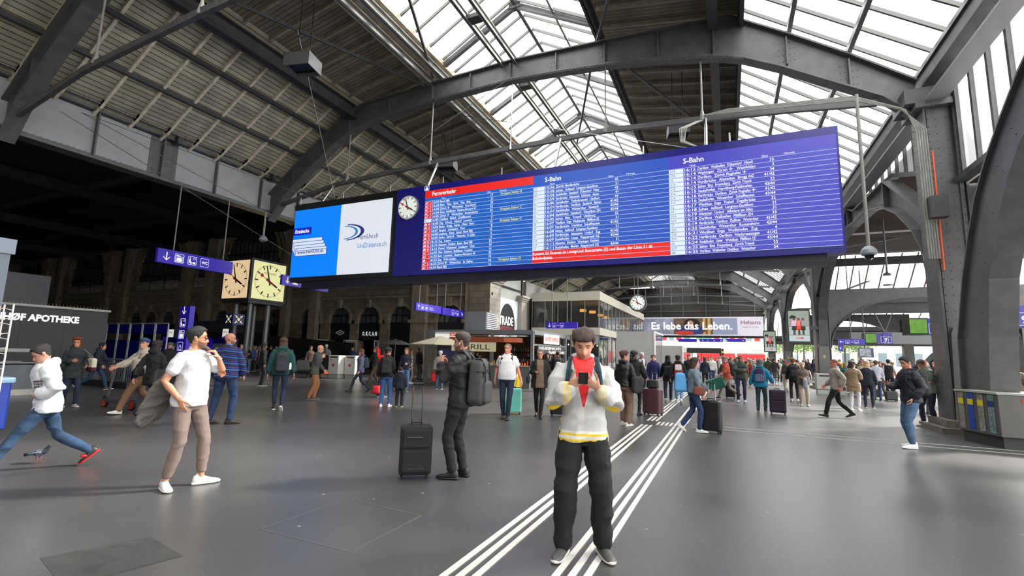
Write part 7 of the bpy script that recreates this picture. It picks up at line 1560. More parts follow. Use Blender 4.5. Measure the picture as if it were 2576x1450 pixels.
# 3: black jacket with backpack and trolley case
P3 = person(1150, 1203, 1.88, -112, 'person in black jacket with big grey backpack, facing left beside a trolley case', top=cloth('black_softshell', (.035,.035,.042), .7, .2, 80), legs=cloth('black_jeans', (.032,.034,.042), .8), hairc=(.15,.11,.085), tone=(.62,.44,.36), la=(-.09,.03,.085), ra=(.09,-.04,.085),
    lh=(-.10,.22,1.36), lp=(-.6,-.3,-1), rh=(.10,.23,1.33), rp=(.6,-.3,-1), lcurl=1.1, rcurl=1.1, head=(8,4,0), tease=.028, hem=.83, lease=1.06, vox=.0085, shoe=(.05,.05,.05), sole=(.06,.06,.06), beard='dark', key='black', wr=.010, collar=1, nm='jacket', back=-.09)
b3 = backpack(P3, (.21,.215,.215), 'big matt grey roll-top backpack on the person in black', w=.36, h=.60, d=.24, z=.86, pocket=True)
mb = MB(); ba = P3['TT']((0,-.125-.24/2*.9,.86)); R3 = P3['Rt'].to_3x3()
for sx in (-.10,.10): mb.path([ba+R3@V(p) for p in ((sx,.03,.60),(sx,-.06,.595),(sx,-.115,.50),(sx,-.125,.25),(sx,-.12,.05),(sx,-.05,-.0))], .010, 6)
mb.path([ba+R3@V(p) for p in ((-.165,-.02,.44),(-.12,-.105,.43),(.12,-.105,.43),(.165,-.02,.44))], .010, 6); mb.build('compression_straps', MATS['webbing_black'], b3)
q = MB(); q.ell(V((-.088,.004,-.008))*P3['s'], .010, .009, .009); q.tube(V((-.089,.006,-.008))*P3['s'], V((-.087,.012,-.035))*P3['s'], .004); q.v = [tuple(P3['Mh']@V(v)) for v in q.v]
c_ = q.build('earphone', WHITE, None, True, 'white wireless earphone in the ear of the person in black', 'earphone'); c_.matrix_world = P3['M']
suitcase(1042, 1203, .40, .25, .60, (.06,.06,.065), 'black fabric trolley case with raised handle beside the person in black', rz=radians(38), kind='soft', wheels=2, hl=.50, hw=.13, metal=mat('dark_chrome', (.35,.34,.33), .25, .9))
# 4: boy
JE = mat('blue_denim_faded', (.12,.21,.31), .9, 0, .45, 5, .3, 200)
P4 = person(92, 1188, 1.67, -88, 'boy in white hoodie and jeans striding left, head bowed', top=cloth('white_fleece', (.72,.73,.75), .95, .10, 90, .02), legs=JE, hairc=(.06,.045,.04), tone=(.68,.49,.41), la=(-.07,.46,.12), ra=(.08,-.50,.20), lpitch=10, rpitch=-42, lean=8,
    lh=(-.13,.135,.99), rh=(.13,.135,.99), lp=(-.7,-1,-.2), rp=(.7,-1,-.2), lhd=((1,-.1,-.1),(0,-1,0),(0,0,1)), rhd=((-1,-.1,-.1),(0,-1,0),(0,0,1)), head=(0,24,0), tease=.040, hem=.84, lease=1.02, vox=.0085, shoe=(.05,.05,.055), sole=(.85,.10,.10), hood=True, key='boy', wr=.011, glasses=None, nm='hoodie', legcut=.1)
s = P4['s']; q = MB()
def F(u, v, w):
    y = .125-u; return P4['TT']((-(.2*(1-min(.95, (abs(y)/.145)**2.4))**(1/2.4)+.016), y, v))
for k, t in enumerate(('DREAM','TAKE','SMILE')): write(q, t, .0, 1.245-k*.036, .024, F, w=.085, bold=.05)
q.build('chest_print', mat('print_dark_brown', (.20,.13,.10), .8), P4['o'])
for sh_ in [c for c in P4['o'].children if c.name.startswith('shoe')]:
    me_ = sh_.data; q = MB(); vs = [v.co for v in me_.vertices]; c0 = sum(vs, V())/len(vs); q.ell(c0+V((0,.03,.0)), .045*s, .05*s, .022*s); q.build('red_panel', mat('shoe_red', (.80,.10,.10), .5), sh_, True)
# 5: bald, striped jumper
NV = cloth('navy_knit', (.10,.09,.17), .9); ST1 = cloth('azure_stripe', (.12,.30,.62), .9); ST2 = cloth('violet_stripe', (.22,.20,.62), .9)
ST_ = woven('striped_jumper', (.075,.07,.13), [
    ((.16,.38,.68), lambda x, y, z: ((z+(abs(x)*.12)) % .125) < .017),
    ((.20,.19,.58), lambda x, y, z: (((z+(abs(x)*.12)) % .125) > .045)*(((z+(abs(x)*.12)) % .125) < .060)),
    ((.10,.16,.42), lambda x, y, z: (((z+(abs(x)*.12)) % .125) > .085)*(((z+(abs(x)*.12)) % .125) < .096))], .9)
P5 = person(556, 1068, 1.90, 152, 'bald person in blue striped jumper and jeans, seen from behind, looking right', top=ST_, legs=cloth('mid_blue_denim', (.10,.18,.31), .9, .4, 200, .3), hairc=(.2,.15,.12), hair='bald', tone=(.62,.42,.34), la=(-.24,.0,.085), ra=(.12,.05,.085), lf=-45, rf=-55,
    lh=(-.25,.10,.95), rh=(.20,.24,.92), lp=(-.6,-1,0), rp=(.8,-1,0), head=(-58,0,0), tease=.030, hem=.86, lease=1.12, vox=.0095, shoe=(.16,.10,.08), sole=(.10,.07,.06), beard='dark', key='bald', fat=1.12, nm='jumper', legcut=.09)
# ================================================================ people in the middle distance
BLK = (.045,.045,.05); JN = (.13,.21,.34); DK = (.08,.10,.16)
def tote(P, c, label, off, w=.36, h=.34, d=.10, cat='bag', strap=None, c2=None, name='shoulder_bag', taper=1.0):
    """bag hanging at off from the person; strap goes up to a point of the body"""
    s = P['s']; e = empty(name, (0,0,0), label, cat); e.matrix_world = P['M']; m = cloth('bag_%02d%02d%02d' % tuple(int(99*k) for k in c), c, .7, .2, 120)
    base = V(off)*s-V((0,0,P['drop']*s)); q = softbox(d, w, h, .05, taper); q.v = [tuple(V(v)+base) for v in q.v]; q.build('bag_body', m, e, True)
    if c2: q = softbox(d*1.04, w*1.02, h*.42, .04, 1); q.v = [tuple(V(v)+base) for v in q.v]; q.build('bag_bottom', cloth('bag_%02d%02d%02d' % tuple(int(99*k) for k in c2), c2), e, True)
    st = P['TT'](strap or (-.14,0,1.46)) if strap != 0 else None; q = MB()
    if st is not None:
        for dy in (-w*.3, w*.3): q.path([base+V((0,dy,h*.97)), base.lerp(st, .5)+V((0,dy*.6,h*.5)), st], .009*s, 6)
    else:
        for dx in (-.03,.03): q.path([base+V((dx,-w*.25,h*.95)), base+V((dx,-w*.15,h+.12)), base+V((dx,w*.15,h+.12)), base+V((dx,w*.25,h*.95))], .008, 6)
    q.build('handles', cloth('bag_%02d%02d%02d' % tuple(int(99*k*.6) for k in c), tuple(k*.6 for k in c)), e); return e
def phone(P, off, label, c=(.05,.05,.06)):
    o = MB().box((-.036,-.004,-.072), (.036,.004,.072)).build('smartphone', mat('phone_case_%d' % int(c[0]*99), c, .3), None, False, label, 'phone'); o.matrix_world = P['M']@Matrix.Translation(V(off)*P['s'])@Matrix.Rotation(radians(-40), 4, 'X'); return o
fl = lambda a, b1: (lambda c, h: 1 if noise.noise((c[0]*a, c[1]*a, c[2]*a)) > b1 else 0)
# left group
p = person(170, 1025, 1.72, 15, 'person with long red hair and dark coat looking back over the tote bag', top=(.13,.15,.16), legs=(.10,.13,.22), hairc=(.42,.19,.08), hair='curly', tone=(.70,.48,.38), woman=True, hem=.72, tease=.032, la=(-.10,.10,.085), ra=(.10,-.08,.085), rh=(.10,.2,1.15), lh=(-.22,.1,1.05), head=(-25,0,0), shoe=(.62,.60,.58), vox=.012, glasses='r', hood=True)
tote(p, (.78,.74,.65), 'cream and burgundy tote bag on the shoulder of the red-haired person', (-.33,.06,.88), .42, .34, .13, c2=(.30,.06,.12))
p = person(232, 983, 1.67, 70, 'person in navy hooded coat with black hair hurrying right past the railing', top=(.06,.08,.15), legs=(.11,.19,.30), hairc=(.03,.03,.035), hair='bob', tone=(.68,.50,.42), woman=True, pose='stride', hem=.78, tease=.035, hood=True, shoe=(.38,.19,.12), lean=10, lh=(-.1,.42,.98), vox=.014)
tote(p, (.28,.15,.10), 'small brown leather bag at the hip of the person in the navy coat', (.28,.02,.85), .22, .17, .08)
q = MB(); w_ = p['wl']*p['s']
for k in range(3): q.path([w_+V((0,.08+.03*k,-.02-.15*sin(pi*t/10)))+V((.05*cos(pi*t/10),.10*cos(pi*t/10)*(1+.2*k),0)) for t in range(11)], .008, 6)
o = q.build('cable_coil', BLACK, None, False, 'coil of black cable in the hand of the person in the navy coat', 'cable'); o.matrix_world = p['M']
person(295, 985, 1.70, 175, 'person in black with a green-grey flat cap in front of the blue partitions', top=BLK, legs=BLK, hairc=(.30,.30,.26), hair='flatcap', tone=(.66,.47,.38), loc=(-19.6,11.3,0), vox=.014, fat=1.15, la=None)
p = person(342, 1040, 1.80, -70, 'person in blue cap and tan trousers pushing the electric scooter', top=(.62,.58,.52), legs=(.45,.33,.23), hairc=(.16,.21,.36), hair='cap', tone=(.74,.54,.44), pose='stride', lh=(-.16,.46,1.03), rh=(.20,.42,1.03), lhd=((0,1,-.1),(0,0,-1),(1,0,0)), shoe=(.82,.80,.78), sole=(.85,.84,.82), lease=1.25, vox=.012, head=(30,0,0), collar=1)
tote(p, (.60,.56,.52), 'pale coat bundled under the arm of the person with the scooter', (-.30,.10,.98), .40, .30, .20, name='folded_coat', cat='coat', strap=0)
# scooter
sc_ = G(262, 1025); sc2 = G(392, 1040); d_ = (sc2-sc_).normalized(); L_ = 1.12; e_ = empty('electric_scooter', sc_, 'black electric scooter with orange wheel rims, pushed by the person in the blue cap', 'scooter', rz=atan2(d_.y, d_.x))
for x, nm in ((0,'front_wheel'),(L_,'rear_wheel')):
    w_ = MB().lathe((x,-.025,.12), [(.085,0),(.12,.0),(.125,.025),(.12,.05),(.085,.05),(.085,0)], 28, (0,1,0)).build(nm, mat('tyre_rubber', (.04,.04,.04), .7), e_); MB().lathe((x,-.028,.12), [(.078,0),(.092,0),(.092,.056),(.078,.056),(.078,0)], 28, (0,1,0)).build('orange_rim', mat('rim_orange', (.85,.30,.12), .5), w_); MB().lathe((x,-.02,.12), [(.0,0),(.05,0),(.05,.04),(0,.04)], 16, (0,1,0)).build('hub', IROND, w_)
MB().beam((.10,0,.17), (L_-.08,0,.15), .15, .06).beam((.06,0,.22), (.2,0,.17), .06, .06).build('deck', IROND, e_); MB().tube((.03,0,.14), (.30,0,1.08), .028).build('stem', mat('scooter_grey', (.30,.30,.31), .4), e_); MB().path([(.30,-.24,1.12),(.30,-.1,1.1),(.30,.1,1.1),(.30,.24,1.12)], .016, 8).build('handlebar', BLACK, e_)
MB().path([(-.06,0,.25),(0,0,.265),(.1,0,.24)], .03, 6).build('mudguard', BLACK, e_); MB().path([(.28,-.03,1.06),(.22,-.05,.95),(.25,-.03,.84)], .006, 5).build('brake_cable', RED, e_)
p = person(372, 1052, 1.72, 140, 'person in black hooded jacket and leggings with two black bags', top=(.05,.055,.06), legs=(.02,.02,.025), hairc=(.11,.06,.045), hair='bob', tone=(.70,.50,.42), woman=True, pose='walk', hem=.74, tease=.03, hood=True, lease=.92, shoe=(.03,.03,.035), sole=(.05,.05,.05), rh=(.12,.30,1.12), vox=.012, legcut=.15)
tote(p, (.06,.06,.065), 'large soft black bag slung behind the person in the black hooded jacket', (.24,-.14,.76), .46, .34, .22, taper=.6); tote(p, (.05,.05,.055), 'small black crossbody bag on the back of the person in the hooded jacket', (-.18,-.20,.95), .24, .18, .08, name='crossbody_bag')
person(430, 900, 1.70, 5, 'grey-haired person in black suit sitting before the ticket machines', top=BLK, legs=BLK, hairc=(.42,.40,.38), tone=(.70,.50,.42), loc=tuple(G(428,912)), vox=.014)
# teal hoodie
p = person(698, 1032, 1.87, 180, 'person in dark green hoodie with navy backpack walking away', top=(.03,.24,.22), legs=(.09,.12,.22), hairc=(.28,.17,.11), hair='bob', tone=(.70,.50,.42), la=(-.09,.06,.085), ra=(.07,-.20,.13), rpitch=-35, lh=(-.28,.02,.86), rh=(.29,.0,.86), tease=.036, hem=.85, hood=True, lease=.88, shoe=(.07,.07,.07), sole=(.82,.82,.80), vox=.011, legcut=.13)
backpack(p, (.115,.125,.16), 'navy school backpack with a white bottle on the person in the green hoodie', w=.34, h=.52, d=.2, z=.90, strapc=(.13,.14,.17))
q = MB().lathe(p['TT']((.19,-.20,.97)), [(.03,0),(.033,.02),(.033,.13),(.02,.16),(.02,.18)], 12); o = q.build('water_bottle', WHITE, None, True, 'white bottle in the side pocket of the navy backpack', 'bottle'); o.matrix_world = p['M']
# bald walker
p = person(785, 1008, 1.74, 92, 'bald person with glasses in grey jacket and tan trousers walking right', top=(.22,.23,.22), legs=(.50,.32,.20), hairc=(.3,.3,.3), hair='bald', tone=(.72,.52,.42), la=(-.06,.02,.10), ra=(.08,-.12,.10), rh=(.12,.18,1.32), lh=(-.2,.28,.93), tease=.035, hem=.80, lean=10, shoe=(.12,.09,.08), sole=(.45,.42,.38), vox=.012, glasses='r', lease=1.12)
tote(p, (.10,.11,.11), 'dark soft shoulder bag behind the bald walker in the grey jacket', (.12,-.36,.90), .50, .34, .24, strap=(.12,.0,1.46), taper=.7, name='shoulder_bag')
q = MB().tube(V((-.2,.28,.80))*p['s'], V((-.2,.42,.86))*p['s'], .035); o = q.build('orange_can', mat('can_orange', (.85,.33,.06), .4), None, True, 'orange bottle in the hand of the bald walker', 'bottle'); o.matrix_world = p['M']
p = person(903, 988, 1.66, -88, 'person with long fair hair in lilac jacket striding left in black boots', top=(.33,.33,.42), legs=(.10,.13,.19), hairc=(.34,.22,.14), hair='long', tone=(.72,.52,.44), woman=True, la=(-.07,.33,.10), ra=(.08,-.36,.17), lpitch=8, rpitch=-38, tease=.034, hem=.82, lease=.9, shoe=(.03,.03,.03), sole=(.04,.04,.04), vox=.012, hood=True)
backpack(p, (.12,.19,.24), 'slate blue backpack on the person in the lilac jacket', w=.28, h=.42)
# family group
p = person(968, 1025, 1.70, 172, 'person in black top and blue jeans with black backpack, in the family group', top=BLK, legs=(.20,.32,.50), hairc=(.03,.025,.03), hair='bun', tone=(.66,.46,.36), woman=True, la=(-.12,0,.085), ra=(.12,.02,.085), rh=(.12,.28,1.1), shoe=(.85,.85,.85), vox=.012, lease=1.02, tease=.02, head=(-60,8,0))
backpack(p, (.05,.05,.055), 'black backpack with a white mark on the person in blue jeans', w=.31, h=.47, z=.95)
person(1003, 1025, 1.14, 170, 'small child in navy raincoat standing beside the person in blue jeans', top=(.05,.07,.14), legs=(.05,.06,.11), hairc=(.07,.05,.05), tone=(.70,.50,.42), tease=.05, hem=.80, hood=True, lease=1.25, shoe=(.1,.1,.1), sole=(.7,.7,.4), vox=.012)
p = person(958, 1000, 1.70, 160, 'person in bright red jacket lifting a hand to the face', top=(.85,.12,.08), legs=(.12,.16,.25), hairc=(.04,.03,.03), hair='bob', tone=(.66,.46,.38), woman=True, lh=(-.10,.2,1.50), hem=.80, tease=.03, vox=.014)
e_ = empty('umbrella', (0,0,0), 'open black umbrella above the family group', 'umbrella'); e_.matrix_world = p['M']@Matrix.Translation(V((.28,.35,0)))
q = MB(); N_ = 8; rr = [[V((r*cos(2*pi*k/16), r*sin(2*pi*k/16), 1.98-.32*(r/.55)**2*.55)) for k in range(16)] for r in (.01,.2,.36,.48,.55,.54,.35,.01)]
for j in range(5, 8): rr[j] = [v-V((0,0,.012)) for v in rr[j]]
q.loft(rr, cap=False); q.build('canopy', mat('umbrella_black', (.10,.095,.095), .6), e_); MB().tube((0,0,1.15), (0,0,2.02), .008).build('shaft', IRONL, e_); MB().path([(0,0,1.15),(0,0,1.08),(.03,0,1.05),(.05,0,1.08)], .014, 7).build('handle', BLACK, e_)
o = softbox(.30,.52,.28,.07,.9); e_ = empty('duffel_bag', G(948,1000)+V((0,0,.12)), 'red duffel bag hanging low beside the family group', 'bag', rz=.5); o.build('bag_body', mat('duffel_red', (.72,.05,.09), .6), e_, True); MB().path([(0,-.16,.26),(0,-.1,.42),(0,.1,.42),(0,.16,.26)], .012, 6).path([(.12,-.2,.04),(.18,-.1,-.08),(.18,.1,-.08),(.12,.2,.04)], .012, 6).build('straps', BLACK, e_)
p = person(1017, 985, 1.72, -10, 'person with shoulder-length hair in navy cardigan facing the family group', top=(.09,.09,.17), legs=(.22,.36,.52), hairc=(.40,.27,.17), hair='bob', tone=(.74,.55,.46), woman=True, vox=.014, lh=(-.1,.2,1.1))
person(1030, 966, 1.72, 100, 'person in black and white patterned blouse with pale tights', top=(.06,.06,.06), legs=(.55,.48,.50), hairc=(.48,.30,.18), hair='bob', tone=(.74,.55,.46), woman=True, trim=[mat('blouse_white', (.80,.80,.78), .8)], topfn=fl(22, .02), hem=.72, lease=.72, shoe=(.85,.85,.85), vox=.013)
person(1052, 958, 1.82, 120, 'person in dark suit jacket and grey trousers left of the food kiosk', top=(.06,.07,.09), legs=(.30,.30,.33), hairc=(.08,.06,.05), tone=(.66,.47,.38), tease=.03, vox=.014)
p = person(1104, 980, 1.64, 165, 'white-haired person in pale grey jacket and jeans with a red shopping bag', top=(.62,.62,.62), legs=(.22,.32,.46), hairc=(.80,.80,.78), hair='short', tone=(.72,.54,.46), vox=.013, tease=.03, thick=.02, back=-.09)
tote(p, (.72,.03,.07), 'red shopping bag in the hand of the white-haired person', (-.28,.05,.34), .32, .36, .16, strap=0)
p = person(940, 975, 1.78, -60, 'person in green trousers and dark backpack behind the lilac jacket', top=(.14,.15,.12), legs=(.24,.21,.15), hairc=(.30,.20,.13), hair='bob', tone=(.66,.47,.38), pose='walk', vox=.014); backpack(p, (.07,.08,.07), 'dark backpack on the person in green trousers', w=.3)
person(883, 942, 1.78, -30, 'person in blue jumper and pale shorts by the open shop door', top=(.07,.15,.26), legs=(.66,.60,.62), short=True, hairc=(.07,.05,.04), tone=(.62,.42,.33), lh=(-.08,-.15,.95), rh=(.08,-.15,.95), vox=.014)
person(817, 915, 1.68, 0, 'person in black jacket over red shirt behind the litter bins', top=BLK, legs=BLK, hairc=(.5,.35,.22), tone=(.72,.53,.44), trim=[REDC], topfn=lambda c, h: 1 if c[1] > .03 and abs(c[0]) < .07 and c[2] > 1.0 else 0, vox=.014)
p = person(815, 946, 1.86, 160, 'person in grey hooded jacket and pale jeans with a crossbody bag near the bins', top=(.34,.34,.34), legs=(.30,.38,.48), hairc=(.62,.62,.60), hair='beanie', tone=(.70,.50,.42), hood=True, tease=.04, fat=1.1, vox=.014); tote(p, (.07,.07,.08), 'black crossbody bag on the person in the grey hooded jacket', (.24,-.05,.9), .3, .22, .1)
person(838, 925, 1.78, 150, 'bald person in pale shirt with braces beyond the grey hooded jacket', top=(.62,.62,.60), legs=(.2,.2,.22), hairc=(.7,.7,.7), hair='bald', tone=(.72,.50,.42), vox=.015)
person(780, 960, 1.74, 20, 'person in spotted top half hidden behind the green hoodie', top=(.35,.27,.22), legs=(.1,.1,.12), hairc=(.3,.2,.15), hair='bob', tone=(.7,.5,.42), woman=True, vox=.015, loc=tuple(G(776,950)))
p = person(655, 972, 1.78, 100, 'person with black curly hair behind the clock post', top=(.05,.05,.055), legs=(.10,.10,.11), hairc=(.02,.02,.02), hair='curly', tone=(.40,.26,.19), shoe=(.06,.06,.06), vox=.013, thick=.03)
tote(p, (.06,.06,.06), 'black handbag of the person behind the clock post', (-.26,-.05,.85), .3, .24, .12)
person(617, 938, 1.70, 30, 'person in black top and light blue jeans in the waiting line', top=BLK, legs=(.20,.42,.60), hairc=(.35,.22,.13), hair='long', tone=(.72,.52,.44), woman=True, vox=.015, rh=(.1,.25,1.15), shoe=(.85,.85,.85)); person(633, 935, 1.68, 70, 'person in bright blue blouse and dark trousers in the waiting line', top=(.14,.25,.52), legs=BLK, hairc=(.42,.28,.18), hair='long', tone=(.72,.52,.44), woman=True, vox=.015)
person(649, 932, 1.76, -80, 'person in pale lilac shirt beside the clock post', top=(.55,.50,.60), legs=BLK, hairc=(.08,.06,.05), tone=(.6,.42,.34), vox=.015, rh=(.1,.25,1.1)); person(600, 950, 1.75, -20, 'person in grey coat half hidden by the striped jumper', top=(.22,.22,.24), legs=BLK, hairc=(.1,.07,.06), tone=(.66,.47,.38), vox=.015)
# pair in front of the kiosk and behind
p = person(1273, 1055, 1.86, -8, 'stout person in white short-sleeved shirt and jeans pulling a mint suitcase', top=(.80,.79,.80), legs=(.07,.11,.20), hairc=(.42,.38,.34), tone=(.76,.50,.42), pose='stand', la=(-.05,.12,.085), ra=(.07,-.06,.085), sleeve=.3, fat=1.22, lh=(-.33,.02,.88), rh=(.30,-.10,.92), hem=.90, tease=.022, wr=.003, shoe=(.20,.18,.16), sole=(.15,.14,.13), vox=.011, head=(-25,0,0), thick=.004, fr=.075, collar=1)
backpack(p, (.10,.11,.15), 'dark backpack on the stout person in the white shirt', w=.32, h=.5)
suitcase(0,0,.44,.27,.62, (.38,.72,.66), 'mint green hard suitcase behind the stout person', rz=radians(25), loc=tuple(G(1272,1047)+V((.0,.45,0))), hl=.40, tilt=0)
p = person(1356, 1052, 1.74, 3, 'grey-haired person in black cardigan over spotted blouse, pulling a black suitcase', top=BLK, legs=(.04,.04,.045), hairc=(.46,.44,.42), tone=(.72,.52,.44), woman=True, fat=1.2, la=(-.02,.10,.085), ra=(.05,-.30,.14), rpitch=-35, rh=(.12,.25,1.15), lh=(-.32,.0,.88), hem=.76, tease=.03, lease=.98, trim=[mat('spotted_blouse', (.42,.34,.28), .85, 0, .6, 60)], topfn=lambda c, h: 1 if c[1] > .02 and abs(c[0]) < .085+.05*max(0, 1.2-c[2]) and c[2] < 1.47 else 0, wr=.003, shoe=(.04,.04,.04), sole=(.10,.10,.10), vox=.011, glasses='r', thick=.016)
phone(p, (.07,.30,1.17), 'phone in the hand of the grey-haired person in the cardigan')
tote(p, (.07,.08,.11), 'navy shoulder bag with red strap on the grey-haired person', (.30,-.02,.86), .28, .2, .1, strap=(.14,0,1.46))
suitcase(0,0,.40,.24,.50, (.06,.06,.065), 'black wheeled suitcase trailing the grey-haired person', rz=radians(15), loc=tuple(G(1397,1050)+V((0,.2,0))), hl=.4)
person(1298, 1010, 1.05, 0, 'small child in yellow rain jacket behind the stout person', top=(.85,.75,.08), legs=(.10,.10,.12), hairc=(.3,.2,.1), tone=(.7,.5,.42), tease=.06, hem=.78, lease=1.3, shoe=(.25,.25,.27), vox=.014)
p = person(1402, 985, 1.76, 178, 'courier in black with a square black delivery backpack beyond the cardigan wearer', top=BLK, legs=BLK, hairc=(.16,.10,.07), tone=(.68,.48,.40), vox=.015); e_ = backpack(p, (.07,.07,.075), 'square black delivery backpack of the courier', w=.42, h=.46, d=.30, pocket=False)
person(1372, 980, 1.68, 10, 'person with dark curly hair beyond the courier', top=(.10,.10,.12), legs=BLK, hairc=(.06,.04,.03), hair='curly', tone=(.66,.47,.38), woman=True, vox=.016, loc=tuple(G(1376,975))); person(1330, 975, 1.72, 170, 'bald person waiting at the kiosk side', top=(.15,.16,.2), legs=BLK, hairc=(.2,.2,.2), hair='bald', tone=(.74,.54,.45), vox=.016, loc=(-7.7,22.3,0)); person(1218, 960, 1.66, 0, 'kiosk vendor with brown hair behind the grill counter', top=(.12,.1,.1), legs=BLK, hairc=(.2,.12,.07), hair='bob', tone=(.68,.48,.4), woman=True, vox=.015, loc=(-11.9,21.9,0))
# right of the front person
p = person(1572, 1072, 1.74, 150, 'person in black leather jacket with hair clip and black tote bag', top=mat('black_leather', (.05,.05,.055), .35, 0, .1, 8, .2, 60), legs=(.42,.33,.27), hairc=(.28,.13,.09), hair='bun', tone=(.74,.52,.44), woman=True, la=(-.10,.10,.085), ra=(.10,-.03,.085), hem=.90, tease=.03, lease=1.35, shoe=(.80,.77,.74), vox=.011, head=(-45,0,0), rh=(.26,.08,.86), hood=True)
tote(p, (.07,.075,.08), 'black canvas tote bag with small white print on the leather-jacket person', (.34,-.02,.78), .40, .38, .12, strap=(.15,0,1.45))
p = person(1597, 1046, 1.78, 165, 'person in long black coat and heeled boots beside the pink suitcase', top=(.045,.045,.05), legs=(.03,.03,.033), hairc=(.05,.04,.045), hair='pony', tone=(.70,.50,.42), woman=True, hem=.62, tease=.035, lease=.80, hood=True, shoe=(.03,.03,.03), sole=(.03,.03,.03), vox=.012, rh=(.24,.25,1.0), head=(-30,0,0))
suitcase(1643, 1046, .50, .29, .68, (.32,.19,.22), 'large dusty pink hard suitcase on the stripes', rz=radians(-20), hl=.40)
e_ = empty('handbag', (0,0,0), 'black quilted bag resting on the pink suitcase', 'bag'); e_.location = G(1643,1046)+V((0,0,.74)); softbox(.34,.2,.24,.05,.85).build('bag_body', mat('bag_quilted', (.05,.05,.055), .6), e_, True)
p = person(1748, 1088, 1.62, 95, 'person in denim jacket and jeans walking right with a black suitcase', top=mat('light_denim', (.36,.42,.47), .85, 0, .25, 9, .3, 200), legs=(.10,.18,.32), hairc=(.20,.11,.07), hair='long', tone=(.76,.54,.46), woman=True, la=(-.06,-.28,.15), ra=(.07,.10,.09), lpitch=-40, hem=.92, tease=.03, lease=1.05, fat=1.08, shoe=(.80,.79,.77), sole=(.85,.85,.85), vox=.011, rh=(.20,.18,.84), lh=(-.25,.32,.98), lean=3)
tote(p, (.42,.20,.14), 'small brown quilted handbag in front of the denim jacket', (.27,.10,.88), .24, .18, .08); tote(p, (.30,.55,.75), 'light blue cloth bag hanging behind the denim jacket', (.0,-.30,.92), .30, .42, .22, taper=.7, name='cloth_bag')
suitcase(1790, 1090, .42, .27, .64, (.05,.055,.08), 'glossy navy-black hard suitcase of the person in denim', rz=radians(-12), hl=.36, metal=CHROME)
person(1642, 985, 1.70, 0, 'short-haired person in purple-blue jacket facing the viewer', top=(.14,.13,.34), legs=(.30,.42,.58), hairc=(.30,.18,.12), tone=(.76,.55,.46), woman=True, vox=.013, tease=.035, hem=.80, hood=True, loc=tuple(G(1645,1005)), thick=.018)
p = person(1612, 975, 1.80, 60, 'white-haired person in pale shirt with black backpack behind the black coat', top=(.62,.60,.62), legs=(.2,.2,.25), hairc=(.70,.70,.68), tone=(.74,.53,.45), vox=.014, loc=tuple(G(1615,992))); backpack(p, (.06,.06,.08), 'black backpack on the white-haired person', w=.32)
p = person(1682, 1012, 1.72, 178, 'person in black coat and dark jeans with dark shoulder bag on the stripes', top=BLK, legs=(.12,.16,.24), hairc=(.12,.08,.06), hair='bob', tone=(.7,.5,.42), woman=True, pose='walk2', tease=.035, hem=.80, hood=True, vox=.013); backpack(p, (.12,.12,.14), 'dark flat backpack on the person in the black coat on the stripes', w=.3, h=.36)
p = person(1708, 1016, 1.74, 180, 'person in black hoodie and light jeans with red and white backpack', top=BLK, legs=(.38,.52,.66), hairc=(.22,.12,.08), hair='bun', tone=(.7,.5,.42), woman=True, pose='walk', tease=.035, shoe=(.75,.75,.73), vox=.013, legcut=.17, hood=True)
e_ = backpack(p, (.62,.07,.07), 'red backpack with white top pocket on the black hoodie', w=.30, h=.42, z=1.0, pocket=False); q = softbox(.22,.05,.2,.04,.95); bs = p['TT']((0,-.30,1.2)); q.v = [tuple(bs+V(v)) for v in q.v]; q.build('white_pocket', WHITE, e_, True)
p = person(1832, 1006, 1.78, -75, 'grey-haired person in salmon jacket carrying the green suitcase', top=(.72,.30,.23), legs=(.50,.45,.40), hairc=(.40,.38,.36), tone=(.74,.52,.44), pose='stride', lean=8, lh=(-.2,.35,.92), vox=.012, tease=.03, sleeve=.6); backpack(p, (.09,.09,.10), 'black hiking backpack on the person in the salmon jacket', w=.32, h=.52)
c_ = suitcase(0,0,.66,.26,.44, (.02,.36,.29), 'bright green suitcase carried tilted by the person in salmon', loc=tuple(G(1812,1005)+V((-.05,-.35,.36))), rz=radians(5), hl=0, wheels=4); c_.rotation_euler = (0, radians(-22), radians(5))
p = person(1866, 1012, 1.76, 0, 'person with folded arms in green hoodie and navy trousers', top=(.19,.23,.20), legs=(.11,.13,.22), hairc=(.20,.13,.10), tone=(.48,.31,.24), lh=(.06,.2,1.16), rh=(-.06,.22,1.20), lp=(-1,.1,-.4), rp=(1,.1,-.4), hood=True, tease=.035, vox=.012, shoe=(.7,.7,.72), thick=.002)
suitcase(1838, 1003, .36, .22, .50, (.05,.05,.06), 'black cabin suitcase between the green suitcase and the folded-arms person', hl=.35)
p = person(1917, 1038, 1.62, 172, 'grey-haired person in turquoise jacket with plaid backpack', top=(.05,.46,.60), legs=(.17,.26,.29), hairc=(.40,.38,.38), hair='curly', tone=(.72,.52,.44), woman=True, fat=1.15, rh=(.34,.18,.98), lh=(-.33,.0,.88), hem=.84, tease=.035, hood=True, vox=.011, shoe=(.06,.06,.08), lease=1.05)
e_ = backpack(p, (.16,.13,.30), 'plaid purple and grey backpack on the turquoise jacket', w=.31, h=.42, z=1.0, pocket=False); q = softbox(.26,.06,.22,.04,.9); bs = p['TT']((0,-.27,1.02)); q.v = [tuple(bs+V(v)) for v in q.v]; q.build('plaid_pocket', brickmat('plaid_cloth', (.25,.28,.40), (.12,.10,.16), (.45,.50,.62), .06, .06, 'XZ', .8, .008, 0, 0, .2), e_, True)
suitcase(1958, 1043, .44, .27, .66, (.15,.07,.17), 'purple fabric suitcase pulled by the person in turquoise', rz=radians(-6), kind='soft', hl=.36)
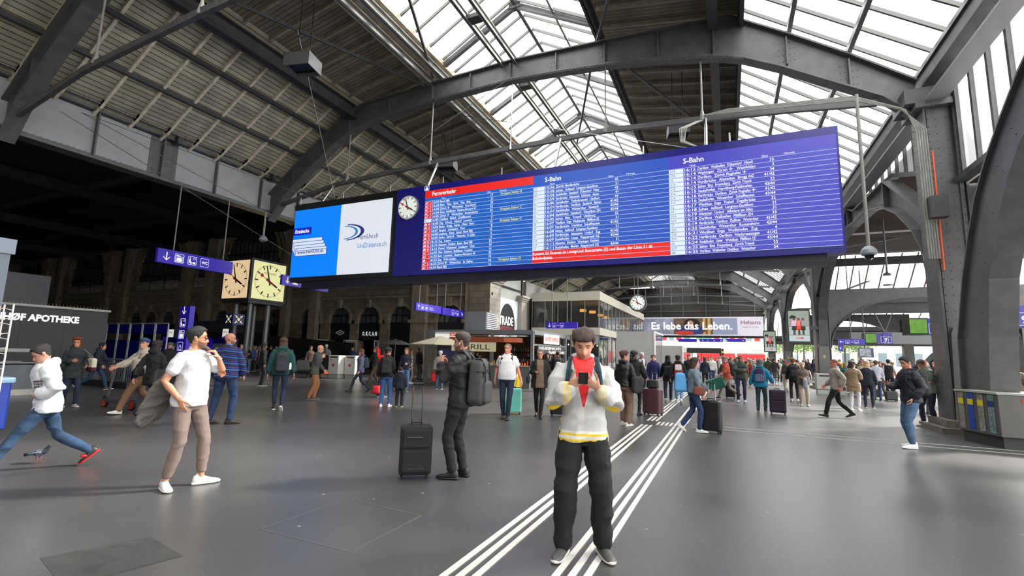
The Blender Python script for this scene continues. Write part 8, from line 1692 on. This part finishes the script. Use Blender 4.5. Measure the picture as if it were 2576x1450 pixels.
p = person(2024, 1022, 1.56, 8, 'white-haired person in beige quilted jacket gazing up at the board', top=(.36,.31,.27), legs=(.64,.58,.52), hairc=(.80,.79,.78), tone=(.76,.54,.46), woman=True, fat=1.18, lh=(-.06,.24,1.10), rh=(.06,.24,1.10), head=(0,-28,0), tease=.035, hem=.84, lease=1.1, shoe=(.55,.52,.48), vox=.012, thick=.022)
tote(p, (.55,.57,.62), 'pale grey plastic bag held by the white-haired person in beige', (-.02,.30,.72), .30, .34, .12, strap=0)
p = person(2000, 1010, 1.72, 185, 'person in black with a white scarf behind the white-haired person', top=BLK, legs=(.04,.04,.045), hairc=(.45,.30,.15), hair='bun', tone=(.74,.54,.46), woman=True, vox=.014, tease=.035, shoe=(.75,.75,.74)); backpack(p, (.06,.06,.07), 'black backpack on the person with the white scarf', w=.3)
p = person(1978, 985, 1.66, 175, 'person with long hair in white trousers and black backpack near the third pillar', top=(.75,.73,.70), legs=(.72,.69,.66), hairc=(.42,.25,.14), hair='long', tone=(.74,.54,.46), woman=True, vox=.015, lease=1.3, pose='walk'); backpack(p, (.04,.04,.05), 'black backpack on the person in white trousers', w=.32)
p = person(2108, 1052, 1.72, -82, 'person in pale beige jacket and black trousers striding left', top=(.56,.53,.49), legs=(.035,.035,.04), hairc=(.50,.28,.18), tone=(.80,.50,.42), pose='walk', lpitch=8, rpitch=-20, rh=(.24,.22,.92), lh=(-.24,-.10,.9), tease=.035, hem=.84, shoe=(.04,.04,.045), sole=(.08,.07,.06), vox=.011, glasses='r', lease=1.1, thick=.004, collar=1)
p = person(2152, 1034, 1.66, 165, 'dark-haired person in knee-length beige coat and white trousers', top=(.50,.42,.33), legs=(.80,.79,.80), hairc=(.09,.05,.04), hair='bob', tone=(.74,.54,.46), woman=True, hem=.68, tease=.04, lease=.92, rh=(.14,.24,1.18), shoe=(.78,.76,.74), vox=.012, legcut=.14, head=(-40,0,0))
person(2188, 1028, 1.68, 180, 'blonde person in navy top and navy trousers beside the beige coat', top=(.06,.08,.15), legs=(.07,.09,.17), hairc=(.66,.55,.40), hair='bob', tone=(.76,.56,.48), woman=True, tease=.03, hem=.82, vox=.012, fat=1.08, shoe=(.1,.08,.1), lh=(-.1,.22,1.15))
person(2210, 1010, 1.72, 200, 'person in pale shirt with dark bag behind the blonde person', top=(.62,.62,.66), legs=(.15,.2,.3), hairc=(.30,.20,.14), tone=(.72,.52,.44), vox=.014); suitcase(2206, 1003, .36, .22, .36, (.06,.07,.08), 'small dark wheeled case behind the blonde person', hl=.3)
person(2242, 1000, 1.80, 175, 'person in black waistcoat and white sleeves standing with two small cases', top=(.74,.74,.75), legs=BLK, hairc=(.10,.08,.07), tone=(.66,.46,.38), trim=[mat('waistcoat_black', (.05,.05,.055), .8)], topfn=lambda c, h: 1 if abs(c[0]) < .165 and c[2] < 1.46 else 0, sleeve=.3, vox=.013); suitcase(2243, 1010, .42, .24, .36, (.07,.08,.09), 'dark wheeled case in front of the waistcoat wearer', hl=0)
p = person(2302, 1128, 1.77, -62, 'person in navy bomber jacket and light jeans reading a phone at right', top=cloth('navy_bomber', (.055,.07,.13), .6, .15, 40), legs=mat('washed_denim', (.28,.38,.50), .9, 0, .25, 5, .3, 200), hairc=(.07,.05,.045), tone=(.74,.52,.43), la=(-.12,.10,.085), ra=(.10,-.02,.085), lh=(-.17,.06,.94), rh=(.05,.34,1.16), rp=(.5,-.6,-1), lhd=((.2,.3,-1),(0,0,1),(0,1,0)), rhd=((-.1,.8,.5),(0,-.6,.8),(-1,0,0)), rcurl=.7, head=(6,18,0), tease=.038, hem=.86, lease=1.12, shoe=(.84,.84,.84), sole=(.86,.86,.86), vox=.0095, nm='jacket', beard='light', legcut=.12, wr=.009)
phone(p, (.02,.42,1.24), 'dark phone in the raised hand of the person in the navy bomber jacket', (.25,.25,.27)); backpack(p, (.05,.055,.06), 'black backpack on the navy bomber jacket', w=.30, h=.46)
p = person(2368, 1074, 1.76, -50, 'person in grey-green polo shirt and navy jeans bent over a phone by the pillar', top=(.36,.42,.36), legs=(.07,.09,.16), hairc=(.30,.19,.13), tone=(.76,.54,.46), sleeve=.3, la=(-.15,0,.085), ra=(.17,.05,.085), lh=(-.07,.32,1.16), rh=(.08,.32,1.16), head=(0,32,0), lean=6, fat=1.12, tease=.026, shoe=(.62,.60,.57), sole=(.7,.68,.65), vox=.012, collar=1, loc=tuple(G(2345,1076)))
phone(p, (0,.42,1.20), 'phone in both hands of the person in the polo shirt')
person(2335, 1040, 1.68, 30, 'person in teal top and grey trousers behind the navy bomber jacket', top=(.10,.48,.50), legs=(.32,.32,.33), hairc=(.30,.18,.12), tone=(.74,.53,.45), vox=.014, loc=tuple(G(2326,1045)))
person(2370, 1010, 1.74, -30, 'bald person in dark red jacket half hidden by the big pillar', top=(.35,.10,.12), legs=(.2,.2,.22), hairc=(.3,.2,.2), hair='bald', tone=(.76,.54,.45), vox=.016, loc=tuple(G(2360,1015)))
p = person(2535, 1035, 1.74, 165, 'person in grey hoodie with black backpack behind the recycling station', top=(.60,.60,.61), legs=(.08,.13,.24), hairc=(.16,.14,.13), tone=(.70,.50,.42), hood=True, tease=.04, vox=.013); backpack(p, (.03,.06,.07), 'black backpack on the grey hoodie at the right edge', w=.3)
p = person(2563, 1030, 1.70, 170, 'auburn-haired person in taupe coat at the right edge', top=(.34,.32,.30), legs=BLK, hairc=(.38,.22,.13), hair='bob', tone=(.72,.52,.44), woman=True, tease=.04, hem=.78, vox=.013, loc=tuple(G(2566,1045)))
person(2510, 1030, 1.66, -40, 'person in maroon jacket between the pillar and the grey hoodie', top=(.30,.07,.10), legs=BLK, hairc=(.5,.42,.36), hair='bob', tone=(.74,.54,.46), woman=True, vox=.015)
# pigeon
e_g = G(95, 1166); mb = MB(); chain(mb, [(V((-.13,0,.115)),.012,.008),(V((-.07,0,.13)),.035,.025),(V((0,0,.13)),.052,.048),(V((.07,0,.155)),.038,.042),(V((.10,0,.195)),.022),(V((.115,0,.225)),.020),(V((.125,0,.232)),.016)], 14)
chain(mb, [(V((-.05,0,.13)),.03,.015),(V((-.13,0,.115)),.022,.008),(V((-.19,0,.10)),.022,.006)], 10)
for sy in (-1, 1): chain(mb, [(V((0,sy*.025,.09)),.012),(V((.005,sy*.025,.03)),.004),(V((.0,sy*.025,.008)),.004),(V((.03,sy*.03,.006)),.004)], 8)
me = remesh(mb, 'pigeon', [mat('pigeon_grey', (.38,.40,.46), .7, 0, .15, 40), mat('pigeon_dark_neck', (.16,.19,.22), .5), mat('pigeon_bar', (.10,.10,.12), .7), mat('pigeon_pink_leg', (.60,.25,.25), .6)], .004, 2, lambda c: 3 if c.z < .075 else (1 if c.x > .07 else (2 if (c.x < -.13 or (abs(c.y) > .02 and (int((c.x+.2)*55) % 3 == 0) and -.08 < c.x < .02)) else 0)))
o = link('pigeon', me, None, 'grey pigeon on the floor behind the striding boy', 'pigeon'); o.location = e_g; o.rotation_euler = (0,0,YAW+.05)
q = MB().tube((.137,0,.230), (.158,0,.222), .006, .001, 8); q.build('beak', IROND, o)
for sy in (-1, 1):
    MB().ell((.122,sy*.016,.234), .004, .003, .004, 8, 6).build('eye', mat('pigeon_eye', (.75,.30,.08), .3), o); w_ = MB(); chain(w_, [(V((.05,sy*.045,.15)),.012,.02),(V((-.02,sy*.052,.14)),.010,.034),(V((-.10,sy*.03,.125)),.006,.022),(V((-.15,sy*.012,.115)),.004,.008)], 10); w_.build('wing', mat('pigeon_wing', (.45,.47,.52), .7, 0, .3, 30), o, True)
# ================================================================ the distant crowd: a few figures, copied with their parts and dressed anew
COLS = [('black',(.04,.04,.045)),('dark navy',(.06,.08,.16)),('grey',(.30,.30,.31)),('dark red',(.42,.07,.08)),('olive',(.22,.24,.15)),('pale beige',(.60,.55,.47)),('white',(.75,.75,.74)),('bright blue',(.12,.30,.60)),('brown',(.26,.17,.12)),('orange',(.80,.32,.12)),('teal',(.07,.35,.38)),('pink',(.72,.40,.45)),('charcoal',(.12,.12,.13)),('mustard',(.70,.50,.12))]
HC = [('black hair',(.03,.03,.03)),('brown hair',(.16,.10,.07)),('fair hair',(.50,.36,.22)),('grey hair',(.45,.44,.43)),('red hair',(.40,.18,.09))]
LG = [('jeans',(.12,.20,.33)),('black trousers',(.05,.05,.055)),('grey trousers',(.28,.28,.29)),('beige trousers',(.50,.44,.36))]
PR = []
for k, kw in enumerate((dict(a=0, woman=False, hair='short'),dict(a=180, woman=True, hair='long', hem=.78),dict(a=90, woman=False, hair='short', pose='walk'),dict(a=-90, woman=True, hair='bob', pose='walk2', hem=.8),dict(a=170, woman=False, hair='short', hood=True, tease=.035),dict(a=20, woman=True, hair='bun', fat=1.1))):
    a = kw.pop('a'); x0 = (1735,1775,1842,1890,1935,1962)[k]; y0 = (985,975,970,972,965,962)[k]; PR.append((person(x0, y0, (1.78,1.68,1.80,1.66,1.80,1.64)[k], a, 'x', vox=.02, top=COLS[k][1], legs=LG[k % 4][1], hairc=HC[k % 5][1], wr=.008, **kw)['o'], k, (x0, y0)))
used = {}
def dress(o, ci, hi, li, where, gi):
    key = (ci, hi, li, where); lab = '%s-haired person in %s and %s, %s' % (HC[hi][0].split()[0], COLS[ci][0], LG[li][0], where)
    if lab in used.values(): return False
    used[o.name] = lab; o['label'] = lab; o['group'] = gi; o['category'] = 'person'
    for c in o.children:
        n = c.name.split('.')[0]; m = None
        if n == 'top': m = cloth('crowd_top_%d' % ci, COLS[ci][1])
        elif n == 'trousers': m = cloth('crowd_legs_%d' % li, LG[li][1])
        elif n.startswith('hair'): m = mat('crowd_hair_%d' % hi, HC[hi][1], .6, 0, .2, 60)
        if m: c.material_slots[0].link = 'OBJECT'; c.material_slots[0].material = m
    return True
rnd = random.Random(11)
ZONES = [('crowd between stripes and second pillar',1725,1975,925,968,60),('crowd between second and third pillars',1990,2062,930,962,14),('platform crowd right of second pillar',2105,2360,948,998,26),('crowd beside the stair enclosures',1645,1725,925,950,10),('crowd before the dark facade',570,870,915,932,12),('beyond the recycling station',2500,2576,965,1000,6)]
taken = []
first = True
for zi, (where, xa, xb, ya, yb, n) in enumerate(ZONES):
    cnt = 0; tries = 0
    while cnt < n and tries < n*14:
        tries += 1; px = rnd.uniform(xa, xb); t = rnd.random(); py = lerp(ya, yb, t)
        g = G(px, py)
        if g.y > 79 or g.length > 95 or (4.2 < g.x < 6.4 and any(abs(g.y-q) < 1.4 for q in PY)) or (g.x < -14 and g.y > 25.7) or (g.x > 8.0 and g.y > 33) or (g.x < -2.9 and 32.3 < g.y < 46) or g.y > 91 or (-15 < g.x < -5.5 and g.y > 20 and zi != 4) or (4.0 < g.x < 5.6 and abs(g.y-28.6) < 1.2): continue
        if any((g-q).length < .62 for q in taken): continue
        if any((g.xy-o_.location.xy).length < .6 for o_ in [x['o'] for x in PEOPLE.values()]): continue
        taken.append(g); src, k, _ = rnd.choice(PR); o = copy_tree(src); o.location = g; o.scale = (rnd.uniform(.94,1.04),)*3; 
        face = atan2(-g.y, -g.x)-pi/2; o.rotation_euler = (0,0,face+rnd.choice((0, pi, pi/2, -pi/2, .6, -.8, 2.6))+rnd.uniform(-.3,.3))
        for _ in range(60):
            if dress(o, rnd.choice([0,0,0,1,1,2,2,12,12,3,4,5,6,7,8,9,10,11,13]), rnd.randrange(5), rnd.randrange(4), where, 'people '+where): break
        cnt += 1
for k, (o, i, _) in enumerate(PR): dress(o, i, i % 5, i % 4, 'where the stripes meet the crowd' if k < 3 else 'just behind the turquoise jacket', 'people at the near edge of the crowd')
